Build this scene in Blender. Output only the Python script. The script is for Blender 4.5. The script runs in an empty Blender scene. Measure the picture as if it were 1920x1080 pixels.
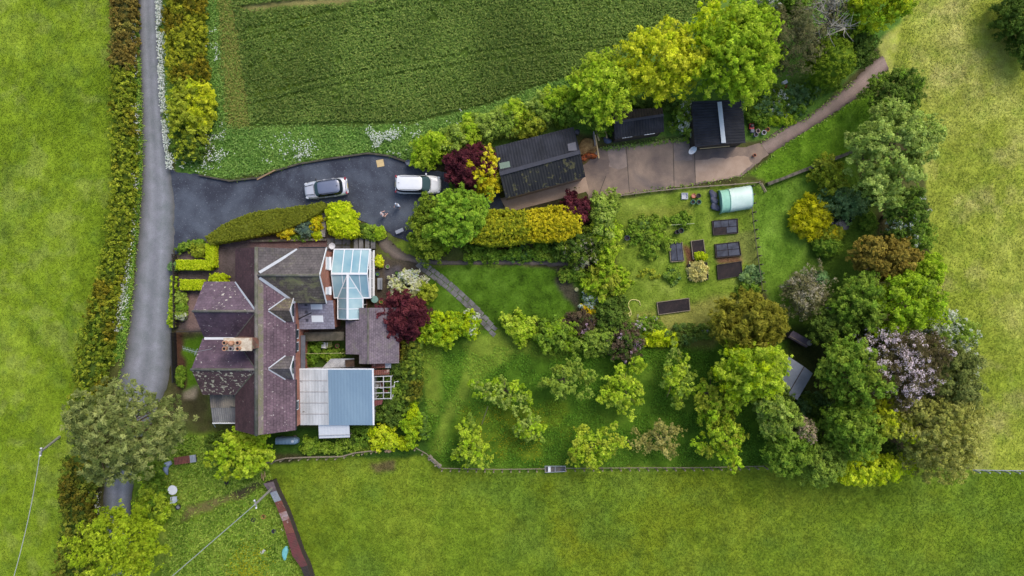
import bpy, bmesh, math, random
import numpy as np
from mathutils import Vector, Matrix

SC = bpy.context.scene
COL = SC.collection
RS = np.random.RandomState(7)
random.seed(7)
H = 69.0          # camera height in metres
S = 0.054         # metres per photo pixel on the ground

def at(px, py, z=0.0):
    """world point that the photograph shows at pixel (px,py) for something z metres up"""
    k = S * (H - z) / H
    return Vector(((px - 960) * k, (540 - py) * k, z))

def lin(c):
    out = []
    for v in c:
        v = v / 255.0
        out.append(v / 12.92 if v <= 0.04045 else ((v + 0.055) / 1.055) ** 2.4)
    return tuple(out)

GAIN = 0.80       # display colour -> albedo
def alb(c, g=1.0):
    return tuple(min(0.92, x * GAIN * g) for x in lin(c))

# ------------------------------------------------------------------ tagging
def tag(o, label=None, cat=None, group=None, kind=None):
    if label: o['label'] = label
    if cat: o['category'] = cat
    if group: o['group'] = group
    if kind: o['kind'] = kind
    return o

def empty(name, loc, label=None, cat=None, group=None):
    o = bpy.data.objects.new(name, None)
    o.empty_display_size = 0.3
    o.location = loc
    COL.objects.link(o)
    return tag(o, label, cat, group)

def wloc(o):
    v = Vector((0, 0, 0))
    while o is not None:
        v += o.location
        o = o.parent
    return v

def copy_tree(o, parent=None):
    c = o.copy()
    COL.objects.link(c)
    if parent is not None:
        c.parent = parent
    for ch in list(o.children):
        copy_tree(ch, c)
    return c

# ------------------------------------------------------------------ mesh builder
class MB:
    def __init__(s):
        s.v = []; s.f = []
    def add(s, vs, fs):
        b = len(s.v)
        s.v += [tuple(v) for v in vs]
        s.f += [tuple(b + i for i in f) for f in fs]
        return s
    def box(s, c, size, rz=0.0, M=None):
        hx, hy, hz = size[0] / 2, size[1] / 2, size[2] / 2
        vs = [Vector((x, y, z)) for x in (-hx, hx) for y in (-hy, hy) for z in (-hz, hz)]
        R = M if M is not None else Matrix.Rotation(rz, 3, 'Z')
        vs = [R @ v + Vector(c) for v in vs]
        return s.add(vs, [(0, 1, 3, 2), (4, 6, 7, 5), (0, 4, 5, 1), (2, 3, 7, 6), (0, 2, 6, 4), (1, 5, 7, 3)])
    def beam(s, a, b, w, h):
        """rectangular bar from a to b, w across, h tall"""
        a = Vector(a); b = Vector(b); d = (b - a)
        L = d.length
        if L < 1e-6: return s
        d /= L
        up = Vector((0, 0, 1)) if abs(d.z) < 0.95 else Vector((1, 0, 0))
        side = d.cross(up).normalized(); up2 = side.cross(d)
        M = Matrix((d, side, up2)).transposed()
        return s.box((a + b) / 2, (L, w, h), M=M)
    def prism(s, poly, z0, z1):
        n = len(poly)
        vs = [(p[0], p[1], z0) for p in poly] + [(p[0], p[1], z1) for p in poly]
        fs = [tuple(range(n - 1, -1, -1)), tuple(range(n, 2 * n))]
        fs += [(i, (i + 1) % n, n + (i + 1) % n, n + i) for i in range(n)]
        return s.add(vs, fs)
    def slab(s, poly, t):
        """3D polygon with thickness t below it"""
        n = len(poly)
        vs = [Vector(p) for p in poly] + [Vector(p) - Vector((0, 0, t)) for p in poly]
        fs = [tuple(range(n)), tuple(range(2 * n - 1, n - 1, -1))]
        fs += [(i, n + i, n + (i + 1) % n, (i + 1) % n) for i in range(n)]
        return s.add(vs, fs)
    def tube(s, pts, r, n=8, cap=True):
        pts = [Vector(p) for p in pts]
        m = len(pts)
        rr = r if isinstance(r, (list, tuple)) else [r] * m
        rings = []
        for i, p in enumerate(pts):
            d = (pts[min(i + 1, m - 1)] - pts[max(i - 1, 0)])
            d = d.normalized() if d.length > 1e-9 else Vector((0, 0, 1))
            up = Vector((0, 0, 1)) if abs(d.z) < 0.9 else Vector((1, 0, 0))
            a = d.cross(up).normalized(); b = a.cross(d)
            rings.append([p + (a * math.cos(2 * math.pi * k / n) + b * math.sin(2 * math.pi * k / n)) * rr[i] for k in range(n)])
        vs = [v for ring in rings for v in ring]
        fs = [(i * n + k, i * n + (k + 1) % n, (i + 1) * n + (k + 1) % n, (i + 1) * n + k) for i in range(m - 1) for k in range(n)]
        if cap:
            fs += [tuple(range(n - 1, -1, -1)), tuple((m - 1) * n + k for k in range(n))]
        return s.add(vs, fs)
    def lathe(s, prof, c, n=16):
        """profile [(r,z)] about a vertical axis at c"""
        vs = []; fs = []
        for r, z in prof:
            for k in range(n):
                a = 2 * math.pi * k / n
                vs.append((c[0] + r * math.cos(a), c[1] + r * math.sin(a), c[2] + z))
        for i in range(len(prof) - 1):
            for k in range(n):
                fs.append((i * n + k, i * n + (k + 1) % n, (i + 1) * n + (k + 1) % n, (i + 1) * n + k))
        fs.append(tuple(range(n - 1, -1, -1)))
        fs.append(tuple((len(prof) - 1) * n + k for k in range(n)))
        return s.add(vs, fs)
    def blob(s, c, r, seed=0, amp=0.15, nu=14, nv=9):
        rs = np.random.RandomState(seed)
        ph = rs.rand(6) * 6.28
        vs = []; fs = []
        for j in range(nv):
            t = math.pi * j / (nv - 1)
            for i in range(nu):
                a = 2 * math.pi * i / nu
                q = 1 + amp * (math.sin(2 * a + ph[0]) * math.sin(t) + 0.7 * math.sin(3 * a + ph[1] + 2 * t) * math.sin(t) + 0.5 * math.sin(3 * t + ph[2]))
                vs.append((c[0] + r[0] * q * math.sin(t) * math.cos(a), c[1] + r[1] * q * math.sin(t) * math.sin(a), c[2] + r[2] * q * math.cos(t)))
        for j in range(nv - 1):
            for i in range(nu):
                fs.append((j * nu + i, (j + 1) * nu + i, (j + 1) * nu + (i + 1) % nu, j * nu + (i + 1) % nu))
        return s.add(vs, fs)
    def corrug(s, p0, p1, p2, p3, period=0.25, amp=0.025, t=0.04):
        """sheet p0-p1 (eave) p3-p2 (ridge); ribs run p0->p3"""
        p0, p1, p2, p3 = map(Vector, (p0, p1, p2, p3))
        L = (p1 - p0).length
        n = max(4, int(L / period * 6))
        nrm = (p1 - p0).cross(p3 - p0).normalized()
        if nrm.z < 0: nrm = -nrm
        vs = []
        for off in (0.0, -t):
            for i in range(n + 1):
                u = i / n
                w = nrm * (amp * math.sin(2 * math.pi * u * L / period) + off)
                vs.append(p0.lerp(p1, u) + w); vs.append(p3.lerp(p2, u) + w)
        fs = []; B = 2 * (n + 1)
        for i in range(n):
            a = 2 * i
            fs.append((a, a + 2, a + 3, a + 1))
            fs.append((B + a, B + a + 1, B + a + 3, B + a + 2))
            fs.append((a, B + a, B + a + 2, a + 2))
            fs.append((a + 1, a + 3, B + a + 3, B + a + 1))
        fs.append((0, 1, B + 1, B)); fs.append((2 * n, B + 2 * n, B + 2 * n + 1, 2 * n + 1))
        return s.add(vs, fs)
    def build(s, name, m, parent=None, smooth=False, bevel=0.0):
        me = bpy.data.meshes.new(name)
        base = wloc(parent) if parent is not None else Vector((0, 0, 0))
        loc = Vector((0, 0, 0))
        if parent is None and s.v:
            a = np.array(s.v, dtype=float)
            lo = a.min(0); hi = a.max(0)
            loc = Vector(((lo[0] + hi[0]) / 2, (lo[1] + hi[1]) / 2, lo[2]))
            base = loc
        me.from_pydata([(v[0] - base.x, v[1] - base.y, v[2] - base.z) for v in s.v], [], s.f)
        me.validate()
        bm = bmesh.new(); bm.from_mesh(me)
        bmesh.ops.recalc_face_normals(bm, faces=bm.faces)
        bm.to_mesh(me); bm.free()
        if smooth:
            me.polygons.foreach_set('use_smooth', [True] * len(me.polygons))
        me.materials.append(m)
        o = bpy.data.objects.new(name, me)
        COL.objects.link(o)
        o.location = loc
        if parent is not None: o.parent = parent
        if bevel:
            b = o.modifiers.new('bevel', 'BEVEL'); b.width = bevel; b.segments = 2; b.limit_method = 'ANGLE'
        return o

def raw_mesh(name, V, F, mats, col=None, parent=None, smooth=False, k=4, base=None):
    """fast mesh from numpy arrays: V (n,3), F (m,k)"""
    me = bpy.data.meshes.new(name)
    V = np.asarray(V, dtype=np.float32).copy()
    F = np.asarray(F, dtype=np.int32)
    if base is None:
        base = wloc(parent) if parent is not None else Vector((0, 0, 0))
    V -= np.array(base, dtype=np.float32)
    me.vertices.add(len(V)); me.vertices.foreach_set('co', V.ravel())
    me.loops.add(F.size); me.loops.foreach_set('vertex_index', F.ravel())
    me.polygons.add(len(F))
    me.polygons.foreach_set('loop_start', np.arange(0, F.size, k, dtype=np.int32))
    me.polygons.foreach_set('loop_total', np.full(len(F), k, dtype=np.int32))
    if smooth: me.polygons.foreach_set('use_smooth', np.ones(len(F), dtype=bool))
    if col is not None:
        a = me.attributes.new('col', 'FLOAT_COLOR', 'POINT')
        c4 = np.ones((len(V), 4), dtype=np.float32); c4[:, :3] = col
        a.data.foreach_set('color', c4.ravel())
    me.update(calc_edges=True)
    me.materials.append(mats)
    o = bpy.data.objects.new(name, me)
    COL.objects.link(o)
    if parent is not None:
        o.parent = parent
    else:
        o.location = base
    return o

# ------------------------------------------------------------------ materials
def new_mat(name):
    m = bpy.data.materials.new(name); m.use_nodes = True
    nt = m.node_tree
    b = nt.nodes['Principled BSDF']
    return m, nt, b

def N(nt, t, **kw):
    n = nt.nodes.new(t)
    for k, v in kw.items():
        if k in n.inputs: n.inputs[k].default_value = v
        else: setattr(n, k, v)
    return n

def noise_chain(nt, scale, detail=6.0, rough=0.6, coord='Object', vec_scale=None, dist=0.0):
    tc = nt.nodes.new('ShaderNodeTexCoord')
    nz = nt.nodes.new('ShaderNodeTexNoise')
    nz.inputs['Scale'].default_value = scale
    nz.inputs['Detail'].default_value = detail
    nz.inputs['Roughness'].default_value = rough
    nz.inputs['Distortion'].default_value = dist
    out = tc.outputs[coord]
    if vec_scale:
        mp = nt.nodes.new('ShaderNodeMapping'); mp.inputs['Scale'].default_value = vec_scale
        nt.links.new(out, mp.inputs['Vector']); out = mp.outputs['Vector']
    nt.links.new(out, nz.inputs['Vector'])
    return nz

def ramp(nt, src, stops):
    r = nt.nodes.new('ShaderNodeValToRGB')
    e = r.color_ramp.elements
    while len(e) < len(stops): e.new(0.5)
    for el, (p, c) in zip(e, stops):
        el.position = p; el.color = (c[0], c[1], c[2], 1)
    nt.links.new(src, r.inputs['Fac'])
    return r

def mix(nt, a, b, fac, mode='MIX'):
    m = nt.nodes.new('ShaderNodeMix'); m.data_type = 'RGBA'; m.blend_type = mode
    for s_, v in ((m.inputs[0], fac), (m.inputs[6], a), (m.inputs[7], b)):
        if hasattr(v, 'is_output') or isinstance(v, bpy.types.NodeSocket): nt.links.new(v, s_)
        elif isinstance(v, (int, float)): s_.default_value = v
        else: s_.default_value = (v[0], v[1], v[2], 1)
    return m.outputs[2]

def bump(nt, b, src, strength=0.4, dist=0.02):
    bp = nt.nodes.new('ShaderNodeBump')
    bp.inputs['Strength'].default_value = strength; bp.inputs['Distance'].default_value = dist
    nt.links.new(src, bp.inputs['Height']); nt.links.new(bp.outputs['Normal'], b.inputs['Normal'])

MATS = {}
def plain(name, c, rough=0.6, var=0.12, scale=3.0, metal=0.0, g=1.0, spec=0.4, bmp=0.0, vs=None):
    """solid colour with procedural wear"""
    if name in MATS: return MATS[name]
    m, nt, b = new_mat(name)
    a = alb(c, g)
    nz = noise_chain(nt, scale, vec_scale=vs)
    lo = tuple(x * (1 - var) for x in a); hi = tuple(min(1, x * (1 + var)) for x in a)
    r = ramp(nt, nz.outputs['Fac'], [(0.3, lo), (0.7, hi)])
    nt.links.new(r.outputs['Color'], b.inputs['Base Color'])
    b.inputs['Roughness'].default_value = rough; b.inputs['Metallic'].default_value = metal
    b.inputs['Specular IOR Level'].default_value = spec
    if bmp: bump(nt, b, nz.outputs['Fac'], bmp, 0.03)
    MATS[name] = m
    return m

def patchy(name, c1, c2, scale=0.6, lo=0.4, hi=0.6, rough=0.85, fine=0.2, c3=None, s3=3.0, t3=0.62, vs=None, spec=0.3, bmp=0.3):
    """two colours in worn patches, fine grain on top, optional spots of a third colour"""
    if name in MATS: return MATS[name]
    m, nt, b = new_mat(name)
    nz = noise_chain(nt, scale, 8, 0.62, vec_scale=vs, dist=0.3)
    r = ramp(nt, nz.outputs['Fac'], [(lo, alb(c1)), (hi, alb(c2))])
    out = r.outputs['Color']
    if c3:
        n3 = noise_chain(nt, s3, 4, 0.55, dist=0.5)
        r3 = ramp(nt, n3.outputs['Fac'], [(t3, (0, 0, 0)), (t3 + (0.04 if s3 > .5 else .16), (1, 1, 1))])
        out = mix(nt, out, alb(c3), r3.outputs['Color'])
    nf = noise_chain(nt, 14.0, 3, 0.7)
    rf = ramp(nt, nf.outputs['Fac'], [(0.25, (1 - fine,) * 3), (0.75, (1 + fine,) * 3)])
    out = mix(nt, out, rf.outputs['Color'], 1.0, 'MULTIPLY')
    nt.links.new(out, b.inputs['Base Color'])
    b.inputs['Roughness'].default_value = rough; b.inputs['Specular IOR Level'].default_value = spec
    if bmp: bump(nt, b, nf.outputs['Fac'], bmp, 0.02)
    MATS[name] = m
    return m

def tiles(name, c1, c2, cm, rot=0.0, lichen=None, lt=0.6, ls=1.2, moss=None, mt=0.55, bw=0.32, rh=0.24, cl=None, wall=False):
    """roof tile courses; rot turns the courses; lichen/moss are grown-on patches"""
    m, nt, b = new_mat(name)
    tc = nt.nodes.new('ShaderNodeTexCoord')
    mp = nt.nodes.new('ShaderNodeMapping'); mp.inputs['Rotation'].default_value = (0, 0, rot)
    src = tc.outputs['Object']
    if wall:      # courses run level round a wall: along = x + y, up = z
        sp = nt.nodes.new('ShaderNodeSeparateXYZ'); nt.links.new(src, sp.inputs[0])
        ad = nt.nodes.new('ShaderNodeMath'); ad.operation = 'ADD'; nt.links.new(sp.outputs[0], ad.inputs[0]); nt.links.new(sp.outputs[1], ad.inputs[1])
        cb = nt.nodes.new('ShaderNodeCombineXYZ'); nt.links.new(ad.outputs[0], cb.inputs[0]); nt.links.new(sp.outputs[2], cb.inputs[1]); src = cb.outputs[0]
    nt.links.new(src, mp.inputs['Vector'])
    br = nt.nodes.new('ShaderNodeTexBrick')
    br.inputs['Scale'].default_value = 1.0
    br.inputs['Brick Width'].default_value = bw; br.inputs['Row Height'].default_value = rh
    br.inputs['Mortar Size'].default_value = 0.018; br.inputs['Mortar Smooth'].default_value = 0.6
    br.inputs['Color1'].default_value = (*alb(c1), 1); br.inputs['Color2'].default_value = (*alb(c2), 1)
    br.inputs['Mortar'].default_value = (*alb(cm), 1)
    nt.links.new(mp.outputs['Vector'], br.inputs['Vector'])
    out = br.outputs['Color']
    nw = noise_chain(nt, 0.7, 7, 0.65)
    rw = ramp(nt, nw.outputs['Fac'], [(0.3, (0.68,) * 3), (0.7, (1.35, 1.3, 1.3))])
    nv = noise_chain(nt, 4.5, 4, 0.7)
    rv_ = ramp(nt, nv.outputs['Fac'], [(0.28, (0.74,) * 3), (0.72, (1.28,) * 3)])
    out = mix(nt, out, rw.outputs['Color'], 1.0, 'MULTIPLY')
    out = mix(nt, out, rv_.outputs['Color'], 1.0, 'MULTIPLY')
    if moss:
        nm = noise_chain(nt, 0.8, 7, 0.7, dist=0.6)
        rm = ramp(nt, nm.outputs['Fac'], [(mt, (0, 0, 0)), (mt + 0.14, (0.8,) * 3)])
        out = mix(nt, out, alb(moss), rm.outputs['Color'])
    if lichen:
        nl = noise_chain(nt, ls, 3, 0.5, dist=0.2)
        rl = ramp(nt, nl.outputs['Fac'], [(lt, (0, 0, 0)), (lt + 0.03, (0.9,) * 3)])
        out = mix(nt, out, alb(lichen), rl.outputs['Color'])
    nt.links.new(out, b.inputs['Base Color'])
    b.inputs['Roughness'].default_value = 0.8; b.inputs['Specular IOR Level'].default_value = 0.3
    bump(nt, b, br.outputs['Fac'], -0.6, 0.03)
    return m

def attr_mat(name, leaf=False, rough=0.9, fine=0.25, fs=9.0, mid=0.2, ms=1.5, bmp=0.5, bd=0.05, trans=0.38):
    m, nt, b = new_mat(name)
    at_ = nt.nodes.new('ShaderNodeAttribute'); at_.attribute_name = 'col'
    out = at_.outputs['Color']
    if not leaf:
        n1 = noise_chain(nt, fs, 5, 0.7)
        r1 = ramp(nt, n1.outputs['Fac'], [(0.28, (1 - fine,) * 3), (0.72, (1 + fine,) * 3)])
        out = mix(nt, out, r1.outputs['Color'], 1.0, 'MULTIPLY')
        n2 = noise_chain(nt, ms, 6, 0.65)
        r2 = ramp(nt, n2.outputs['Fac'], [(0.3, (1 - mid, 1 - mid * 0.8, 1 - mid)), (0.7, (1 + mid, 1 + mid * 0.8, 1 + mid))])
        out = mix(nt, out, r2.outputs['Color'], 1.0, 'MULTIPLY')
        nt.links.new(out, b.inputs['Base Color'])
        b.inputs['Roughness'].default_value = rough; b.inputs['Specular IOR Level'].default_value = 0.04
        bump(nt, b, n1.outputs['Fac'], bmp, bd)
        return m
    nt.links.new(out, b.inputs['Base Color'])
    b.inputs['Roughness'].default_value = 0.6; b.inputs['Specular IOR Level'].default_value = 0.10
    tr = nt.nodes.new('ShaderNodeBsdfTranslucent')
    nt.links.new(out, tr.inputs['Color'])
    ms_ = nt.nodes.new('ShaderNodeMixShader'); ms_.inputs[0].default_value = trans
    nt.links.new(b.outputs[0], ms_.inputs[1]); nt.links.new(tr.outputs[0], ms_.inputs[2])
    nt.links.new(ms_.outputs[0], nt.nodes['Material Output'].inputs['Surface'])
    return m

M_LEAF = attr_mat('leaf', leaf=True)
M_GROUND = attr_mat('grass_ground', fine=0.32, fs=6.0, mid=0.16, ms=1.1, bmp=0.8, bd=0.08)
M_HARD = attr_mat('worn_surface', fine=0.26, fs=12.0, mid=0.22, ms=0.7, bmp=0.3, bd=0.02)
M_BARK = plain('bark', (95, 82, 66), 0.9, 0.3, 6.0, bmp=0.5)
M_WHITE = plain('white_paint', (232, 234, 236), 0.45, 0.05, 4.0)
M_OFFW = patchy('weathered_white', (205, 205, 205), (165, 165, 168), 1.2, fine=0.08)
M_WOOD = plain('weathered_wood', (140, 128, 108), 0.85, 0.25, 5.0, vs=(1, 1, 1))
M_DWOOD = plain('dark_wood', (62, 54, 50), 0.85, 0.25, 5.0)
M_LWOOD = plain('new_timber', (205, 180, 130), 0.8, 0.12, 5.0)
M_STONE = patchy('rubble_stone', (118, 110, 98), (80, 78, 66), 2.5, fine=0.3, c3=(70, 90, 45), s3=1.5, t3=0.58, bmp=0.8)
M_METAL = plain('galvanised', (168, 172, 178), 0.45, 0.15, 6.0, metal=0.3)
M_BLACK = plain('black_plastic', (38, 40, 46), 0.5, 0.2, 5.0)
M_TERRA = plain('terracotta', (188, 112, 78), 0.8, 0.18, 6.0)
M_LEAD = plain('lead_flashing', (178, 184, 192), 0.5, 0.10, 5.0)
M_RUBBER = plain('tyre_rubber', (30, 30, 32), 0.8, 0.1, 8.0)
EXPOSURE = 0.74
# ================================================================== ground
GX0, GX1, GY0, GY1, GS = -62.0, 62.0, -38.0, 38.0, 0.16
nx = int((GX1 - GX0) / GS) + 1; ny = int((GY1 - GY0) / GS) + 1
gx = np.linspace(GX0, GX1, nx); gy = np.linspace(GY0, GY1, ny)
WX, WY = np.meshgrid(gx, gy)
PX = 960 + WX / S; PY = 540 - WY / S

def vnoise(X, Y, scale, seed):
    rs = np.random.RandomState(seed); n = 256
    L = rs.rand(n, n)
    x = X / scale; y = Y / scale
    xi = np.floor(x).astype(int); yi = np.floor(y).astype(int)
    fx = x - xi; fy = y - yi
    fx = fx * fx * (3 - 2 * fx); fy = fy * fy * (3 - 2 * fy)
    g = lambda i, j: L[(yi + j) % n, (xi + i) % n]
    return (g(0, 0) * (1 - fx) + g(1, 0) * fx) * (1 - fy) + (g(0, 1) * (1 - fx) + g(1, 1) * fx) * fy

def fbm(X, Y, scale, seed, oct=4, gain=0.55):
    t = 0; a = 1; s = 0
    for o in range(oct):
        t = t + a * vnoise(X + 13.7 * o, Y - 7.1 * o, scale / 2 ** o, seed + o); s += a; a *= gain
    return t / s

def inpoly(poly, X, Y):
    r = np.zeros(X.shape, dtype=bool)
    n = len(poly)
    for i in range(n):
        x0, y0 = poly[i]; x1, y1 = poly[(i + 1) % n]
        if y0 == y1: continue
        c = ((y0 > Y) != (y1 > Y)) & (X < (x1 - x0) * (Y - y0) / (y1 - y0) + x0)
        r ^= c
    return r

def blur(a, k):
    a = a.astype(float)
    for _ in range(k):
        a = (a + np.roll(a, 1, 0) + np.roll(a, -1, 0) + np.roll(a, 1, 1) + np.roll(a, -1, 1)) / 5
    return a

wpx = PX + 9 * (fbm(WX, WY, 1.6, 11) - 0.5) * 2
wpy = PY + 9 * (fbm(WX, WY, 1.6, 21) - 0.5) * 2
wpx2 = PX + 26 * (fbm(WX, WY, 5, 31) - 0.5) * 2
wpy2 = PY + 26 * (fbm(WX, WY, 5, 41) - 0.5) * 2

GC = np.zeros((ny, nx, 3)); GC[:] = alb((112, 134, 45))
f1 = fbm(WX, WY, 3.0, 51); f2 = fbm(WX, WY, 9.0, 61, 5); f3 = fbm(WX, WY, 0.9, 71)
def ramp3(f, c0, c1, c2):
    f = np.clip((f - 0.25) / 0.5, 0, 1)[..., None]
    a, b, c = (np.array(alb(q)) for q in (c0, c1, c2))
    return np.where(f < 0.5, a + (b - a) * f * 2, b + (c - b) * (f * 2 - 1))
def put(mask, colour, soft=2, amt=1.0):
    w = (blur(mask, soft) * amt)[..., None]
    GC[:] = GC * (1 - w) + w * (colour if isinstance(colour, np.ndarray) else np.array(alb(colour)))

Z = {}
Z['pasture'] = [(-400, -300), (235, -300), (232, 200), (228, 380), (212, 480), (190, 580), (168, 690), (150, 800), (135, 1400), (-400, 1400)]
Z['crop_field'] = [(405, -300), (1400, -300), (1340, 10), (1230, 75), (1130, 120), (1010, 160), (900, 200), (760, 235), (560, 235), (425, 240), (415, 100)]
Z['paddock'] = [(495, 870), (560, 860), (700, 848), (780, 842), (828, 878), (1040, 880), (1430, 876), (2400, 882), (2400, 1400), (600, 1400), (545, 1010), (515, 920)]
Z['hay_meadow'] = [(1700, -300), (2400, -300), (2400, 882), (1830, 881), (1780, 700), (1750, 500), (1730, 300), (1662, 135), (1650, 100), (1640, 50), (1650, -300)]
Z['lawn'] = [(790, 500), (900, 498), (1100, 505), (1090, 570), (1040, 600), (930, 615), (830, 590), (780, 560)]
Z['orchard_grass'] = [(770, 610), (1350, 620), (1480, 640), (1500, 870), (1430, 876), (1040, 880), (828, 878), (780, 840), (785, 700)]
Z['vegetable_plot'] = [(1150, 372), (1300, 352), (1408, 346), (1430, 545), (1330, 640), (1190, 630), (1160, 560), (1155, 480)]
Z['garden_lawn'] = [(1408, 346), (1445, 345), (1600, 285), (1640, 420), (1560, 640), (1480, 640), (1430, 545)]
Z['yard_lawn'] = [(1400, 330), (1480, 265), (1560, 215), (1640, 165), (1660, 260), (1590, 290), (1445, 345)]
Z['wild_garden'] = [(240, 800), (495, 820), (515, 920), (545, 1010), (600, 1400), (240, 1400)]
Z['rough_verge'] = [(375, -300), (405, -300), (415, 100), (425, 240), (560, 235), (760, 235), (900, 200), (1010, 160), (1130, 120), (1340, 10), (1400, -300), (1700, -300), (1690, 40), (1480, 260), (1300, 270), (1080, 250), (930, 290), (780, 310), (690, 290), (430, 335), (330, 330), (300, 200), (296, -300)]

# --- paint the colours the ground itself has
put(np.ones_like(PX, bool), ramp3(f1, (62, 58, 40), (84, 82, 50), (92, 104, 48)), 0)
P = {k: inpoly(v, wpx, wpy) for k, v in Z.items()}
put(P['pasture'], ramp3(0.55 * f1 + 0.45 * f2, (112, 137, 31), (126, 150, 37), (141, 162, 50)), 1)
m = P['pasture'] & (fbm(WX, WY, 1.2, 90) > 0.66)
put(m, (104, 120, 62), 3, 0.35)
put(P['paddock'], ramp3(0.4 * f1 + 0.6 * f2, (104, 132, 34), (120, 144, 40), (134, 150, 46)), 1)
def putw(w, c, amt):
    w = (np.clip(w, 0, 1) * amt)[..., None]; GC[:] = GC * (1 - w) + w * np.array(alb(c))
putw(blur(P['paddock'], 2) * np.clip((fbm(WX, WY, 11, 97, 6, .65) - .46) * 5, 0, 1) * np.clip(1.15 - np.abs(PX - 1000) / 520, 0, 1), (124, 130, 24), .6)
putw(blur(P['paddock'], 2) * np.clip((fbm(WX, WY, 5, 95, 5, .65) - .5) * 5, 0, 1), (102, 132, 52), .4)
putw(blur(P['paddock'], 2) * np.clip((fbm(WX, WY, 1.8, 93, 4, .65) - .56) * 8, 0, 1), (94, 122, 38), .3)
putw(blur(P['pasture'], 2) * np.clip((fbm(WX, WY, 1.6, 193, 4, .65) - .54) * 8, 0, 1), (100, 128, 44), .4)
putw(blur(P['pasture'], 2) * np.clip((fbm(WX, WY, 2.4, 194, 4, .65) - .55) * 8, 0, 1), (148, 160, 78), .4)
put(P['hay_meadow'], ramp3(0.5 * f1 + 0.5 * f2, (142, 158, 52), (164, 174, 68), (182, 184, 96)), 1)
m = P['hay_meadow'] & (fbm(WX, WY, 3.2, 99, 5, 0.7) > 0.60)
putw(blur(P['hay_meadow'], 3) * np.clip((fbm(WX, WY, 4.2, 99, 6, 0.68) - .51) * 5, 0, 1), (188, 178, 116), .52)
putw(blur(P['hay_meadow'], 3) * np.clip((fbm(WX, WY, 1.5, 199, 4, 0.7) - .54) * 7, 0, 1), (120, 144, 46), .4)
put(P['rough_verge'], ramp3(0.6 * f1 + 0.4 * f2, (72, 106, 42), (94, 130, 52), (120, 148, 66)), 2)
put(P['crop_field'], ramp3(0.6 * f1 + 0.4 * f2, (70, 92, 36), (82, 106, 40), (94, 116, 46)), 2)
put(inpoly([(415, -50), (450, -50), (452, 120), (470, 235), (430, 240), (418, 110)], wpx, wpy), (124, 122, 62), 9, 0.62)
put(inpoly([(450, 22), (640, 8), (760, -10), (960, -60), (960, -80), (640, -10), (450, 10)], wpx, wpy), (146, 136, 86), 5, 0.9)
put(inpoly([(470, 40), (530, 30), (590, 25), (580, 110), (530, 190), (480, 220)], wpx2, wpy2), (104, 126, 40), 12, 0.7)
put(P['lawn'], ramp3(0.5 * f1 + 0.5 * f3, (66, 96, 24), (80, 114, 28), (94, 127, 40)), 1)
put(P['orchard_grass'], ramp3(0.7 * f1 + 0.3 * f3, (62, 94, 26), (78, 112, 30), (96, 126, 38)), 2)
for pl in ([(790, 650), (830, 640), (825, 720), (810, 800), (790, 760)],
           [(880, 640), (960, 620), (1000, 640), (930, 680), (890, 720), (850, 800), (830, 850), (795, 850), (830, 780), (870, 700)],
           [(930, 615), (1000, 640), (1100, 660), (1060, 680), (960, 650), (900, 660)]):
    put(inpoly(pl, wpx2, wpy2), (122, 142, 50), 8, 0.8)
put(inpoly([(870, 760), (1060, 760), (1060, 860), (900, 870), (860, 820)], wpx2, wpy2) & (f3 > 0.45), (112, 126, 30), 5, 0.55)
put(P['vegetable_plot'], ramp3(0.6 * f1 + 0.4 * f3, (104, 132, 40), (124, 146, 50), (142, 158, 66)), 2)
put(inpoly([(1190, 590), (1340, 550), (1400, 560), (1330, 640), (1220, 640)], wpx2, wpy2), (162, 152, 84), 7, 0.6)
put(inpoly([(1170, 390), (1250, 385), (1300, 370), (1300, 400), (1200, 420)], wpx2, wpy2), (140, 142, 60), 7, 0.5)
put(P['garden_lawn'], ramp3(0.6 * f1 + 0.4 * f3, (98, 134, 40), (116, 150, 50), (132, 160, 66)), 2)
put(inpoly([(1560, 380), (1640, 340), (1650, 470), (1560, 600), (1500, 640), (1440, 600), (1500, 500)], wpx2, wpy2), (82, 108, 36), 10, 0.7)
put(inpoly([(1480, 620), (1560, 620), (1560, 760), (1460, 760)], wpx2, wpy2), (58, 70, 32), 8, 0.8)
put(P['yard_lawn'], ramp3(0.6 * f1 + 0.4 * f3, (88, 128, 32), (106, 144, 36), (122, 154, 50)), 1)
put(P['wild_garden'], ramp3(0.5 * f1 + 0.5 * f3, (80, 110, 34), (108, 134, 42), (132, 148, 58)), 3)
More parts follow.
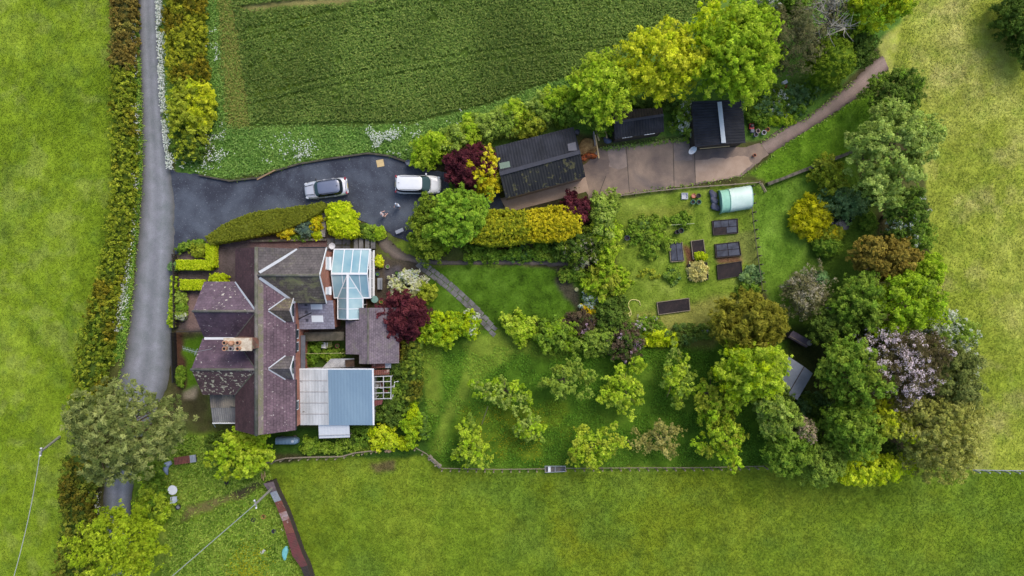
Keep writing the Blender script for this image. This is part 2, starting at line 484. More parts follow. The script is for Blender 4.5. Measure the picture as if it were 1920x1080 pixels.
for pl, c, a in (([(335, 985), (350, 950), (420, 930), (480, 905), (490, 915), (420, 945), (360, 970)], (118, 104, 72), 0.8),
              ([(440, 920), (490, 895), (500, 905), (445, 935)], (70, 66, 54), 0.8),
              ([(690, 868), (740, 860), (740, 885), (700, 885)], (104, 84, 66), 0.8),
              ([(430, 448), (625, 446), (625, 478), (430, 478)], (110, 90, 86), 1.0),
              ([(330, 455), (470, 450), (470, 640), (335, 620)], (92, 82, 80), 1.0),
              ([(350, 556), (420, 556), (420, 620), (350, 618)], (134, 112, 106), 1.0),
              ([(345, 478), (385, 470), (395, 482), (395, 500), (345, 500)], (112, 94, 92), 1.0),
              ([(345, 640), (385, 630), (392, 730), (345, 735)], (86, 122, 30), 1.0),
              ([(330, 625), (347, 625), (347, 730), (330, 730)], (84, 60, 48), 1.0),
              ([(345, 735), (372, 725), (372, 750), (345, 750)], (150, 138, 116), 1.0),
              ([(700, 475), (780, 490), (800, 520), (760, 600), (700, 600)], (88, 80, 68), 1.0),
              ([(720, 500), (752, 498), (756, 525), (722, 525)], (92, 88, 92), 0.9),
              ([(560, 610), (660, 610), (660, 700), (560, 700)], (66, 90, 34), 1.0),
              ([(565, 612), (650, 612), (650, 640), (565, 640)], (98, 90, 76), 1.0),
              ([(690, 690), (790, 640), (800, 860), (500, 850), (500, 800), (700, 800)], (62, 92, 32), 1.0),
              ([(1040, 498), (1062, 498), (1085, 545), (1090, 585), (1065, 560), (1042, 525)], (80, 72, 64), 0.9),
              ([(740, 455), (770, 440), (800, 490), (860, 497), (940, 488), (940, 500), (800, 498), (760, 480)], (112, 136, 40), 0.8),
              ([(1280, 460), (1298, 460), (1310, 520), (1290, 500)], (110, 76, 56), 1.0),
              ([(1345, 480), (1392, 476), (1392, 496), (1348, 500)], (120, 90, 66), 1.0),
              ([(1360, 440), (1420, 430), (1425, 500), (1400, 500)], (126, 128, 72), 0.6),
              ([(1085, 265), (1118, 265), (1120, 300), (1090, 305)], (150, 118, 76), 1.0),
              ([(1135, 262), (1290, 252), (1290, 268), (1140, 278)], (84, 92, 50), 0.9)):
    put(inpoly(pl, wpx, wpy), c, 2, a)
f4 = fbm(WX, WY, .5, 171, 2)
GC *= (1 + 0.24 * (f3 - 0.5) * 2 + .16 * (f4 - .5) * 2)[..., None]

# --- hard surfaces laid on the ground (flattened beneath them)
ROADL = [(258, -60), (258, 0), (262, 100), (266, 200), (268, 300), (264, 380), (258, 450), (252, 520), (244, 600), (232, 670), (220, 720), (206, 800), (196, 880), (193, 950), (194, 1010), (196, 1160)]
ROADR = [(297, -60), (297, 0), (301, 100), (306, 200), (316, 300), (328, 380), (326, 450), (324, 520), (322, 600), (322, 670), (316, 720), (280, 800), (254, 880), (245, 950), (245, 1010), (248, 1160)]
DRIVE = [(318, 318), (372, 327), (430, 338), (490, 332), (540, 312), (600, 299), (690, 286), (740, 292), (775, 308), (800, 318), (850, 325), (930, 345), (948, 398), (905, 408), (850, 440), (770, 455), (745, 446), (722, 432), (700, 425), (672, 412), (640, 395), (610, 384), (540, 398), (480, 412), (430, 428), (395, 447), (345, 467), (328, 480), (322, 440)]
YARD = [(1080, 318), (1105, 300), (1122, 277), (1190, 271), (1290, 258), (1302, 275), (1398, 276), (1425, 268), (1442, 290), (1418, 308), (1390, 331), (1300, 347), (1220, 357), (1150, 367), (1104, 374), (1098, 352)]
TRACKL = [(1425, 268), (1478, 232), (1510, 222), (1550, 190), (1600, 152), (1640, 112), (1656, 104)]
TRACKR = [(1442, 290), (1482, 264), (1520, 240), (1565, 212), (1622, 172), (1655, 142), (1666, 128)]
hard = inpoly(ROADL + ROADR[::-1], PX, PY) | inpoly(DRIVE, PX, PY) | inpoly(YARD, PX, PY) | inpoly(TRACKL + TRACKR[::-1], PX, PY)
hb = np.clip(blur(hard, 3) * 2.5, 0, 1)
GZ = (0.05 * (f3 - 0.5) + 0.10 * (f1 - 0.5)) * (1 - hb) - 0.05 * hb

zone = np.zeros((ny - 1, nx - 1), dtype=int)
names = ['garden_ground'] + list(Z.keys())
cx_ = PX[:-1, :-1] + 0.5 * GS / S; cy_ = PY[:-1, :-1] - 0.5 * GS / S
for i, k in enumerate(Z.keys()):
    zone[inpoly(Z[k], cx_, cy_) & (zone == 0)] = i + 1
idx = np.arange(nx * ny).reshape(ny, nx)
quads = np.stack([idx[:-1, :-1], idx[:-1, 1:], idx[1:, 1:], idx[1:, :-1]], -1)
VV = np.stack([WX, WY, GZ], -1).reshape(-1, 3); CC = GC.reshape(-1, 3)
for i, nm in enumerate(names):
    q = quads[zone == i]
    if len(q) == 0: continue
    u, inv = np.unique(q.ravel(), return_inverse=True)
    o = raw_mesh(nm, VV[u], inv.reshape(-1, 4), M_GROUND, CC[u], smooth=True)
    tag(o, kind='structure')
# surrounding land out to the horizon
R_ = 3000.0
ring = [(-R_, -R_), (R_, -R_), (R_, R_), (-R_, R_)]; inn = [(GX0, GY0), (GX1, GY0), (GX1, GY1), (GX0, GY1)]
rv = [(x, y, -0.03) for x, y in ring + inn]
o = raw_mesh('ground', rv, [(0, 1, 5, 4), (1, 2, 6, 5), (2, 3, 7, 6), (3, 0, 4, 7)], M_GROUND, np.array([alb((130, 150, 44))] * 8))
tag(o, kind='structure')

def gcol(px, py):
    i = np.clip(((px - 960) * S - GX0) / GS, 0, nx - 1).astype(int); j = np.clip(((540 - py) * S - GY0) / GS, 0, ny - 1).astype(int)
    return GC[j, i]

# ---- strips: road, track, paths (colour varies across the width as the surface is worn)
def strip(name, L, R, z, cols, n=9, step=6.0, soft=0.0, mat=None, seed=3):
    """cols: colours across from left edge to right edge"""
    def dens(pts):
        out = []
        for a, b in zip(pts[:-1], pts[1:]):
            k = 10
            for t in range(k): out.append((a[0] + (b[0] - a[0]) * t / k, a[1] + (b[1] - a[1]) * t / k))
        out.append(pts[-1]); return np.array(out)
    A = dens(L); B = dens(R); rs = np.random.RandomState(seed)
    # smooth
    for arr in (A, B):
        for _ in range(8): arr[1:-1] = (arr[:-2] + 2 * arr[1:-1] + arr[2:]) / 4
    m = len(A); V = []; C = []
    cs = np.array([alb(c) for c in cols])
    for i in range(m):
        for j in range(n):
            u = j / (n - 1)
            p = A[i] * (1 - u) + B[i] * u
            if j in (0, n - 1): p = p + rs.randn(2) * soft
            V.append(((p[0] - 960) * S, (540 - p[1]) * S, z))
            x = u * (len(cs) - 1); a = min(int(x), len(cs) - 2)
            C.append(cs[a] * (1 - x + a) + cs[a + 1] * (x - a))
    C = np.array(C); V = np.array(V)
    C *= (0.88 + 0.24 * fbm(V[:, 0] * 3, V[:, 1], 2.0, seed + 100))[:, None]
    F = [(i * n + j, i * n + j + 1, (i + 1) * n + j + 1, (i + 1) * n + j) for i in range(m - 1) for j in range(n - 1)]
    o = raw_mesh(name, V, F, mat or M_HARD, C)
    return tag(o, kind='structure')

strip('road', ROADL, ROADR, 0.012, [(84, 82, 78), (120, 122, 126), (138, 141, 146), (126, 129, 134), (140, 143, 148), (123, 126, 130), (96, 96, 92)], n=13, soft=0.7)
strip('track', TRACKL, TRACKR, 0.008, [(96, 84, 74), (150, 132, 122), (154, 136, 126), (142, 124, 114), (92, 82, 78)], soft=1.0)

def sheet(name, poly, z, mat, sub=None):
    """flat polygon sheet; edge points are jittered so that it does not run dead straight"""
    pts = []; rs = np.random.RandomState(len(name))
    for a, b in zip(poly, poly[1:] + poly[:1]):
        L = math.hypot(b[0] - a[0], b[1] - a[1]); k = max(1, int(L / 7)) if sub else 1
        for t in range(k):
            j = rs.randn(2) * (sub or 0) * (1 if t else 0.3)
            pts.append((a[0] + (b[0] - a[0]) * t / k + j[0], a[1] + (b[1] - a[1]) * t / k + j[1]))
    bm = bmesh.new()
    vs = [bm.verts.new(at(x, y, 0) + Vector((0, 0, z))) for x, y in pts]
    f = bm.faces.new(vs); f.normal_update()
    if f.normal.z < 0: f.normal_flip()
    bmesh.ops.triangulate(bm, faces=bm.faces)
    me = bpy.data.meshes.new(name); bm.to_mesh(me); bm.free(); me.materials.append(mat)
    o = bpy.data.objects.new(name, me); COL.objects.link(o)
    return tag(o, kind='structure')

M_TARMAC = patchy('tarmac', (54, 58, 70), (92, 100, 112), 0.22, 0.40, 0.66, fine=0.34, c3=(112, 118, 126), s3=7.0, t3=0.63, rough=0.85)
M_CONC = patchy('yard_concrete', (118, 104, 96), (168, 146, 126), 0.28, 0.36, 0.64, fine=0.2, rough=0.9, c3=(104, 96, 96), s3=.22, t3=.56)
M_CONC2 = patchy('apron_concrete', (170, 146, 126), (184, 160, 140), 0.8, fine=0.12)
M_PATH = patchy('trodden_path', (112, 100, 90), (84, 76, 66), 1.0, fine=0.3)
M_SLABP = patchy('flagstone', (128, 126, 124), (100, 98, 96), 1.3, fine=0.2, c3=(84, 92, 62), s3=2.2, t3=0.62)
M_SOIL = patchy('soil', (54, 44, 44), (40, 34, 36), 2.0, fine=0.5, bmp=1.0)
M_BARKM = patchy('bark_mulch', (128, 92, 68), (92, 66, 50), 3.0, fine=0.5, bmp=1.0)
sheet('driveway', DRIVE, 0.006, M_TARMAC, 1.0)
sheet('concrete_yard', YARD, 0.004, M_CONC, 0.8)
sheet('garage_apron', [(938, 372), (1098, 332), (1104, 358), (1030, 378), (952, 398)], 0.016, M_CONC2)
M_JOINT = plain('slab_joint', (70, 66, 58), 0.95)
M_LPATCH = patchy('pale_concrete', (158, 140, 128), (136, 122, 114), 0.9, fine=0.15)
M_DPATCH = patchy('stained_concrete', (92, 86, 90), (106, 96, 96), 0.7, fine=0.15)
sheet('concrete_slab', [(1140, 281), (1172, 276), (1176, 312), (1160, 318), (1142, 312)], 0.010, M_LPATCH, 1.2)
sheet('concrete_slab', [(1263, 270), (1296, 262), (1298, 300), (1264, 302)], 0.010, M_LPATCH, 1.0)
sheet('concrete_slab', [(1304, 300), (1396, 292), (1412, 306), (1388, 328), (1304, 344)], 0.010, M_CONC2, 1.2)
jb = MB()
for a, b in (((1262, 268), (1264, 350)), ((1302, 278), (1304, 346)), ((1174, 274), (1180, 360)), ((1120, 372), (1136, 330))):
    jb.beam(at(*a) + Vector((0, 0, .013)), at(*b) + Vector((0, 0, .013)), 0.05, 0.006)
tag(jb.build('yard_joints', M_JOINT), kind='structure')

strip('garden_path', [(706, 452), (716, 468), (742, 487), (790, 495), (850, 497), (950, 495), (1030, 497), (1108, 503)], [(726, 446), (742, 462), (766, 478), (800, 486), (860, 489), (950, 487), (1030, 489), (1110, 496)], 0.03, [(88, 80, 70), (124, 112, 102), (112, 102, 94), (84, 78, 66)], soft=1.2)
# flagstone path: separate slabs of unequal length, two abreast
fs_ = MB(); rs = np.random.RandomState(5)
a = np.array((782., 490.)); b = np.array((926., 622.)); d = (b - a); Lp = np.linalg.norm(d); d /= Lp; nrm = np.array((-d[1], d[0]))
for side in (-1, 1):
    t = -2.0 if side < 0 else 3
    while t < Lp:
        l = 9 + rs.rand() * 6
        bend = 7 * math.sin(math.pi * min(1, max(0, t / Lp)))
        q = [a + d * (t + .5) - nrm * bend + nrm * side * .5, a + d * (t + l - .5) - nrm * bend + nrm * side * .5, a + d * (t + l - .5) - nrm * bend + nrm * side * 8.6, a + d * (t + .5) - nrm * bend + nrm * side * 8.6]
        q = [x + rs.randn(2) * .4 for x in q]
        w = [at(*x) for x in q]
        if side < 0: w = w[::-1]
        fs_.prism([(p.x, p.y) for p in w], -0.05, 0.05 + rs.rand() * .012)
        t += l
tag(fs_.build('flagstone_path', M_SLABP), kind='structure')
# paving and steps by the conservatory
pv = MB()
for i, (x0, x1) in enumerate(((613, 626), (627, 641), (642, 657))):
    for (y0, y1) in ((446, 459), (460, 468)):
        p = at(x0 + .4, y0 + .4); q = at(x1 - .4, y1 - .4)
        pv.prism([(p.x, q.y), (q.x, q.y), (q.x, p.y), (p.x, p.y)], 0, 0.05)
tag(pv.build('patio', M_SLABP), kind='structure')
st = empty('garden_steps', at(687, 456), 'short flight of four worn stone garden steps between the patio slabs and the curved path', 'steps')
for i, x in enumerate((668, 678, 690, 701)):
    b = MB(); b.box(at(x, 456) + Vector((0, 0, 0.09 + 0.05 * i)), (0.42, 1.15, 0.18 + 0.1 * i)); b.build('step', M_SLABP, st)
# pond
M_POND, nt, b_ = new_mat('pond_water'); b_.inputs['Base Color'].default_value = (0.02, 0.025, 0.035, 1); b_.inputs['Roughness'].default_value = 0.12
sheet('pond', [(1560, 402), (1575, 398), (1592, 402), (1598, 416), (1590, 430), (1572, 432), (1558, 420)], 0.03, M_POND, 1.0)
# ================================================================== vegetation
LG = 1.52      # leaf albedo gain over the ground's

def leaf_cloud(Pc, Pn, pr, L, leaf, cols, rs, ratio=0.62, flower=None, ff=0.0, up=0.45, tone=0.13, bx=None, bt=None):
    """Pc puff centres, Pn outward direction of each; every puff gets L leaf sprays"""
    n = len(Pc)
    pr = np.broadcast_to(np.asarray(pr, float), (n,))
    d = rs.randn(n, L, 3) + Pn[:, None, :] * 0.9 + np.array((0, 0, up))
    d /= np.linalg.norm(d, axis=2, keepdims=True) + 1e-9
    rad = pr[:, None, None] * (0.45 + 0.6 * rs.rand(n, L, 1))
    c = Pc[:, None, :] + d * rad * np.array((1, 1, 0.8))
    nm = d * 0.7 + np.array((0, 0, up)) + rs.randn(n, L, 3) * 0.45
    nm /= np.linalg.norm(nm, axis=2, keepdims=True) + 1e-9
    t = rs.randn(n, L, 3) + d * 0.6
    t -= nm * (t * nm).sum(2, keepdims=True); t /= np.linalg.norm(t, axis=2, keepdims=True) + 1e-9
    b = np.cross(nm, t)
    s = leaf * (0.65 + 0.7 * rs.rand(n, L, 1))
    w = s * ratio
    fold = nm * s * 0.18
    v0 = c - t * s; v1 = c - b * w + fold * 0; v2 = c + t * s - fold; v3 = c + b * w
    V = np.stack([v0, v1, v2, v3], 2).reshape(-1, 3)
    F = np.arange(len(V)).reshape(-1, 4)
    cs = np.array([alb(q, LG) for q in cols]) * np.array((1, 1, .8))
    k = len(cs)
    x = np.clip((rs.rand(n) if bx is None else bx) * (k - 1), 0, k - 1.001) if k > 1 else np.zeros(n)
    i0 = x.astype(int); i1 = np.minimum(i0 + 1, k - 1); fr = (x - i0)[:, None]
    pcx = cs[i0] * (1 - fr) + cs[i1] * fr
    pcx = pcx * (1 + tone * rs.randn(n, 1)) * (1 if bt is None else bt[:, None])
    cc = pcx[:, None, :] * (1 + 0.12 * rs.randn(n, L, 1))
    if flower is not None and ff > 0:
        fn = fbm(Pc[:, 0] + 50, Pc[:, 1] + 50, 1.3, 17, 3) + .12 * rs.randn(n); fp = (fn > np.quantile(fn, max(0, 1 - ff * 1.4)))[:, None, None]
        fl = fp & (rs.rand(n, L, 1) < 0.65)
        cc = np.where(fl, np.array(alb(flower, 1.1)) * (0.9 + 0.2 * rs.rand(n, L, 1)), cc)
    C = np.repeat(np.clip(cc, 0.004, 0.9).reshape(-1, 3), 4, axis=0)
    return V, F, C

def join(parts):
    V = []; F = []; C = []; o = 0
    for v, f, c in parts:
        V.append(v); F.append(f + o); C.append(c); o += len(v)
    return np.concatenate(V), np.concatenate(F), np.concatenate(C)

def crown(c, r, cols, rs, pr=0.3, leaf=0.12, L=20, dens=1.0, lobes=11, rough=0.3, ratio=0.6, flower=None, ff=0.0, fill=0.45, gap=0.0, low=-0.3, tone=0.12, up=0.45, core=0.0, ls=0.8, finger=0.16):
    """an uneven crown: boughs end in sprays of leaf clumps, so the outline is ragged and gaps fall between the boughs"""
    rx, ry, rz = r
    ls = min(ls, 0.45 * (rx * ry) ** .5)
    area = 2 * math.pi * ((rx * ry) ** 0.8 + (rx * rz) ** .8 + (ry * rz) ** .8) / 3 * 1.15
    nl = max(8, int(1.5 * dens * area / (ls * ls)))
    def dirs(n):
        d = rs.randn(n * 4 + 20, 3); d /= np.linalg.norm(d, axis=1, keepdims=True)
        return d[d[:, 2] > low][:n]
    ld = rs.randn(lobes, 3); ld[:, 2] = np.abs(ld[:, 2]) * 0.6 - .1; ld /= np.linalg.norm(ld, axis=1, keepdims=True)
    la = rs.uniform(-1.0, 1.0, lobes)
    R = np.array((rx, ry, rz))
    d = dirs(nl)
    f = 1.0 + rough * (np.maximum(0, d @ ld.T) ** 7 @ la)
    keep = rs.rand(len(d)) > gap * (f < 0.97)
    d = d[keep]; f = np.clip(f[keep], .5, 1.35) * (1 - finger + 2 * finger * rs.rand(len(d)))
    nl = len(d)
    npf = max(3, int(round(1.15 * (ls / pr) ** 2)))
    u = 1.02 - .34 * rs.rand(nl, npf) ** 1.3
    P = np.array(c) + d[:, None, :] * R * (f[:, None] * u)[..., None]
    P = P + rs.randn(nl, npf, 3) * ls * .30 * (1.25 - .5 * (u - .68)[..., None] / .34)
    D = np.repeat(d[:, None, :], npf, 1)
    bx = np.repeat(rs.rand(nl, 1), npf, 1) * .75 + .25 * rs.rand(nl, npf); bt = 1 + tone * .8 * np.repeat(rs.randn(nl, 1), npf, 1)
    P = P.reshape(-1, 3); D = D.reshape(-1, 3); bx = bx.ravel(); bt = bt.ravel()
    nf = int(len(P) * fill * .55)
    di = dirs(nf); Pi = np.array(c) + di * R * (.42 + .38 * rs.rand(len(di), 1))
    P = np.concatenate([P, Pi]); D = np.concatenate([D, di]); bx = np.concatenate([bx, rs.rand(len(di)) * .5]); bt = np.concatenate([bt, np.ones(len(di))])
    P[:, 2] = np.maximum(P[:, 2], .08)
    prs = pr * (0.65 + 0.7 * rs.rand(len(P)))
    out = leaf_cloud(P, D, prs, L, leaf, cols, rs, ratio, flower, ff, up, tone * .7, bx=bx, bt=bt)
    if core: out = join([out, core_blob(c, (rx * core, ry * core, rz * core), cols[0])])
    return out

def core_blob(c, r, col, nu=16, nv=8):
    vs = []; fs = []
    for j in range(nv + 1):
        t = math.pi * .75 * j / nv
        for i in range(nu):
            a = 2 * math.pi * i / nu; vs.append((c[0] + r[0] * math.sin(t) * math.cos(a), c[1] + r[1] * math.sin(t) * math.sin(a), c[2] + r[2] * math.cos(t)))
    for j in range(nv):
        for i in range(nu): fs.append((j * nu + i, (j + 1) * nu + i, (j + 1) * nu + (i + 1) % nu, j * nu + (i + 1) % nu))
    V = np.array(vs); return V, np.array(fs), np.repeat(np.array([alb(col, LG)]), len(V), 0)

def trunk_mesh(base, top, r, limbs, rs, mat, parent, spread):
    b = MB()
    base = Vector(base); top = Vector(top)
    mid = base.lerp(top, .5) + Vector((rs.randn() * .1, rs.randn() * .1, 0))
    b.tube([base - Vector((0, 0, .1)), base + Vector((0, 0, .3)), mid, top], [r * 1.35, r, r * .75, r * .4], 8)
    for i in range(limbs):
        a = 2 * math.pi * (i + rs.rand() * .6) / max(1, limbs)
        s0 = base.lerp(top, .4 + .45 * rs.rand())
        e = Vector((math.cos(a) * spread[0] * .8, math.sin(a) * spread[1] * .8, spread[2] * (.1 + .5 * rs.rand()))) + s0
        m1 = s0.lerp(e, .5) + Vector((rs.randn() * .15, rs.randn() * .15, .25))
        b.tube([s0, m1, e], [r * .45, r * .28, r * .1], 6)
    return b.build('trunk', mat, parent)

KIND = dict(
    broad=dict(pr=0.25, leaf=0.10, L=18, rough=0.34, ls=.68, ratio=.6, finger=.2),
    maple=dict(pr=0.24, leaf=0.115, L=16, rough=0.38, ls=.66, ratio=.45, tone=.13, finger=.19, fill=.6),
    fine=dict(pr=0.22, leaf=0.085, L=18, rough=0.28, ls=.58, finger=.18),
    dense=dict(pr=0.13, leaf=0.065, L=12, rough=0.07, ls=.32, finger=.035, tone=.07, fill=.1, core=.9),
    sparse=dict(pr=0.20, leaf=0.10, L=13, rough=0.8, dens=0.30, gap=.5, fill=.3, tone=.14, ls=.6, finger=.34),
    apple=dict(pr=0.21, leaf=0.105, L=15, rough=0.7, dens=0.50, gap=.45, fill=.32, tone=.14, ls=.6, finger=.3),
    plume=dict(pr=0.26, leaf=0.22, L=16, ratio=.2, rough=0.16, up=.3, ls=.55, finger=.08, core=.6),
    tuft=dict(pr=0.21, leaf=0.10, L=16, rough=0.5, dens=.8, ls=.55, finger=.26),
    twiggy=dict(pr=0.27, leaf=0.075, L=22, rough=0.4, ratio=.45, dens=.9, ls=.8, finger=.2),
)
Yl = [(158, 176, 32), (184, 190, 42), (196, 198, 60)]
Li = [(120, 152, 34), (150, 176, 44), (172, 188, 66)]
Gr = [(86, 118, 40), (110, 140, 48), (134, 156, 62)]
Dk = [(66, 88, 38), (86, 110, 44), (106, 128, 56)]
Ol = [(92, 104, 52), (116, 126, 68), (140, 146, 88)]
Sa = [(114, 140, 54), (138, 160, 70), (158, 174, 92)]
Br = [(106, 108, 38), (130, 128, 44), (152, 148, 62)]
Ma = [(66, 28, 42), (88, 40, 54), (112, 56, 66)]
Go = [(172, 160, 24), (196, 184, 34), (208, 200, 62)]
Gy = [(88, 92, 62), (116, 114, 84), (142, 138, 106)]
Bl = [(80, 114, 74), (104, 136, 90), (126, 152, 108)]
Lm = [(150, 172, 22), (176, 192, 30), (196, 204, 60)]
OlY = [(114, 130, 38), (140, 152, 46), (160, 168, 62)]
Pu = [(74, 62, 54), (96, 82, 70), (112, 96, 86)]

def tree(px, py, rx, ry, h, kind, cols, label, cat='tree', name=None, flower=None, ff=0.0, flat=0.42, extra=None, seed=None, bark=None, zc=None, **kw):
    rs = np.random.RandomState(seed if seed is not None else int(px * 7 + py * 13) % 99991)
    zc = zc if zc is not None else h * 0.60
    k = S * (H - zc) / H
    c = at(px, py, zc)
    R = (rx * k * 0.96, ry * k * 0.96, max(0.5, (h - zc)))
    root = empty(name or 'tree', (c.x, c.y, 0), label, cat)
    args = dict(KIND[kind]); args.update(kw)
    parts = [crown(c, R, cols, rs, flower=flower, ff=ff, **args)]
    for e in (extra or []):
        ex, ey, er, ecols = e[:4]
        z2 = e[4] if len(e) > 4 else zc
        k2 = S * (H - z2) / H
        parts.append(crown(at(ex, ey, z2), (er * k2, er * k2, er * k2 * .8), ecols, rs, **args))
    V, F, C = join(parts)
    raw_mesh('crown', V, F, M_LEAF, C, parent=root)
    trunk_mesh((c.x, c.y, 0), (c.x + rs.randn() * .2, c.y + rs.randn() * .2, h * 0.72), 0.05 + 0.02 * h, 5, rs, bark or M_BARK, root, R)
    return root

def shrub(px, py, rx, ry, h, kind, cols, label, cat='shrub', name='shrub', flower=None, ff=0.0, extra=None, seed=None, group=None, **kw):
    rs = np.random.RandomState(seed if seed is not None else int(px * 11 + py * 17) % 99991)
    zc = h * 0.45
    k = S * (H - zc) / H
    c = at(px, py, zc)
    args = dict(KIND[kind]); args.update(kw)
    parts = [crown(c, (rx * k, ry * k, h - zc), cols, rs, flower=flower, ff=ff, low=-0.55, **args)]
    for e in (extra or []):
        ex, ey, erx, ery, ecols = e
        parts.append(crown(at(ex, ey, zc), (erx * k, ery * k, (h - zc)), ecols, rs, low=-.4, **args))
    V, F, C = join(parts)
    o = raw_mesh(name, V, F, M_LEAF, C, base=(c.x, c.y, 0))
    return tag(o, label, cat, group)

def hedge(line, widths, h, cols, label, name='hedge', pr=0.24, leaf=0.10, L=18, dens=1.0, box=False, seed=1, jit=0.25, colfn=None, flower=None, ff=0.0, tone=.14, cat='hedge', zbase=0.0, ratio=.62):
    """hedge along a pixel polyline; widths in pixels at each point; box = clipped flat"""
    rs = np.random.RandomState(seed)
    pts = [at(x, y, 0) for x, y in line]
    k = S * (H - h * .6) / H / S
    W = [w * S * k for w in widths]
    P = []; Nn = []
    for i in range(len(pts) - 1):
        a, b = pts[i] * k, pts[i + 1] * k
        d = b - a; Ls = d.length; d.normalize(); side = Vector((-d.y, d.x, 0))
        wm = (W[i] + W[i + 1]) / 2
        area = Ls * (wm + 1.5 * h)
        n = int((2.2 if box else 1.6) * dens * area / (pr * pr * 1.9))
        for _ in range(n):
            t = rs.rand(); w = W[i] * (1 - t) + W[i + 1] * t
            per = rs.rand() * (w + 1.5 * h)
            if per < w:
                q = (per / w - .5)
                zt = h * (1 if box else (1 - 1.6 * q * q))
                off = q * w; z = zt - pr * .6; nn = side * (q * 1.2) + Vector((0, 0, 1))
            else:
                sg = 1 if rs.rand() < .5 else -1
                off = sg * (w / 2 - pr * .5) * (1 if box else .93); z = h * (.1 + .75 * rs.rand()); nn = side * sg + Vector((0, 0, .25))
            p = a + d * (Ls * t) + side * off + Vector((0, 0, z))
            j = jit if not box else .02
            p += Vector((rs.randn() * j, rs.randn() * j, rs.randn() * j * .7))
            p.z = max(.1, p.z)
            P.append((p.x, p.y, p.z + zbase)); Nn.append(nn.normalized())
    P = np.array(P); Nn = np.array([tuple(x) for x in Nn])
    # colour varies in runs along the hedge as the species change
    V, F, C = leaf_cloud(P, Nn, pr * (.7 + .6 * rs.rand(len(P))), L, leaf, cols, rs, ratio=ratio, flower=flower, ff=ff, up=.35, tone=tone)
    if colfn is not None:
        cc = colfn(P, rs)
        C = C * np.repeat(np.repeat(cc, L, 0), 4, 0)
    cr = []
    for i in range(len(pts) - 1):
        a, b = pts[i] * k, pts[i + 1] * k; d = (b - a).normalized(); side = Vector((-d.y, d.x, 0))
        sh = .95 if box else .55; top = h - pr * .55 if box else h * .72
        q = [a - side * W[i] * sh / 2, a + side * W[i] * sh / 2, b + side * W[i + 1] * sh / 2, b - side * W[i + 1] * sh / 2]
        vv = np.array([(x.x, x.y, 0) for x in q] + [(x.x, x.y, top) for x in q])
        cr.append((vv, np.array([(4, 5, 6, 7), (0, 1, 5, 4), (1, 2, 6, 5), (2, 3, 7, 6), (3, 0, 4, 7)]), np.repeat(np.array([alb(cols[0], LG)]), 8, 0)))
    V, F, C = join([(V, F, C)] + cr)
    o = raw_mesh(name, V, F, M_LEAF, np.clip(C, .004, .9), base=tuple(P.mean(0) * np.array((1, 1, 0))))
    return tag(o, label, cat)

def runs(c_brown=(.88, .66, .62), thr=.52, scale=2.4, seed=4):
    def f(P, rs):
        n = fbm(P[:, 0], P[:, 1], scale, seed, 3)
        w = np.clip((n - thr) * 8, 0, 1)[:, None]
        return 1 * (1 - w) + np.array(c_brown) * w
    return f

# ---- hedges
hedge([(232, -60), (232, 60), (228, 130)], [36, 38, 36], 1.8, [(100, 104, 52), (124, 124, 60), (146, 142, 72)], 'reddish brown top stretch of tall field hedge left of the lane', seed=11, colfn=runs(thr=.36, c_brown=(.95, .74, .78)), jit=.2)
hedge([(229, 125), (232, 260), (230, 380), (214, 480), (192, 580)], [34, 36, 38, 38, 42], 1.8, [(84, 104, 34), (128, 142, 40), (156, 164, 56)], 'long mixed green and bronze field hedge along left side of the lane', seed=12, colfn=runs(thr=.50), jit=.2)
hedge([(193, 575), (176, 660), (162, 740), (150, 800)], [44, 52, 46, 40], 2.0, [(74, 98, 32), (116, 134, 40), (150, 158, 54)], 'wider bushy field hedge by lane just above the big pine', seed=13, colfn=runs(thr=.56), jit=.25)
hedge([(148, 860), (145, 930), (142, 1010), (140, 1120)], [48, 56, 48, 52], 2.0, [(70, 92, 34), (110, 124, 42), (142, 146, 60)], 'field hedge below the big pine with brown patches', seed=14, colfn=runs(thr=.46, c_brown=(.84, .64, .64)), jit=.25)
hedge([(345, -60), (345, 40), (350, 110), (354, 150)], [66, 66, 62, 66], 2.0, [(100, 112, 34), (142, 148, 40), (170, 170, 52)], 'wide hedge right of the lane top, yellow green with brown twigs', seed=15, colfn=runs(thr=.50, c_brown=(.72, .58, .62)), jit=.22)
shrub(357, 210, 42, 66, 2.4, 'fine', OlY + Yl[:1], 'large rounded olive yellow bush ending the lane hedge above the drive', extra=[(372, 195, 28, 45, Yl)])
shrub(360, 278, 32, 24, 1.5, 'fine', Dk + Gr[:1], 'low dull green bush between yellow lane bush and white cow parsley')
HB = [(800, 285, 26, 26, Li), (822, 272, 28, 24, Li), (852, 262, 26, 26, Sa), (880, 250, 26, 24, Li), (912, 238, 28, 26, Sa), (945, 228, 30, 26, Sa), (965, 214, 26, 24, Li), (990, 235, 30, 18, OlY), (1012, 208, 26, 24, Sa), (1035, 195, 24, 26, Li), (1058, 212, 26, 22, Gr), (1075, 190, 24, 24, Li)]
hd = ['lime bush at drive end of the crop-side hedge, beside the maroon tree', 'second lime bush along crop-side hedge from the drive', 'pale green bush over the maroon tree in the crop-side hedge', 'lime bush of crop-side hedge just right of the maroon tree', 'pale bush of crop-side hedge above the yellow shrub', 'pale bush of crop-side hedge above left corner of the black garage', 'lime bush of crop-side hedge reaching into the crop verge', 'tawny olive bush between crop-side hedge and garage roof', 'pale bush of crop-side hedge above middle of the garage', 'lime bush of crop-side hedge above right half of the garage', 'mid green bush filling gap above the garage right corner', 'last lime bush of crop-side hedge touching the tall trees']
for (x, y, a, b, c), l in zip(HB, hd): shrub(x, y, a, b, 2.8, 'fine', c, l, name='hedge_bush', cat='bush')
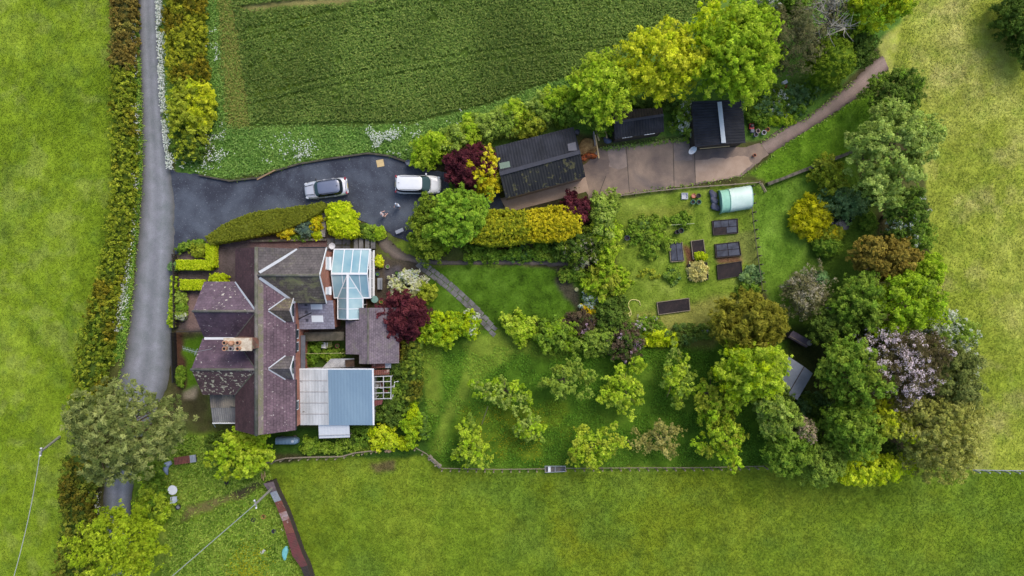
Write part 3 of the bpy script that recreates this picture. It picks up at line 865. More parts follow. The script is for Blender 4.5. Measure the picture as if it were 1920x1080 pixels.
hedge([(393, 452), (430, 436), (480, 421), (530, 412), (575, 400), (610, 386)], [16, 34, 44, 40, 28, 12], 1.4, [(104, 114, 36), (116, 124, 40), (126, 132, 48)], 'clipped olive green laurel hedge curving along the drive edge', name='clipped_hedge', box=True, pr=.11, leaf=.065, L=9, dens=.75, seed=21, tone=.05)
hedge([(334, 497), (398, 497)], [17, 17], 1.1, Lm, 'golden clipped box hedge arm beside the front path, long side', name='clipped_hedge', box=True, pr=.09, leaf=.055, L=9, seed=22, tone=.06, dens=.9)
hedge([(397, 501), (397, 457)], [15, 15], 1.15, Lm, 'golden clipped box hedge arm turning up towards the laurel hedge', name='clipped_hedge', box=True, pr=.09, leaf=.055, L=9, seed=23, tone=.06, dens=.9)
hedge([(341, 534), (382, 534)], [18, 18], 1.1, Lm, 'golden clipped box hedge beneath the corner of purple gable', name='clipped_hedge', box=True, pr=.09, leaf=.055, L=9, seed=24, tone=.06, dens=.9)
shrub(411, 522, 17, 8, 1.1, 'dense', Lm[:2] + OlY[1:2], 'small rounded golden box bush against the purple gable', pr=.14, leaf=.08)
hedge([(326, 520), (324, 560), (322, 612)], [7, 9, 12], 0.8, Li, 'narrow bright green hedge strip between picket fence and lane', box=False, pr=.15, leaf=.09, seed=25, jit=.06)
hedge([(333, 470), (352, 459), (382, 455)], [8, 9, 12], 0.8, Gr, 'thin straggly green hedge at the drive mouth by front garden', pr=.16, leaf=.1, seed=26, jit=.1)
shrub(375, 468, 14, 10, .8, 'fine', OlY, 'bronze green low bush inside the golden hedge corner')
shrub(326, 500, 6, 7, .8, 'fine', Bl, 'small pale green bush at gate end of the golden hedge', pr=.15, leaf=.09)
for (x, y), l in zip(((340, 560), (341, 577), (340, 591)), ('pale leaved front garden shrub nearest the golden hedge', 'small dark green front garden shrub between two pale ones', 'white green variegated front garden shrub lowest by the gravel')):
    shrub(x, y, 8, 8 if y != 577 else 6, .8, 'tuft', Sa if y != 577 else Gr, l, pr=.17, leaf=.12, flower=(225, 230, 205) if y == 591 else None, ff=.4 if y == 591 else 0)
shrub(640, 412, 29, 34, 2.0, 'dense', Lm, 'big lime rounded box bush beside the drive', pr=.2, leaf=.10, extra=[(655, 434, 17, 12, Lm)], tone=.07)
shrub(536, 427, 16, 20, 1.1, 'dense', Go + OlY[:1], 'golden yellow dwarf conifer beside the blue conifer', pr=.16, leaf=.09)
shrub(571, 424, 18, 19, 1.0, 'dense', [(80, 104, 92), (100, 122, 110), (116, 138, 124)], 'blue grey spreading dwarf conifer between two yellow ones', pr=.16, leaf=.08)
shrub(593, 418, 11, 18, 1.0, 'dense', Go[:2] + Lm[:1], 'narrow yellow dwarf conifer next to the rockery stones', pr=.16, leaf=.09)
shrub(594, 438, 10, 10, .6, 'dense', Lm, 'small lime mound below the narrow yellow conifer', pr=.15, leaf=.08)
shrub(560, 440, 26, 8, .35, 'fine', Gr, 'low green ground cover below the blue conifer', pr=.15, leaf=.08)
shrub(695, 436, 18, 12, .9, 'fine', Gr + Li[:1], 'loose green shrub above the garden steps', extra=[(712, 437, 8, 9, Li)])
shrub(678, 432, 10, 12, .7, 'fine', Dk, 'dark scrubby plant right of the big lime bush')
shrub(711, 491, 6, 10, .9, 'dense', Lm[1:] + Go[1:2], 'slim yellow conifer by the conservatory wall', pr=.13, leaf=.08)

# ---- tall trees, top row
tree(1128, 165, 58, 66, 7.5, 'maple', Li + Lm[:1], 'lime green leafy tree overhanging the timber beside the black garage', seed=1)
tree(1243, 122, 76, 64, 9, 'maple', Yl + Lm[:1], 'broad yellow maple tree over the long dark shed')
tree(1382, 112, 92, 84, 10.5, 'maple', Li, 'very large lime maple over the shed with the pale roof strip', extra=[(1345, 65, 48, Lm), (1405, 60, 45, Li)])
tree(1418, 20, 24, 24, 7.5, 'fine', Gr, 'tree in white blossom at the top edge beside the large lime maple', flower=(214, 216, 200), ff=.55)
tree(1470, 72, 54, 60, 8, 'twiggy', Gy[:2] + Dk[:1], 'dull grey green tree just right of the large lime maple')
tree(1470, 8, 34, 22, 7, 'fine', Gr, 'green tree cut by the top edge above the grey green tree')
tree(1557, 116, 46, 46, 6, 'dense', [(96, 122, 30), (122, 144, 38), (140, 156, 52)], 'dense rounded green tree left of the track gate end', rough=.12)
tree(1642, 16, 62, 40, 9, 'maple', Yl[:2] + Li, 'yellow green tree at top edge above the track end')
tree(1604, 84, 32, 46, 5, 'fine', Dk + Gr[:1], 'dark green bush-like tree at left of the track end', seed=3)
tree(1676, 178, 46, 40, 5.6, 'fine', Dk + Gr[1:], 'dark green tree right of the track bend', seed=4)
tree(1668, 275, 84, 82, 8.5, 'broad', [(122, 146, 66), (146, 166, 84), (164, 180, 106)], 'large pale sage green tree at the hay meadow edge', rough=.4)
shrub(1556, 328, 28, 32, 3.4, 'tuft', OlY + Sa[:1], 'olive yellow bush left of the pale sage tree')
shrub(1575, 380, 48, 26, 2.2, 'fine', Bl + Gr[:1], 'bluish green spreading bush above the pond')
shrub(1517, 407, 35, 38, 2.2, 'plume', [(168, 170, 22), (192, 190, 34), (206, 202, 70)], 'spiky yellow green round shrub on the garden lawn')
shrub(1555, 440, 24, 16, 1.8, 'dense', Go[:1] + OlY, 'low shrub below the pond with half golden top', extra=[(1552, 462, 24, 16, Gr)], pr=.2, leaf=.11)
shrub(1627, 416, 12, 13, 1.0, 'fine', Gr, 'small round green bush right of the pond')
tree(1694, 400, 36, 58, 6, 'fine', Dk + Gr, 'green tree below the sage tree on the meadow edge', flower=(205, 212, 195), ff=.06)
tree(1655, 486, 66, 42, 6, 'fine', [(116, 104, 46), (138, 122, 54), (154, 140, 68)], 'bronze brown leaved tree near the meadow edge', leaf=.12)
shrub(1740, 510, 24, 34, 2.5, 'fine', Li, 'yellow green scrub right of the bronze brown tree')
tree(1505, 550, 42, 44, 4.6, 'twiggy', Gy, 'grey brown shrubby tree with pale flowers on garden lawn', flower=(192, 184, 158), ff=.25)
shrub(1527, 524, 16, 14, 3.6, 'fine', Bl, 'blue green foliage clump against the grey brown tree')
tree(1693, 570, 60, 54, 8, 'broad', Lm[:1] + Li[:2] + Gr[2:], 'bright lime tree between bronze and pink blossom trees')
tree(1606, 568, 42, 48, 7, 'fine', Gr + Sa[:1], 'mid green tree left of the bright lime tree')
tree(1560, 615, 46, 38, 4.5, 'fine', Dk[1:] + OlY[:1], 'dull green bushy tree right of the log bench shed')
tree(1404, 602, 68, 58, 7, 'plume', Br, 'bronze yellow feathery conifer beyond the vegetable beds', ratio=.25)
tree(1410, 695, 58, 62, 9, 'maple', Li + Lm[:2], 'bright lime tree half covering the grey felt shed', seed=9)
tree(1336, 744, 46, 45, 5.2, 'apple', OlY + Li, 'olive lime orchard tree left of bright lime tree', dens=.7, gap=.35)
tree(1362, 820, 42, 50, 5.0, 'apple', OlY[1:] + Li + Yl[:1], 'lime orchard tree with brown stems reaching bottom fence', dens=.65)
tree(1452, 778, 42, 38, 6, 'tuft', Sa + Li[:1], 'pale lime tree just below the grey felt shed', dens=1.0)
tree(1497, 808, 20, 26, 5.5, 'fine', Dk + Gy, 'small tree with creamy brown flower heads', flower=(196, 176, 146), ff=.6)
tree(1472, 848, 48, 40, 6, 'fine', Gr, 'green tree above the bottom fence line, left of sage tree')
tree(1540, 866, 46, 40, 5.5, 'fine', Sa[:2] + Gr[2:], 'sage green rounded tree bulging over the bottom fence')
tree(1590, 692, 58, 56, 9, 'broad', Gr + OlY[:1], 'rounded green tree right of the grey felt shed')
tree(1590, 800, 52, 62, 8, 'fine', Gr + Li[:1], 'tall dark green tree below the rounded green tree', seed=31)
tree(1690, 680, 76, 78, 9, 'twiggy', [(74, 66, 48), (94, 86, 60), (110, 106, 72)], 'dark twiggy tree covered in pink white blossom', flower=(252, 234, 240), ff=.28, dens=1.0)
tree(1772, 712, 52, 58, 8.5, 'broad', Ol, 'olive green tree right of the pink blossom tree', seed=32)
tree(1755, 812, 88, 80, 9, 'fine', [(128, 132, 62), (152, 154, 80), (172, 172, 104)], 'huge pale olive tree at the bottom right corner of the garden', seed=33)
tree(1772, 622, 44, 36, 6, 'fine', Gr + Sa, 'hawthorn with white blossom sprays leaning into hay meadow', flower=(226, 230, 214), ff=.42)
shrub(1797, 690, 14, 32, 3.5, 'fine', Sa, 'pale blossoming bush edging the olive tree by the meadow', flower=(216, 220, 205), ff=.6)
tree(1618, 874, 82, 30, 5, 'fine', Lm + Li[:1], 'wide yellow green bush-like tree along bottom fence', cat='tree')
tree(1648, 782, 42, 34, 7, 'tuft', Yl[:2] + OlY + Sa[:1], 'yellowish green tree with golden tips in the tree group centre', dens=1.0)
tree(1700, 762, 48, 26, 6, 'twiggy', Ol[:2] + Gy[:1], 'brown olive twiggy tree under the pink blossom tree', seed=35)
# scrub filling the tree belt
for x, y, a, b, h, c, l in ((1430, 640, 30, 26, 2.5, Dk, 'dark undergrowth between the bronze conifer and lime tree'), (1530, 760, 26, 22, 2, Bl[:2] + Dk, 'grey green undergrowth below the grey felt shed'), (1640, 625, 36, 26, 3.4, Dk, 'dark green undergrowth left of the pink blossom tree'), (1540, 815, 30, 30, 3, Gr, 'green bush right of the creamy flowered tree'), (1655, 850, 30, 20, 2.0, Dk[:2], 'dark bush deep in the bottom tree group'), (1655, 345, 30, 30, 2, Dk, 'dark bush in the shade below the sage tree'), (1440, 735, 30, 26, 3, Dk + Gr[:1], 'dark bush under the lime tree beside grey shed'), (1715, 440, 26, 36, 3, Gr, 'green bush between meadow edge and bronze tree'), (1450, 190, 46, 30, 1.2, Gr + Bl, 'broad leaved green plants right of the pale strip shed'), (1500, 185, 26, 26, 1.2, Bl + Gr, 'grey green feathery plant by the track bend'), (1546, 158, 32, 14, 1.2, Gr, 'green plants at the foot of the dense rounded tree'), (1280, 225, 22, 32, 1.5, Gr + Sa, 'pale flowered weeds between the two black sheds'), (1225, 195, 60, 10, 2, Dk, 'dark scrub behind the long dark shed'), (1130, 235, 22, 16, 1.6, Gr, 'green weeds above the rusty scrap patch'), (1420, 215, 18, 24, .8, Gr, 'weeds beside the pale strip shed'), (1466, 224, 22, 9, .6, Li, 'lime weeds along top side of the track')):
    shrub(x, y, a, b, h, 'fine', c, l, flower=(222, 226, 214) if 'flowered weeds' in l or 'broad leaved' in l else None, ff=.2 if 'flowered weeds' in l else .05)
shrub(1912, 28, 42, 50, 4.5, 'fine', Dk, 'dark green hedge corner at the top right of the hay meadow', name='hedge_bush', cat='bush', extra=[(1935, 75, 30, 45, Dk)])

# ---- orchard
tree(943, 736, 40, 29, 3.4, 'apple', Sa + Li, 'pale lime apple tree at upper left of the orchard', dens=.75)
tree(1060, 714, 40, 38, 3.6, 'apple', Sa[:2] + Gr[2:] + OlY[1:2], 'dull sage apple tree second along upper orchard row')
tree(1170, 728, 36, 42, 4.0, 'apple', Li + Sa[:1], 'lime apple tree with long reaching boughs, mid upper orchard', dens=.75, extra=[(1196, 684, 14, Li, 3.0)])
tree(1266, 714, 25, 44, 4.0, 'sparse', Li + Sa, 'thin lime apple tree with bare stems, right of upper orchard', dens=.7)
tree(1116, 838, 46, 40, 3.8, 'apple', Li + OlY[2:] + Yl[:1], 'open centred lime apple tree over the bottom fence', dens=.75, seed=41)
tree(990, 808, 22, 27, 3.0, 'sparse', Sa + Li, 'smallest sparse apple tree left of lower orchard row', dens=.9)
tree(1240, 824, 48, 28, 3.2, 'sparse', [(140, 138, 76), (160, 156, 96), (176, 168, 110)], 'thin tawny apple tree with pinkish leaves in the lower orchard', dens=.45, leaf=.085)
tree(884, 836, 34, 38, 3.2, 'sparse', Li + Sa[:2], 'sparse apple tree with pale stem at lower left of the orchard', dens=.8)

# ---- middle of the garden
shrub(832, 614, 42, 32, 2.0, 'fine', Lm[:2] + Li, 'lime shrub at the end of maroon maple by lawn path')
shrub(882, 606, 15, 24, 1.8, 'fine', Lm[:2] + Li[:2], 'smaller lime shrub touching the flagstone path', flower=(230, 230, 220), ff=.08)
tree(756, 592, 44, 42, 3.6, 'fine', Ma, 'rounded maroon Japanese maple over the corner of purple outbuilding', leaf=.085, L=24, dens=1.25, rough=.18, tone=.16)
shrub(766, 538, 34, 24, 1.8, 'tuft', [(168, 172, 118), (190, 192, 150), (150, 160, 96)], 'cream and white variegated bush above the maroon maple', flower=(226, 226, 204), ff=.4, extra=[(800, 548, 14, 18, OlY)])
shrub(763, 518, 15, 9, 1.2, 'tuft', Sa, 'small white flowering shrub behind the cream bush', flower=(236, 238, 236), ff=.7)
tree(880, 312, 50, 42, 4, 'fine', Ma[:2] + [(96, 46, 58)], 'dark maroon tree between the white car and black garage', leaf=.085, L=24, dens=1.2, tone=.16)
shrub(912, 318, 24, 42, 3.6, 'tuft', Go + Yl[:1], 'golden yellow shrub pressed against the left wall of garage', extra=[(885, 318, 14, 12, Go[:2] + OlY[1:2])], dens=1.2)
shrub(856, 346, 12, 10, .8, 'dense', Gr[:2], 'low green bush beneath the maroon tree at the drive end')
shrub(804, 434, 38, 58, 3.6, 'fine', [(92, 116, 38), (116, 138, 44), (136, 152, 54)], 'big rounded olive green shrub at the right end of drive')
tree(862, 412, 56, 56, 5.6, 'maple', [(106, 144, 46), (132, 164, 52), (150, 174, 66)], 'bright green broadleaf tree between drive and golden conifers')
hedge([(884, 432), (915, 428), (950, 427), (990, 425)], [40, 62, 62, 52], 3.4, [(118, 130, 36), (146, 154, 40), (176, 172, 44)], 'green gold end of the tall clipped conifer hedge, next to bright green tree', name='conifer_hedge', pr=.17, leaf=.085, L=14, dens=1.7, seed=61, jit=.13, tone=.1)
hedge([(986, 424), (1020, 422), (1055, 419), (1084, 417)], [50, 60, 62, 40], 3.5, [(152, 150, 30), (182, 172, 32), (202, 190, 50)], 'golden end of the tall clipped conifer hedge below the garage', name='conifer_hedge', pr=.17, leaf=.085, L=14, dens=1.7, seed=62, jit=.13, tone=.1)
shrub(1078, 394, 22, 28, 3.2, 'fine', Ma, 'purple leaved bush right of the golden conifer', leaf=.1)
shrub(1080, 462, 42, 30, 2.6, 'fine', Dk[:2] + OlY[:1], 'dark olive bush under the golden conifer end', flower=(190, 186, 150), ff=.08)
shrub(1130, 408, 28, 42, 3.2, 'tuft', Sa + Li[:1], 'pale green tall bush at top of the vegetable plot hedge', dens=1.1)
shrub(1138, 452, 26, 30, 2.8, 'tuft', Li + Sa[:1], 'middle lime bush of the vegetable plot hedge', dens=1.1)
shrub(1132, 488, 16, 18, 1.8, 'fine', Li, 'lowest small lime bush of the vegetable plot hedge')
shrub(905, 478, 36, 14, 1.0, 'fine', Gr, 'green border plants left beneath the golden conifers')
shrub(970, 476, 34, 14, .8, 'fine', Bl[:1] + Gr, 'bluish green border plants in middle beneath the conifers')
shrub(1025, 472, 26, 16, .9, 'fine', Gr + Li[:1], 'green border plants right beneath the golden conifer')
shrub(812, 455, 34, 24, 1.3, 'fine', Li[:2], 'low lime skirt growing below the olive shrub by path', leaf=.12)
shrub(978, 618, 31, 28, 2.0, 'tuft', Li + Gr[2:], 'lime shrub at left end of the shrub row below lawn', dens=1.0)
shrub(1042, 628, 40, 31, 2.6, 'tuft', Gr + Li[:2], 'larger green shrub second in the row below lawn', dens=1.0)
shrub(1112, 640, 27, 26, 2.3, 'tuft', Gr[1:] + Sa, 'pale green shrub in the row beside the dark shrubs', dens=1.0)
shrub(1090, 600, 28, 22, 1.8, 'fine', Pu[:2] + Dk[:1], 'brown purple shrub between the orange flower and pale shrub', flower=(190, 160, 180), ff=.06)
shrub(1168, 640, 34, 36, 2.6, 'fine', Pu + Dk, 'dark brownish shrub with small pink flowers', flower=(206, 176, 196), ff=.06)
shrub(1146, 588, 26, 44, 2.2, 'fine', Dk + Gr[:1], 'dark green shrub mound left of the yellow hose')
shrub(1108, 556, 18, 22, 1.2, 'fine', Gr, 'green plant with white flowers at right of the lawn edge', flower=(214, 226, 214), ff=.5)
shrub(1106, 581, 13, 10, .8, 'fine', Go[:2] + [(206, 160, 30)], 'small orange yellow flowering clump right of the lawn')
shrub(1140, 528, 38, 30, 2.4, 'plume', OlY[1:] + Li, 'yellow green feathery shrub below vegetable plot hedge', ratio=.35)
shrub(1072, 514, 26, 12, .8, 'fine', Gr + Sa[:1], 'low greyish green plants at the end of the garden path')
shrub(1146, 630, 18, 18, 1.6, 'fine', Gr[1:], 'green bush just left of the hose coil')
shrub(1236, 634, 30, 12, 1.0, 'plume', Lm, 'yellow green ferny plant below the lowest raised bed', ratio=.3)
shrub(1215, 612, 34, 18, .8, 'fine', Gr + Gy[1:2], 'pale weedy plants between hose and lowest raised bed', flower=(206, 190, 196), ff=.1)
shrub(1290, 626, 44, 14, .9, 'fine', Dk[1:] + Bl[:1], 'grey green plants along the plot edge by the wire frame')
# vegetable plot
shrub(1195, 436, 22, 24, .5, 'tuft', Gr + Bl[:1], 'left clump of leafy potato plants in vegetable plot', name='potato_plants', cat='plants')
shrub(1230, 438, 28, 32, .55, 'tuft', Gr[1:] + Li[:1], 'middle and biggest clump of leafy potato plants', name='potato_plants', cat='plants')
shrub(1276, 412, 22, 13, .45, 'tuft', Gr, 'right upper clump of leafy potato plants by the canes', name='potato_plants', cat='plants')
shrub(1216, 470, 16, 14, .5, 'tuft', Gr + OlY[1:2], 'small lower clump of leafy potato plants', name='potato_plants', cat='plants')
shrub(1261, 517, 13, 14, .45, 'tuft', Gr + Bl[:1], 'round bluish green rhubarb clump beneath the raised beds', leaf=.13)
shrub(1224, 515, 15, 14, .5, 'sparse', OlY[1:] + Gr[2:], 'straggly fruit bush left of the rhubarb')
shrub(1203, 514, 8, 7, .4, 'sparse', OlY[1:] + Gr[2:], 'tiny straggly fruit bush furthest left of rhubarb')
shrub(1308, 508, 15, 15, .6, 'plume', [(182, 172, 112), (204, 196, 140), (160, 158, 84)], 'cream straw coloured bushy plant in its own square bed', ratio=.35)
shrub(1314, 480, 11, 6, .6, 'dense', Lm, 'lime herb spilling over the corner of raised bed', pr=.13, leaf=.09)
shrub(1407, 520, 18, 18, .7, 'tuft', Bl + Sa[:1], 'pale blue green large leaved plant beside dark raised bed', leaf=.22)
# by the house
hedge([(772, 640), (772, 695), (772, 750)], [34, 36, 30], 1.9, [(74, 98, 40), (102, 124, 44), (132, 146, 56)], 'trimmed olive green hedge right of the workshop', pr=.22, leaf=.12, seed=51, jit=.1, colfn=runs(thr=.55, scale=2))
shrub(775, 788, 15, 36, 2.0, 'fine', Lm[:2] + Li, 'tall yellow green shrub below the olive hedge')
shrub(720, 820, 26, 26, 1.6, 'fine', Lm + Li[:1], 'yellow lime shrub at the lower right corner of workshop')
shrub(756, 832, 13, 9, .8, 'fine', Lm, 'small yellow shrub by the logs at the orchard corner')
shrub(735, 770, 30, 32, 1.6, 'fine', Dk + Gr[:1], 'dark green bramble right of the blue roof')
shrub(742, 690, 20, 30, 1.3, 'fine', Dk[1:] + Bl[:1], 'grey green weeds between frame shed and olive hedge')
shrub(748, 735, 18, 26, 1.2, 'fine', Gr, 'green weeds around the white pipes')
shrub(795, 800, 9, 22, 1.2, 'fine', Gr[:2] + Bl[:1], 'grey green bush right of the tall yellow shrub')
shrub(584, 838, 16, 16, .8, 'fine', Gr + Li[:1], 'green weeds left of the white lean-to roof')
shrub(640, 838, 40, 12, .8, 'fine', Gr[1:] + Li[:1], 'pale green weeds below the white lean-to roof')
shrub(680, 815, 22, 20, 1.0, 'fine', Gr[:2] + Dk[:1], 'dark green weeds right of the white lean-to roof')
tree(464, 850, 44, 42, 4.6, 'tuft', Li + Lm[:1], 'lime large leaved tree below the purple house roof', leaf=.13, ratio=.65)
shrub(412, 832, 28, 20, 1.2, 'fine', Dk + Gr[:1], 'dark green bushes below the grey corrugated lean-to')
shrub(338, 706, 6, 16, .5, 'fine', Gr, 'narrow green weeds inside the lower picket fence')
shrub(1400, 545, 14, 12, 1.0, 'fine', Gr, 'green weedy bush above the bronze conifer')
shrub(585, 660, 18, 22, .7, 'fine', Gr[:2], 'green weeds in the walled yard behind the house')
shrub(622, 665, 20, 10, .6, 'fine', Gr + Li[:1], 'pale weeds in the middle of the walled yard')
# foreground trees
tree(238, 1016, 74, 64, 7, 'maple', [(124, 148, 32), (148, 168, 40), (166, 180, 56)], 'large lime green tree straddling the lane at the bottom')
shrub(290, 950, 34, 40, 1.8, 'fine', Li + Gr, 'green bush between lane and wild garden above the large tree')
shrub(284, 884, 24, 20, 1.2, 'fine', Gr + OlY[1:2], 'green undergrowth right of the pine above tank')

# the big pine: rounded needle tufts at the ends of many boughs
def pine(px, py, rx, ry, h, label):
    rs = np.random.RandomState(77); zc = h * .62; k = S * (H - zc) / H; c = at(px, py, zc)
    root = empty('pine_tree', (c.x, c.y, 0), label, 'pine tree')
    parts = []
    nb = 240
    tips = []
    for i in range(nb):
        a = rs.rand() * 6.283; u = math.sqrt(rs.rand())
        x = c.x + math.cos(a) * rx * k * u * .92; y = c.y + math.sin(a) * ry * k * u * .92
        wob = 1 + .12 * math.sin(3 * a + 1) + .08 * math.sin(5 * a)
        z = zc + (h - zc) * math.sqrt(max(0, 1 - (u / 1.05) ** 2)) * (.75 + .35 * rs.rand()) - 1.2 * rs.rand()
        tips.append((c.x + (x - c.x) * wob, c.y + (y - c.y) * wob, z, u))
    tips = np.array(tips)
    d = tips[:, :3] - np.array((c.x, c.y, zc - 4)); d /= np.linalg.norm(d, axis=1, keepdims=True)
    P = []; D = []
    for t, dd in zip(tips, d):
        for q in range(5):
            o = rs.randn(3) * np.array((.42, .42, .25))
            P.append(t[:3] + o); D.append(dd + o * .6)
    P = np.array(P); D = np.array(D); D /= np.linalg.norm(D, axis=1, keepdims=True)
    parts.append(leaf_cloud(P, D, .34, 26, .16, [(84, 98, 54), (110, 122, 70), (132, 142, 88), (152, 158, 104)], rs, ratio=.25, up=.5, tone=.12))
    V, F, C = join(parts)
    raw_mesh('crown', V, F, M_LEAF, C, parent=root)
    b = MB(); bx, by = at(222, 812, 4).x, at(222, 812, 4).y
    b.tube([(bx, by, -.1), (bx + .1, by, h * .45), (c.x - 1, c.y, h * .8)], [.42, .33, .12], 10)
    for t in tips[::2]:
        s0 = Vector((bx + .1, by, h * (.35 + .4 * rs.rand()))); e = Vector(t[:3]) - Vector((0, 0, .2))
        b.tube([s0, s0.lerp(e, .55) + Vector((0, 0, .5)), e], [.11, .07, .025], 5)
    b.build('trunk', plain('pine_bark', (122, 98, 78), .9, .25, 5), root)
pine(250, 803, 112, 92, 11.5, 'huge grey green pine spreading over the lane')

# bare grey tree: boughs and twigs
def bare(px, py, rx, ry, h, label):
    rs = np.random.RandomState(5); c = at(px, py, h * .7)
    base = at(px - 20, py + 38, 0); root = empty('bare_tree', base, label, 'tree')
    b = MB()
    b.tube([base, base + Vector((.2, .3, h * .4))], [.2, .14], 8)
    o = base + Vector((.2, .3, h * .4))
    for i in range(26):
        a = rs.rand() * 6.28; u = .3 + .7 * rs.rand()
        e = Vector((c.x + math.cos(a) * rx * S * u, c.y + math.sin(a) * ry * S * u, h * (.7 + .3 * rs.rand())))
        m_ = o.lerp(e, .5) + Vector((rs.randn() * .3, rs.randn() * .3, .4))
        b.tube([o, m_, e], [.09, .055, .02], 5)
        for j in range(9):
            s0 = o.lerp(e, .35 + .6 * rs.rand()) + Vector((0, 0, .2))
            e2 = s0 + Vector((rs.randn() * .7, rs.randn() * .7, .3 + .4 * rs.rand()))
            b.tube([s0, s0.lerp(e2, .5) + Vector((rs.randn() * .1, rs.randn() * .1, 0)), e2], [.035, .025, .012], 4, cap=False)
    b.build('trunk', plain('pale_bark', (172, 166, 150), .9, .15, 5), root)
    V, F, C = crown((c.x, c.y, h * .55), (rx * S, ry * S, h * .25), Gy[:2] + Dk[:1], rs, pr=.4, leaf=.1, L=14, dens=.5)
    raw_mesh('crown', V, F, M_LEAF, C, parent=root)
bare(1545, 32, 46, 56, 7.5, 'leafless tree of pale grey branches at the top edge')

# ---- plants nobody could count
def scatter(name, label, poly, n, h, w, cols, seed, mode='blade', thr=None, nsc=1.5, cat='grass', usecol=0.0, size_var=.5, z0=0.0, feather=None, gain=2.1, keep_off=True, hole=None):
    rs = np.random.RandomState(seed)
    xs = [p[0] for p in poly]; ys = [p[1] for p in poly]
    X = rs.uniform(min(xs), max(xs), n * 3); Y = rs.uniform(min(ys), max(ys), n * 3)
    k = inpoly(poly, X, Y); X = X[k]; Y = Y[k]
    fe = feather if feather is not None else (6 if mode == 'head' else 3)
    X = X + rs.randn(len(X)) * fe * (fbm((X - 960) * S, (540 - Y) * S, 1.5, seed + 9) * 2); Y = Y + rs.randn(len(Y)) * fe
    if hole is not None:
        k = ~inpoly(hole, X, Y) | (rs.rand(len(X)) < .12); X = X[k]; Y = Y[k]
    if keep_off:
        k = ~(inpoly(ROADL + ROADR[::-1], X, Y) | inpoly(DRIVE, X, Y) | inpoly(YARD, X, Y) | inpoly(TRACKL + TRACKR[::-1], X, Y))
        X = X[k]; Y = Y[k]
    if thr is not None:
        k = fbm((X - 960) * S, (540 - Y) * S, nsc, seed + 5, 4) > thr; X = X[k]; Y = Y[k]
    X = X[:n]; Y = Y[:n]; n = len(X)
    wx = (X - 960) * S; wy = (540 - Y) * S
    a = rs.rand(n) * 6.283; s = 1 + size_var * (rs.rand(n) - .5) * 2
    cs = np.array([alb(q, 1.15 if mode == 'head' else gain) for q in cols])
    c = cs[rs.randint(0, len(cs), n)] * (0.85 + .3 * rs.rand(n, 1))
    if usecol: c = c * (1 - usecol) + usecol * gain * gcol(X, Y) * ((.84 + .32 * rs.rand(n, 1)) if usecol == 1.0 else (0.72 + .56 * rs.rand(n, 1)))
    base = np.stack([wx, wy, np.full(n, z0)], 1)
    dx = np.stack([np.cos(a), np.sin(a), 0 * a], 1) * (w * s)[:, None]
    if mode == 'tilt':
        tl = rs.uniform(.1, .8, n); ca = np.stack([np.cos(a), np.sin(a), 0 * a], 1); cb = np.stack([-np.sin(a), np.cos(a), 0 * a], 1)
        ll = (w * 2.2 * s)[:, None]; ax = ca * np.cos(tl)[:, None] + np.array((0, 0, 1)) * np.sin(tl)[:, None]
        ctr = base + np.array((0, 0, 1)) * (h * (.35 + .65 * rs.rand(n)))[:, None]
        ww = (w * .75 * s)[:, None]
        V = np.stack([ctr - ax * ll, ctr - cb * ww, ctr + ax * ll, ctr + cb * ww], 1).reshape(-1, 3); F = np.arange(len(V)).reshape(-1, 4); C = np.repeat(c, 4, 0); kk = 4
    elif mode == 'blade':
        lean = rs.randn(n, 3) * np.array((.9, .9, 0)) * h
        top = base + lean + np.stack([0 * a, 0 * a, h * s], 1)
        V = np.stack([base - dx, base + dx, top], 1).reshape(-1, 3); F = np.arange(len(V)).reshape(-1, 3); C = np.repeat(c, 3, 0); kk = 3
    else:   # flat flower heads at height h
        up = np.stack([0 * a, 0 * a, h * s], 1)
        dy = np.stack([-np.sin(a), np.cos(a), .35 * rs.randn(n)], 1) * (w * s)[:, None]
        ctr = base + up
        V = np.stack([ctr - dx, ctr - dy, ctr + dx, ctr + dy], 1).reshape(-1, 3); F = np.arange(len(V)).reshape(-1, 4); C = np.repeat(c, 4, 0); kk = 4
    o = raw_mesh(name, V, F, M_LEAF, C, k=kk)
    return tag(o, label, cat, kind='stuff')

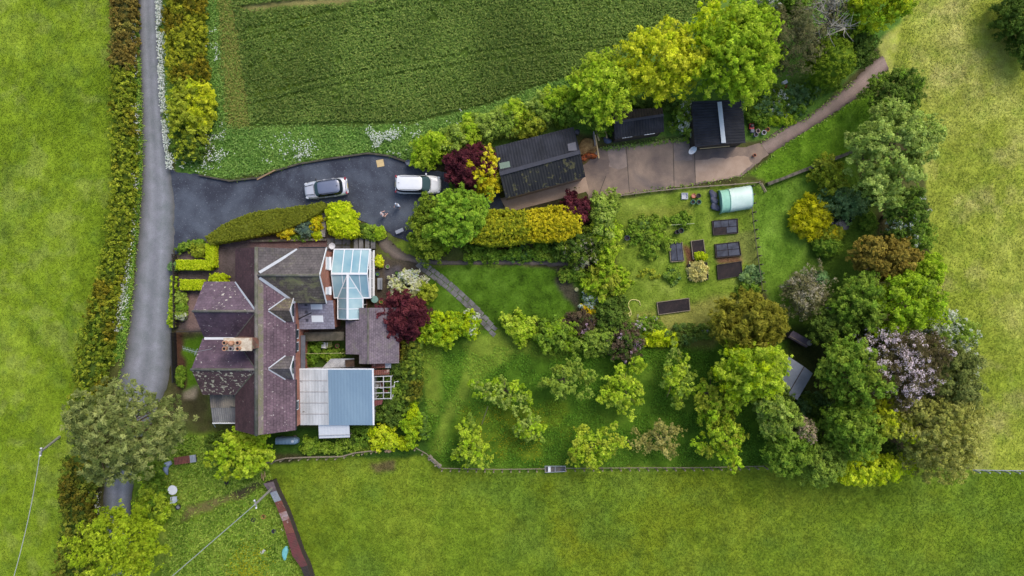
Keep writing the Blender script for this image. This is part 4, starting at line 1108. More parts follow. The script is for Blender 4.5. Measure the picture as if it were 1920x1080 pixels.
# crop: drilled rows following the field's lower edge
def crop():
    rs = np.random.RandomState(3)
    pl = [(430, -40), (1400, -40), (1335, 12), (1225, 76), (1125, 122), (1005, 160), (895, 198), (760, 228), (640, 228), (560, 232), (470, 232), (452, 100)]
    n = 170000
    X = rs.uniform(430, 1400, n); row = rs.randint(0, 83, n)
    Y = -150 + row * 5.6 + (-0.20 * (X - 430)) + 0.00012 * (X - 640) ** 2 + rs.randn(n) * 1.6 + 60
    tram = ((row % 22) == 5) | ((row % 22) == 8)
    k = inpoly(pl, X, Y) & ~inpoly([(450, 20), (640, 8), (760, -12), (960, -60), (960, -80), (640, -8), (450, 12)], X, Y) & ~(tram & (rs.rand(n) < .75)); X = X[k]; Y = Y[k]
    wx = (X - 960) * S; wy = (540 - Y) * S
    k = (fbm(wx, wy, .8, 8) > .27); X = X[k]; wx = wx[k]; wy = wy[k]; n = len(wx)
    a = rs.rand(n) * 6.28; tl = rs.uniform(.15, .95, n); s = .8 + .5 * rs.rand(n)
    ca = np.stack([np.cos(a), np.sin(a), 0 * a], 1); cb = np.stack([-np.sin(a), np.cos(a), 0 * a], 1)
    ax = ca * np.cos(tl)[:, None] + np.array((0, 0, 1)) * np.sin(tl)[:, None]
    ctr = np.stack([wx, wy, .14 + .26 * rs.rand(n)], 1)
    V = np.stack([ctr - ax * (.15 * s)[:, None], ctr - cb * (.045 * s)[:, None], ctr + ax * (.15 * s)[:, None], ctr + cb * (.045 * s)[:, None]], 1).reshape(-1, 3)
    cs = np.array([alb(q, 1.9) for q in ((72, 94, 40), (86, 108, 44), (100, 120, 52), (114, 128, 62))])
    w = np.clip((fbm(wx, wy, 7, 66, 4) - .3) * 2.5, 0, 1)
    c = cs[rs.randint(0, 4, n)] * (.8 + .42 * w[:, None])
    o = raw_mesh('crop', V, np.arange(len(V)).reshape(-1, 4), M_LEAF, np.repeat(c, 4, 0), k=4)
    tag(o, 'dark green cereal crop in fine drilled rows', 'crop', kind='stuff')
crop()
VERGE = [(398, 0), (402, -20), (418, 100), (428, 240), (560, 236), (760, 236), (900, 202), (1010, 162), (1130, 124), (1300, 30), (1320, 60), (1150, 130), (1060, 180), (900, 235), (790, 275), (760, 300), (690, 284), (600, 296), (500, 326), (430, 335), (350, 318), (400, 240), (380, 120), (380, -20)]
scatter('long_grass', 'long green grass on the verge between drive and crop', VERGE, 30000, .32, .06, ((70, 96, 42), (90, 120, 54), (116, 138, 70)), 5, mode='tilt', usecol=.3)
scatter('long_grass', 'pale dry grass along the crop headland', [(412, -20), (450, -20), (455, 120), (472, 236), (428, 240), (415, 100)], 5000, .25, .05, ((120, 120, 60), (96, 116, 48)), 55, mode='tilt', feather=6)
scatter('long_grass', 'nettles and long grass in the wild garden', [(250, 810), (495, 830), (515, 920), (545, 1010), (590, 1100), (300, 1100), (320, 980), (270, 900)], 22000, .3, .07, ((74, 98, 32), (100, 126, 40), (130, 144, 62)), 6, mode='tilt', usecol=.35, hole=[(335, 985), (350, 945), (420, 928), (485, 902), (497, 915), (425, 948), (365, 975)])
scatter('long_grass', 'uneven grass under the orchard trees', [(800, 650), (1350, 650), (1430, 870), (1040, 876), (830, 870), (795, 800)], 22000, .16, .05, ((60, 96, 24), (80, 116, 30)), 7, mode='tilt', usecol=.6, thr=.45)
scatter('long_grass', 'rank green grass on the lane bank below the field hedge', [(236, -20), (262, -20), (266, 200), (268, 300), (262, 400), (252, 520), (242, 600), (230, 670), (190, 690), (205, 600), (228, 480), (246, 380), (248, 200)], 12000, .3, .06, ((70, 104, 36), (100, 134, 46), (128, 150, 64)), 8, mode='tilt')
PW = ((232, 235, 226), (222, 226, 214), (208, 216, 198))
scatter('cow_parsley', 'white cow parsley along the left side of the lane', [(246, 0), (258, 0), (264, 200), (264, 300), (258, 380), (246, 500), (236, 620), (222, 640), (232, 520), (244, 400), (250, 300), (248, 150)], 4200, .55, .05, PW, 15, 'head', thr=.44, nsc=1.6, cat='wild flowers')
scatter('cow_parsley', 'dense white cow parsley along the right side of the lane', [(294, -20), (308, -20), (312, 120), (316, 220), (330, 320), (322, 330), (308, 280), (304, 200), (298, 100)], 3000, .55, .055, PW, 16, 'head', thr=.38, nsc=.9, cat='wild flowers', feather=2.5)
for i, (pl, n, l) in enumerate((([(335, 290), (370, 285), (375, 318), (340, 316)], 500, 'below the olive yellow lane bush'), ([(392, 250), (420, 235), (425, 300), (380, 325), (370, 290)], 800, 'right of the olive yellow lane bush'), ([(550, 268), (592, 270), (590, 305), (555, 308)], 420, 'above the drive wall left'), ([(690, 245), (752, 250), (755, 285), (700, 285)], 900, 'biggest clump above the drive wall'), ([(765, 245), (782, 243), (778, 268), (766, 266)], 160, 'small clump right of the biggest'), ([(395, 60), (412, 55), (418, 120), (402, 125)], 120, 'thin clump beside the crop margin'), ([(185, 880), (195, 880), (198, 950), (170, 960), (170, 920)], 380, 'by the lane below the pine'), ([(860, 210), (872, 212), (870, 232), (858, 230)], 70, 'sparse clump by crop-side hedge'), ([(500, 265), (545, 255), (540, 300), (500, 310)], 160, 'thin clump leftmost above the drive wall'))):
    scatter('cow_parsley', 'white cow parsley ' + l, pl, int(n * .5), .55, .05, PW, 100 + i, 'head', thr=.50, nsc=.9, cat='wild flowers')
scatter('buttercups', 'yellow buttercups among the orchard grass', [(880, 760), (1040, 760), (1050, 860), (900, 870)], 700, .3, .03, ((196, 178, 30),), 130, 'head', cat='wild flowers', thr=.5, nsc=2, feather=22)
scatter('buttercups', 'yellow weeds at the bottom of wild garden', [(445, 1030), (495, 1030), (500, 1100), (440, 1100)], 900, .3, .05, ((176, 174, 30),), 131, 'head', cat='wild flowers', feather=14)

def turf(name, label, poly, n, w, h, seed, gain=1.12, thr=None):
    scatter(name, label, poly, n, h, w, ((100, 130, 40),), seed, mode='tilt', usecol=1.0, gain=gain, thr=thr, feather=1.5, cat='grass')
turf('grass', 'short grazed grass of the left pasture', [(-30, -20), (226, -20), (222, 380), (206, 480), (186, 580), (160, 690), (128, 800), (112, 1100), (-30, 1100)], 42000, .038, .08, 301)
turf('grass', 'grass of the bottom paddock', [(505, 880), (700, 856), (780, 850), (828, 884), (1040, 890), (1430, 884), (1960, 890), (1960, 1110), (590, 1110), (560, 1010), (530, 920)], 62000, .042, .12, 302)
turf('grass', 'dry topped grass of the hay meadow', [(1705, -20), (1960, -20), (1960, 876), (1835, 876), (1790, 700), (1755, 500), (1740, 300), (1675, 130)], 36000, .042, .12, 303)
turf('grass', 'grass of the vegetable plot and garden lawns', [(1150, 375), (1405, 350), (1600, 290), (1640, 420), (1560, 640), (1330, 640), (1190, 625), (1160, 560)], 18000, .03, .05, 304)
turf('grass', 'mown grass of the sloping lawn by the track', [(1400, 328), (1480, 268), (1560, 220), (1640, 170), (1650, 260), (1590, 284), (1445, 340)], 5000, .03, .05, 305)
turf('grass', 'rich mown grass of the middle lawn', [(795, 502), (900, 500), (1095, 508), (1085, 570), (1035, 600), (930, 612), (830, 586)], 6000, .028, .04, 306)
EDGE = ((84, 112, 44), (108, 134, 54), (128, 146, 70))
scatter('verge_grass', 'grass creeping over the edges of the lane', [(294, -20), (299, -20), (303, 100), (308, 200), (318, 300), (314, 300), (304, 200), (299, 100)], 1600, .15, .05, EDGE, 311, mode='tilt', feather=1.5, keep_off=False)
scatter('verge_grass', 'grass creeping over the left edge of the lane', [(256, -20), (260, -20), (264, 100), (268, 200), (270, 300), (266, 380), (260, 450), (254, 520), (246, 600), (234, 670), (224, 715), (219, 715), (228, 670), (240, 600), (248, 520), (255, 450), (260, 380), (264, 300), (260, 100)], 3600, .15, .05, EDGE, 312, mode='tilt', feather=1.5, keep_off=False)
scatter('verge_grass', 'tufts of grass along the edges of yard and track', [(1420, 310), (1484, 262), (1560, 214), (1620, 172), (1624, 176), (1562, 219), (1486, 268), (1424, 316), (1390, 334), (1300, 350), (1150, 370), (1150, 364), (1300, 343), (1388, 328)], 2600, .12, .05, EDGE, 313, mode='tilt', feather=1.6, keep_off=False)
scatter('verge_grass', 'tufts of grass along the top edge of yard and track', [(1124, 276), (1190, 270), (1290, 257), (1300, 262), (1190, 276), (1126, 282)], 700, .12, .05, EDGE, 314, mode='tilt', feather=2, keep_off=False)
scatter('verge_grass', 'tufts of grass along the upper edge of track', [(1425, 268), (1478, 232), (1510, 221), (1550, 189), (1600, 150), (1602, 155), (1552, 194), (1512, 226), (1480, 237), (1428, 272)], 1200, .14, .05, EDGE, 315, mode='tilt', feather=1.6, keep_off=False)
scatter('verge_grass', 'weeds along the edges of the drive', [(372, 330), (430, 341), (488, 335), (540, 314), (600, 301), (690, 289), (740, 295), (742, 290), (690, 284), (600, 296), (540, 309), (488, 329), (430, 335)], 900, .14, .05, EDGE, 316, mode='tilt', feather=1.8, keep_off=False, thr=.5)
# ================================================================== buildings
T_EW = tiles('purple_tiles_ew', (114, 95, 104), (98, 80, 90), (70, 58, 66), rot=math.pi / 2, lichen=(172, 162, 160), lt=.66, ls=5)
T_EW_SHADE = tiles('shaded_red_tiles', (88, 63, 66), (77, 56, 59), (66, 52, 58), rot=math.pi / 2, lichen=(150, 142, 130), lt=.70, ls=2.2, moss=(104, 98, 82), mt=.62)  # west faces: their weaker light is put into a darker tile colour
T_NS = tiles('purple_tiles_ns', (110, 94, 106), (97, 81, 93), (86, 74, 86), lichen=(205, 200, 186), lt=.64, ls=3.4)
T_NSL = tiles('lichen_tiles', (102, 78, 80), (90, 70, 72), (84, 70, 74), lichen=(206, 200, 172), lt=.575, ls=3.6, moss=(120, 116, 88), mt=.66)
T_NSP = tiles('plain_purple_tiles', (100, 82, 94), (88, 72, 84), (86, 74, 88), lichen=(190, 184, 178), lt=.67, ls=4.2)
T_MOSS = tiles('mossy_tiles', (110, 100, 91), (95, 87, 79), (68, 63, 57), moss=(146, 144, 96), mt=.50, lichen=(164, 160, 130), lt=.70, ls=2.4)
T_GREY = tiles('grey_tiles', (106, 101, 100), (93, 88, 89), (68, 65, 65), moss=(112, 112, 84), mt=.58)
T_SLATE = tiles('slates', (146, 144, 156), (132, 130, 143), (104, 102, 112), bw=.4, rh=.26, lichen=(160, 158, 164), lt=.70, ls=2)
T_OUT = tiles('outbuilding_tiles', (126, 115, 122), (112, 102, 109), (88, 80, 86), rot=math.pi / 2, moss=(124, 120, 108), mt=.52, bw=.28, rh=.2)
M_BRICK = tiles('brick_wall', (176, 104, 80), (158, 90, 68), (150, 130, 116), bw=.25, rh=.09, wall=True)
M_RENDER = patchy('cream_render', (196, 184, 166), (176, 162, 144), 1.0, fine=.08)
M_RIDGE = patchy('mossy_ridge_tile', (120, 115, 111), (92, 94, 78), 1.4, fine=.25)
M_GLASS, nt, b_ = new_mat('blue_tinted_glazing')
nz = noise_chain(nt, .5, 3, .5)
r_ = ramp(nt, nz.outputs['Fac'], [(.3, alb((142, 190, 208))), (.7, alb((200, 228, 232)))])
nt.links.new(r_.outputs['Color'], b_.inputs['Base Color'])
b_.inputs['Roughness'].default_value = .12; b_.inputs['Transmission Weight'].default_value = .3; b_.inputs['IOR'].default_value = 1.3
M_GLASSD, nt, b_ = new_mat('window_glass'); b_.inputs['Base Color'].default_value = (.03, .05, .06, 1); b_.inputs['Roughness'].default_value = .06

M_BLIND = plain('pale_blind_glass', (226, 230, 232), .5, .03)
EZ, RZ = 5.0, 7.3
WE, EE, RX = -26.0, -20.34, -23.15       # west eave, east eave, ridge of the main range
NY, SY = 3.7, -13.35
hs = empty('house', (RX, -4.8, 0), 'old house with purple tiled gables, mossy rear wing and tall brick chimney', 'house')
wl = MB()
def gable_box(mb, x0, x1, y0, y1, ez, rz, axis):
    """walls of a gabled block, closed top, ridge along axis"""
    if axis == 'y':
        mx = (x0 + x1) / 2
        pr = [(x0, 0), (x1, 0), (x1, ez), (mx, rz), (x0, ez)]
        vs = [(x, y0, z) for x, z in pr] + [(x, y1, z) for x, z in pr]
    else:
        my = (y0 + y1) / 2
        pr = [(y0, 0), (y1, 0), (y1, ez), (my, rz), (y0, ez)]
        vs = [(x0, y, z) for y, z in pr] + [(x1, y, z) for y, z in pr]
    fs = [(0, 1, 2, 3, 4), (9, 8, 7, 6, 5)] + [(i, 5 + i, 5 + (i + 1) % 5, (i + 1) % 5) for i in range(5)]
    mb.add(vs, fs)
ins = .22
gable_box(wl, WE + ins, EE - ins, SY + .12, NY - .12, EZ - .12, RZ - .3, 'y')
o = wl.build('wall', M_BRICK, hs)
w2 = MB(); gable_box(w2, RX + 1, -17.62, -1.40 + ins, 3.72 - ins, EZ - .10, RZ - .28, 'x'); w2.build('wall', M_BRICK, hs)
w3 = MB(); gable_box(w3, -28.7, RX - .5, -4.73 + .06, .60 - ins, EZ - .14, RZ - .32, 'x'); w3.build('wall', M_BRICK, hs)
w4 = MB(); gable_box(w4, -28.85, RX - .6, -10.03 + ins, -4.73 - .06, EZ - .16, RZ - .34, 'x'); w4.build('wall', M_BRICK, hs)
def slope(poly, m): 
    b = MB(); b.slab(poly, .09); return b.build('roof_slope', m, hs)
# main range, west faces
slope([(WE, .60, EZ), (WE, NY, EZ), (RX, NY, RZ), (RX, -2.1, RZ)], T_EW_SHADE)
slope([(WE, -4.73, EZ), (RX, -2.1, RZ), (RX, -7.38, RZ)], T_EW_SHADE)
slope([(WE, SY, EZ), (WE, -10.03, EZ), (RX, -7.38, RZ), (RX, SY, RZ)], T_EW_SHADE)
# east faces
slope([(EE, NY, EZ), (RX, 1.15, RZ), (RX, NY, RZ)], T_GREY)
slope([(EE, SY, EZ), (EE, -1.40, EZ), (RX, 1.15, RZ), (RX, SY, RZ)], T_EW)
# north-east wing
slope([(EE, 3.72, EZ), (-17.45, 3.72, EZ), (-17.45, 1.15, RZ), (RX, 1.15, RZ)], T_GREY)
slope([(-17.45, -1.40, EZ), (EE, -1.40, EZ), (RX, 1.15, RZ), (-17.45, 1.15, RZ)], T_MOSS)
# west gables
GA, GB = -28.9, -29.05
slope([(GA, .60, EZ), (WE, .60, EZ), (RX, -2.1, RZ), (GA, -2.1, RZ)], T_NS)
slope([(GA, -4.73, EZ), (GA, -2.1, RZ), (RX, -2.1, RZ), (WE, -4.73, EZ)], T_NSP)
slope([(GB, -4.73, EZ), (WE, -4.73, EZ), (RX, -7.38, RZ), (GB, -7.38, RZ)], T_NSP)
slope([(GB, -10.03, EZ), (GB, -7.38, RZ), (RX, -7.38, RZ), (WE, -10.03, EZ)], T_NSL)
# ridge tiles
for a, b in (((RX, SY - .02, RZ + .02), (RX, NY + .02, RZ + .02)), ((RX + .1, 1.15, RZ + .03), (-17.42, 1.15, RZ + .03)), ((GA - .03, -2.1, RZ + .025), (RX - .1, -2.1, RZ + .025)), ((GB - .03, -7.38, RZ + .028), (RX - .1, -7.38, RZ + .028))):
    r = MB(); r.tube([a, b], .12 if a[0] != RX else .17, 8); r.build('ridge_tiles', M_RIDGE, hs, smooth=True)
b = MB(); dx_ = .40; b.slab([(RX + .1, SY + .02, RZ - .08 + .03), (RX + .1 + dx_, SY + .02, RZ - .08 - dx_ * .819 + .03), (RX + .1 + dx_, .35, RZ - .08 - dx_ * .819 + .03), (RX + .1, .9, RZ - .08 + .03)], .04); b.build('mossy_ridge_course', patchy('mossy_course', (124, 112, 112), (118, 116, 92), 1.6, fine=.3, c3=(150, 146, 126), s3=2.5, t3=.62), hs)
# lead valleys
def valley(a, b, w, m=None):
    v = MB(); v.beam(Vector(a) + Vector((0, 0, .035)), Vector(b) + Vector((0, 0, .035)), w, .05); v.build('valley_gutter', m or M_LEAD, hs)
valley((EE + .2, 3.6, EZ + .05), (RX + .25, 1.4, RZ - .1), .26); valley((EE, -1.35, EZ + .02), (RX + .25, .93, RZ - .1), .26)
valley((WE, .55, EZ), (RX - .1, -2.0, RZ - .05), .16); valley((WE, -4.7, EZ), (RX - .1, -2.2, RZ - .05), .08, M_RIDGE)
valley((WE, -4.75, EZ), (RX - .1, -7.28, RZ - .05), .08, M_RIDGE); valley((WE, -9.98, EZ), (RX - .1, -7.48, RZ - .05), .11, M_RIDGE)
v = MB(); v.beam((GA + .05, -4.73, EZ + .07), (WE + .3, -4.73, EZ + .07), .24, .06); v.build('valley_gutter', M_WHITE, hs)
# gable barge boards at the rear wing and gutters
bg = MB(); bg.beam((-17.42, 3.74, EZ - .02), (-17.42, 1.15, RZ), .06, .2); bg.beam((-17.42, -1.42, EZ - .02), (-17.42, 1.15, RZ - .01), .06, .2); bg.build('barge_board', M_WHITE, hs)
for a, b in (((EE + .05, SY, EZ - .08), (EE + .05, -8.6, EZ - .08)), ((EE + .05, -6.1, EZ - .08), (EE + .05, -3.4, EZ - .08)), ((EE + .3, 3.8, EZ - .08), (-17.4, 3.8, EZ - .08)), ((EE + .3, -1.47, EZ - .08), (-17.4, -1.47, EZ - .08))):
    g = MB(); g.tube([a, b], .06, 6); g.build('gutter', M_BLACK, hs)
# windows in the rear gable
for y0, y1 in ((1.75, 2.95), (-.62, .08)):
    wd = MB(); wd.box((-17.60, (y0 + y1) / 2, 4.05), (.12, y1 - y0, 1.1)); f = wd.build('window', M_WHITE, hs)
    for k in range(2):
        g = MB(); yy = y0 + (y1 - y0) * (.27 + .46 * k); g.box((-17.535, yy, 4.05), (.02, (y1 - y0) * .40, .9)); g.build('pane', M_BLIND, f)
    sl = MB(); sl.box((-17.5, (y0 + y1) / 2, 3.46), (.26, y1 - y0 + .1, .06)); sl.build('sill', M_WHITE, f)
# east ground floor windows and back wall openings
for yy in (-4.4, -5.6, -11.2):
    wd = MB(); wd.box((EE - ins + .01, yy, 3.9), (.08, .9, 1.0)); f = wd.build('window', M_WHITE, hs)
    g = MB(); g.box((EE - ins + .045, yy, 3.9), (.02, .74, .84)); g.build('pane', M_GLASSD, f)
for x_, y_, z_, ax in ((-24.6, SY + .12, 1.5, 'y'), (-22.0, SY + .12, 1.5, 'y'), (-23.2, SY + .12, 4.2, 'y'), (-28.7, -2.1, 1.5, 'x'), (-28.7, -2.1, 4.2, 'x'), (-28.85, -7.4, 1.5, 'x'), (-28.85, -7.4, 4.2, 'x')):
    sz = (1.2, .1, 1.2) if ax == 'y' else (.1, 1.2, 1.2); s2 = (.5, .03, 1.0) if ax == 'y' else (.03, .5, 1.0)
    b = MB(); b.box((x_, y_, z_), sz); f = b.build('window', M_WHITE, hs)
    for k in (-.28, .28):
        b = MB(); b.box((x_ + (k if ax == 'y' else -.05), y_ + (k if ax == 'x' else -.05), z_), s2); b.build('pane', M_GLASSD, f)
# dormers
for yc, hw, cols_ in ((-2.05, 1.08, T_MOSS), (-7.4, 1.06, T_GREY)):
    dz = 6.6; ez = 5.6; fx = -20.45
    xr = RX + (RZ - dz) / (RZ - EZ) * (EE - RX); xe = RX + (RZ - ez) / (RZ - EZ) * (EE - RX)
    b = MB(); b.slab([(xr, yc, dz), (xe, yc + hw, ez), (fx + .12, yc + hw, ez), (fx + .12, yc, dz)], .07)
    b.slab([(xr, yc, dz), (fx + .12, yc, dz), (fx + .12, yc - hw, ez), (xe, yc - hw, ez)], .07)
    d = b.build('dormer', cols_, hs)
    b = MB(); pr = [(yc - hw + .12, 4.6), (yc + hw - .12, 4.6), (yc + hw - .12, ez - .06), (yc, dz - .14), (yc - hw + .12, ez - .06)]
    vs = [(fx - 1.6, y, z) for y, z in pr] + [(fx, y, z) for y, z in pr]
    b.add(vs, [(0, 1, 2, 3, 4), (9, 8, 7, 6, 5)] + [(i, 5 + i, 5 + (i + 1) % 5, (i + 1) % 5) for i in range(5)]); b.build('dormer_wall', M_WHITE, d)
    b = MB(); b.box((fx + .01, yc, 5.25), (.03, 1.2, .85)); b.build('pane', M_GLASSD, d)
    b = MB()
    b.beam((xr, yc + .05, dz + .02), (xe, yc + hw + .05, ez + .02), .1, .04); b.beam((xr, yc - .05, dz + .02), (xe, yc - hw - .05, ez + .02), .1, .04)
    b.build('flashing', M_LEAD, d)
    b = MB(); b.beam((fx + .14, yc, dz), (fx + .14, yc + hw, ez), .05, .14); b.beam((fx + .14, yc, dz), (fx + .14, yc - hw, ez), .05, .14)
    b.build('barge_board', M_WHITE, d)
# slate lean-to between wing and main range
b = MB(); b.prism([(-20.5, -3.85), (-17.35, -3.85), (-17.35, -1.2), (-20.5, -1.2)], 0, 2.95); b.build('wall', M_BRICK, hs)
b = MB(); b.slab([(-20.55, -4.0, 3.05), (-17.15, -3.95, 3.05), (-17.15, -1.19, 3.75), (-20.55, -1.19, 3.75)], .09); b.build('lean_to_roof', T_SLATE, hs)
lz = lambda y: 3.05 + (y + 4.0) / 2.8 * .7
for y0, y1 in ((-2.05, -1.4), (-3.3, -2.65)):
    b = MB(); b.slab([(-19.3, y0, lz(y0) + .07), (-18.2, y0, lz(y0) + .07), (-18.2, y1, lz(y1) + .07), (-19.3, y1, lz(y1) + .07)], .1); f = b.build('skylight', M_WHITE, hs)
    b = MB(); b.slab([(-19.22, y0 + .07, lz(y0 + .07) + .09), (-18.28, y0 + .07, lz(y0 + .07) + .09), (-18.28, y1 - .07, lz(y1 - .07) + .09), (-19.22, y1 - .07, lz(y1 - .07) + .09)], .03); b.build('pane', plain('pale_blind_glass', (222, 228, 232), .2, .03), f)
for y in (-1.6, -2.3, -3.1):
    b = MB(); b.box((-19.75, y, lz(y) + .03), (.25, .25, .08)); b.build('vent_tile', plain('vent_slate', (70, 70, 82), .7), hs)
b = MB(); b.tube([(-20.6, -3.0, lz(-3) + .1), (-19.0, -2.35, lz(-2.35) + 1.0)], .055, 8); b.build('flue_pipe', M_BLACK, hs)
# grey corrugated lean-to on the west side
M_ASB = patchy('old_corrugated', (150, 142, 128), (108, 104, 100), .9, fine=.15, vs=(1, .3, 1), c3=(84, 84, 88), s3=.8, t3=.6)
M_ASBD = patchy('dark_grey_corrugated', (108, 108, 112), (140, 140, 138), .9, fine=.2, vs=(1, .3, 1))  # lower sheet, a darker grey than the upper one
lx0, lx1 = -28.95, -26.05
b = MB(); b.prism([(lx0 + .15, -12.8), (lx1, -12.8), (lx1, -10.0), (lx0 + .15, -10.0)], 0, 3.0); b.build('wall', M_BRICK, hs)
b = MB(); b.corrug((lx0, -11.5, 3.55), (lx1, -11.5, 3.55), (lx1, -10.05, 3.8), (lx0, -10.05, 3.8), period=.2); b.build('lean_to_roof', M_ASB, hs)
b = MB(); b.corrug((lx0, -13.0, 3.1), (lx1, -13.0, 3.1), (lx1, -11.45, 3.5), (lx0, -11.45, 3.5), period=.2); b.build('lean_to_roof', M_ASBD, hs)
b = MB(); b.tube([(lx0 - .05, -13.08, 3.02), (lx1, -13.08, 3.02)], .07, 8); b.tube([(lx0, -13.08, 3.0), (lx0 - .9, -14.0, .4)], .05, 8); b.build('gutter', M_WHITE, hs)
# chimney
cx0, cx1, cy0, cy1 = -25.32, -22.85, -5.52, -4.38
b = MB(); b.prism([(cx0 + .12, cy0 + .1), (cx1 - .12, cy0 + .1), (cx1 - .12, cy1 - .1), (cx0 + .12, cy1 - .1)], 4.6, 9.0)
ch = b.build('chimney', patchy('sooty_brick', (150, 100, 84), (112, 86, 76), 1.5, fine=.2, c3=(128, 124, 104), s3=2.0, t3=.56), hs)
b = MB(); b.prism([(cx0, cy0), (cx1, cy0), (cx1, cy1), (cx0, cy1)], 9.0, 9.25); b.build('cap', patchy('chimney_flaunching', (214, 204, 182), (184, 168, 146), 2.0, fine=.15, c3=(176, 150, 126), s3=2.2, t3=.62), ch, bevel=.03)
M_FLUE_SHADE = plain('flue_shade', (18, 16, 16), .95)  # flat black disc paints the shade inside each open pot
for px_, yo, kind in ((420, 643, 0), (432, 644, 1), (445, 643, 0), (420, 654, 0), (432, 654, 2), (445, 654, 0)):
    p = at(px_, yo, 9.7); b = MB()
    if kind == 1:
        b.lathe([(.20, -.48), (.22, -.1), (.24, 0), (.2, .12), (.1, .2), (.02, .22)], p, 14)
    else:
        b.lathe([(.19, -.48), (.15, -.2), (.15, -.05), (.19, -.04), (.19, .0), (.125, .0), (.115, -.12)], p, 14)
    s_ = MB(); s_.lathe([(.12, -.02), (.12, -.012)], p, 12)
    q = b.build('chimney_pot', plain('worn_terracotta', (182, 136, 108), .85, .2, 5) if kind != 2 else plain('pale_pot', (150, 140, 140), .8), ch, smooth=False)
    if kind != 1: s_.build('flue_shade_disc', M_FLUE_SHADE, ch)
# TV aerial carried on the roof
p0, p1 = at(343, 653, 9.6), at(367, 660, 9.6)
b = MB(); b.tube([(p1.x, p1.y, 6.4), (p1.x, p1.y, 9.7)], .025, 6); b.tube([p0, p1.lerp(p0, -.1)], .02, 6)
for t in np.linspace(0, 1, 9):
    c = p0.lerp(p1, t); b.tube([c + Vector((.06, -.22, 0)), c + Vector((-.06, .22, 0))], .008, 5)
b.tube([p1 + Vector((-.1, -.3, .0)), p1 + Vector((.15, .3, 0))], .02, 5)
b.build('tv_aerial', M_METAL, hs)

b = MB(); b.prism([(-20.5, -9.0), (-20.08, -9.0), (-20.08, -4.6), (-20.5, -4.6)], 2.75, 2.9); b.build('flat_roof', plain('lead_flat', (98, 100, 108), .7, .2), hs)
b = MB(); b.slab([at(570, 640, 1.7), at(645, 638, 1.7), at(645, 622, 1.9), at(570, 623, 1.9)], .05); wr = b.build('boarded_roof', patchy('mossy_board', (112, 104, 88), (84, 80, 66), 1.4, fine=.25))
tag(wr, 'narrow mossy boarded roof across the top of the walled yard', 'roof')
for x_ in (573, 608, 642):
    p = at(x_, 631, 1.7); b = MB(); b.box((p.x, p.y, .85), (.09, .09, 1.68)); b.build('post', M_WOOD, wr)
# ---- conservatory
cv = empty('conservatory', (-15.7, 1.4, 0), 'white framed conservatory with blue tinted glass roof behind the house', 'conservatory')
x0, x1, yn, ys, yr = -17.36, -13.9, 3.78, -.96, 1.38; ez, rz = 2.45, 3.5
wx0, wx1, wy, wxr = -17.0, -14.55, -3.02, -15.78
b = MB(); b.prism([(x0, ys + .1), (x1 - .12, ys + .1), (x1 - .12, yn - .1), (x0, yn - .1)], 0, .6); b.prism([(wx0 + .1, wy + .1), (wx1 - .1, wy + .1), (wx1 - .1, ys + .12), (wx0 + .1, ys + .12)], 0, .58); b.build('dwarf_wall', M_BRICK, cv)
b = MB()
def post(x, y, z1): b.beam((x, y, .55), (x, y, z1), .09, .09)
for x in np.linspace(x0 + .1, x1 - .08, 5): post(x, yn - .06, ez)
for y in np.linspace(ys + .06, yn - .06, 6): post(x1 - .08, y, ez if abs(y - yr) > 1 else 3.0)
for y in np.linspace(wy + .06, ys, 4): post(wx0 + .06, y, ez); post(wx1 - .06, y, ez)
for x in np.linspace(wx0 + .06, wx1 - .06, 4): post(x, wy + .06, ez)
b.build('frame', M_WHITE, cv)
b = MB(); b.slab([(x1 - .03, ys + .1, .62), (x1 - .03, yn - .1, .62), (x1 - .03, yn - .1, 2.3), (x1 - .03, ys + .1, 2.3)], .001)
b.v = []; b.f = []
b.box((x1 - .08, (ys + yn) / 2, 1.5), (.03, yn - ys - .2, 1.7)); b.box(((x0 + x1) / 2, yn - .06, 1.5), (x1 - x0 - .2, .03, 1.7)); b.box((wx0 + .06, (wy + ys) / 2, 1.5), (.03, ys - wy - .1, 1.7)); b.box((wx1 - .06, (wy + ys) / 2, 1.5), (.03, ys - wy - .1, 1.7)); b.box(((wx0 + wx1) / 2, wy + .06, 1.5), (wx1 - wx0 - .2, .03, 1.7))
b.build('window_glass', M_GLASSD, cv)
b = MB(); b.box((x1 + .03, (ys + yn) / 2, 2.36), (.2, yn - ys + .1, .14)); b.box((x1 + .01, (ys + yn) / 2, .66), (.24, yn - ys, .06)); b.build('sill', M_WHITE, cv)
b = MB(); b.box((-15.7, 1.4, .06), (3.2, 4.4, .1)); b.build('floor', plain('pale_floor', (176, 172, 166), .6), cv)
def pane(poly):
    q = MB(); q.slab(poly, .025); q.build('roof_pane', M_GLASS, cv)
xs = [x0, -16.35, -15.5, -14.72, x1]
for a, c in zip(xs[:-1], xs[1:]):
    pane([(a + .03, yn, ez), (c - .03, yn, ez), (c - .03, yr + .04, rz), (a + .03, yr + .04, rz)])
zf = lambda y: rz - (yr - y) / (yr - ys) * (rz - ez)
pane([(x0 + .03, ys, ez), (wx0, ys, ez), (-16.37, (ys + yr) / 2 - .05, zf((ys + yr) / 2 - .05)), (-16.37, yr - .04, rz), (x0 + .03, yr - .04, rz)])
pane([(-16.33, yr - .04, rz), (-16.33, (ys + yr) / 2 + .05, zf((ys + yr) / 2 + .05)), (wxr, yr - .06, rz)])
pane([(wxr, yr - .06, rz), (-15.2, (ys + yr) / 2 + .1, zf((ys + yr) / 2 + .1)), (-14.72, -.7, zf(-.7)), (-14.72, yr - .04, rz)])
pane([(-14.68, yr - .04, rz), (-14.68, -.75, zf(-.75)), (wx1, ys, ez), (x1, ys, ez), (x1, yr - .04, rz)])
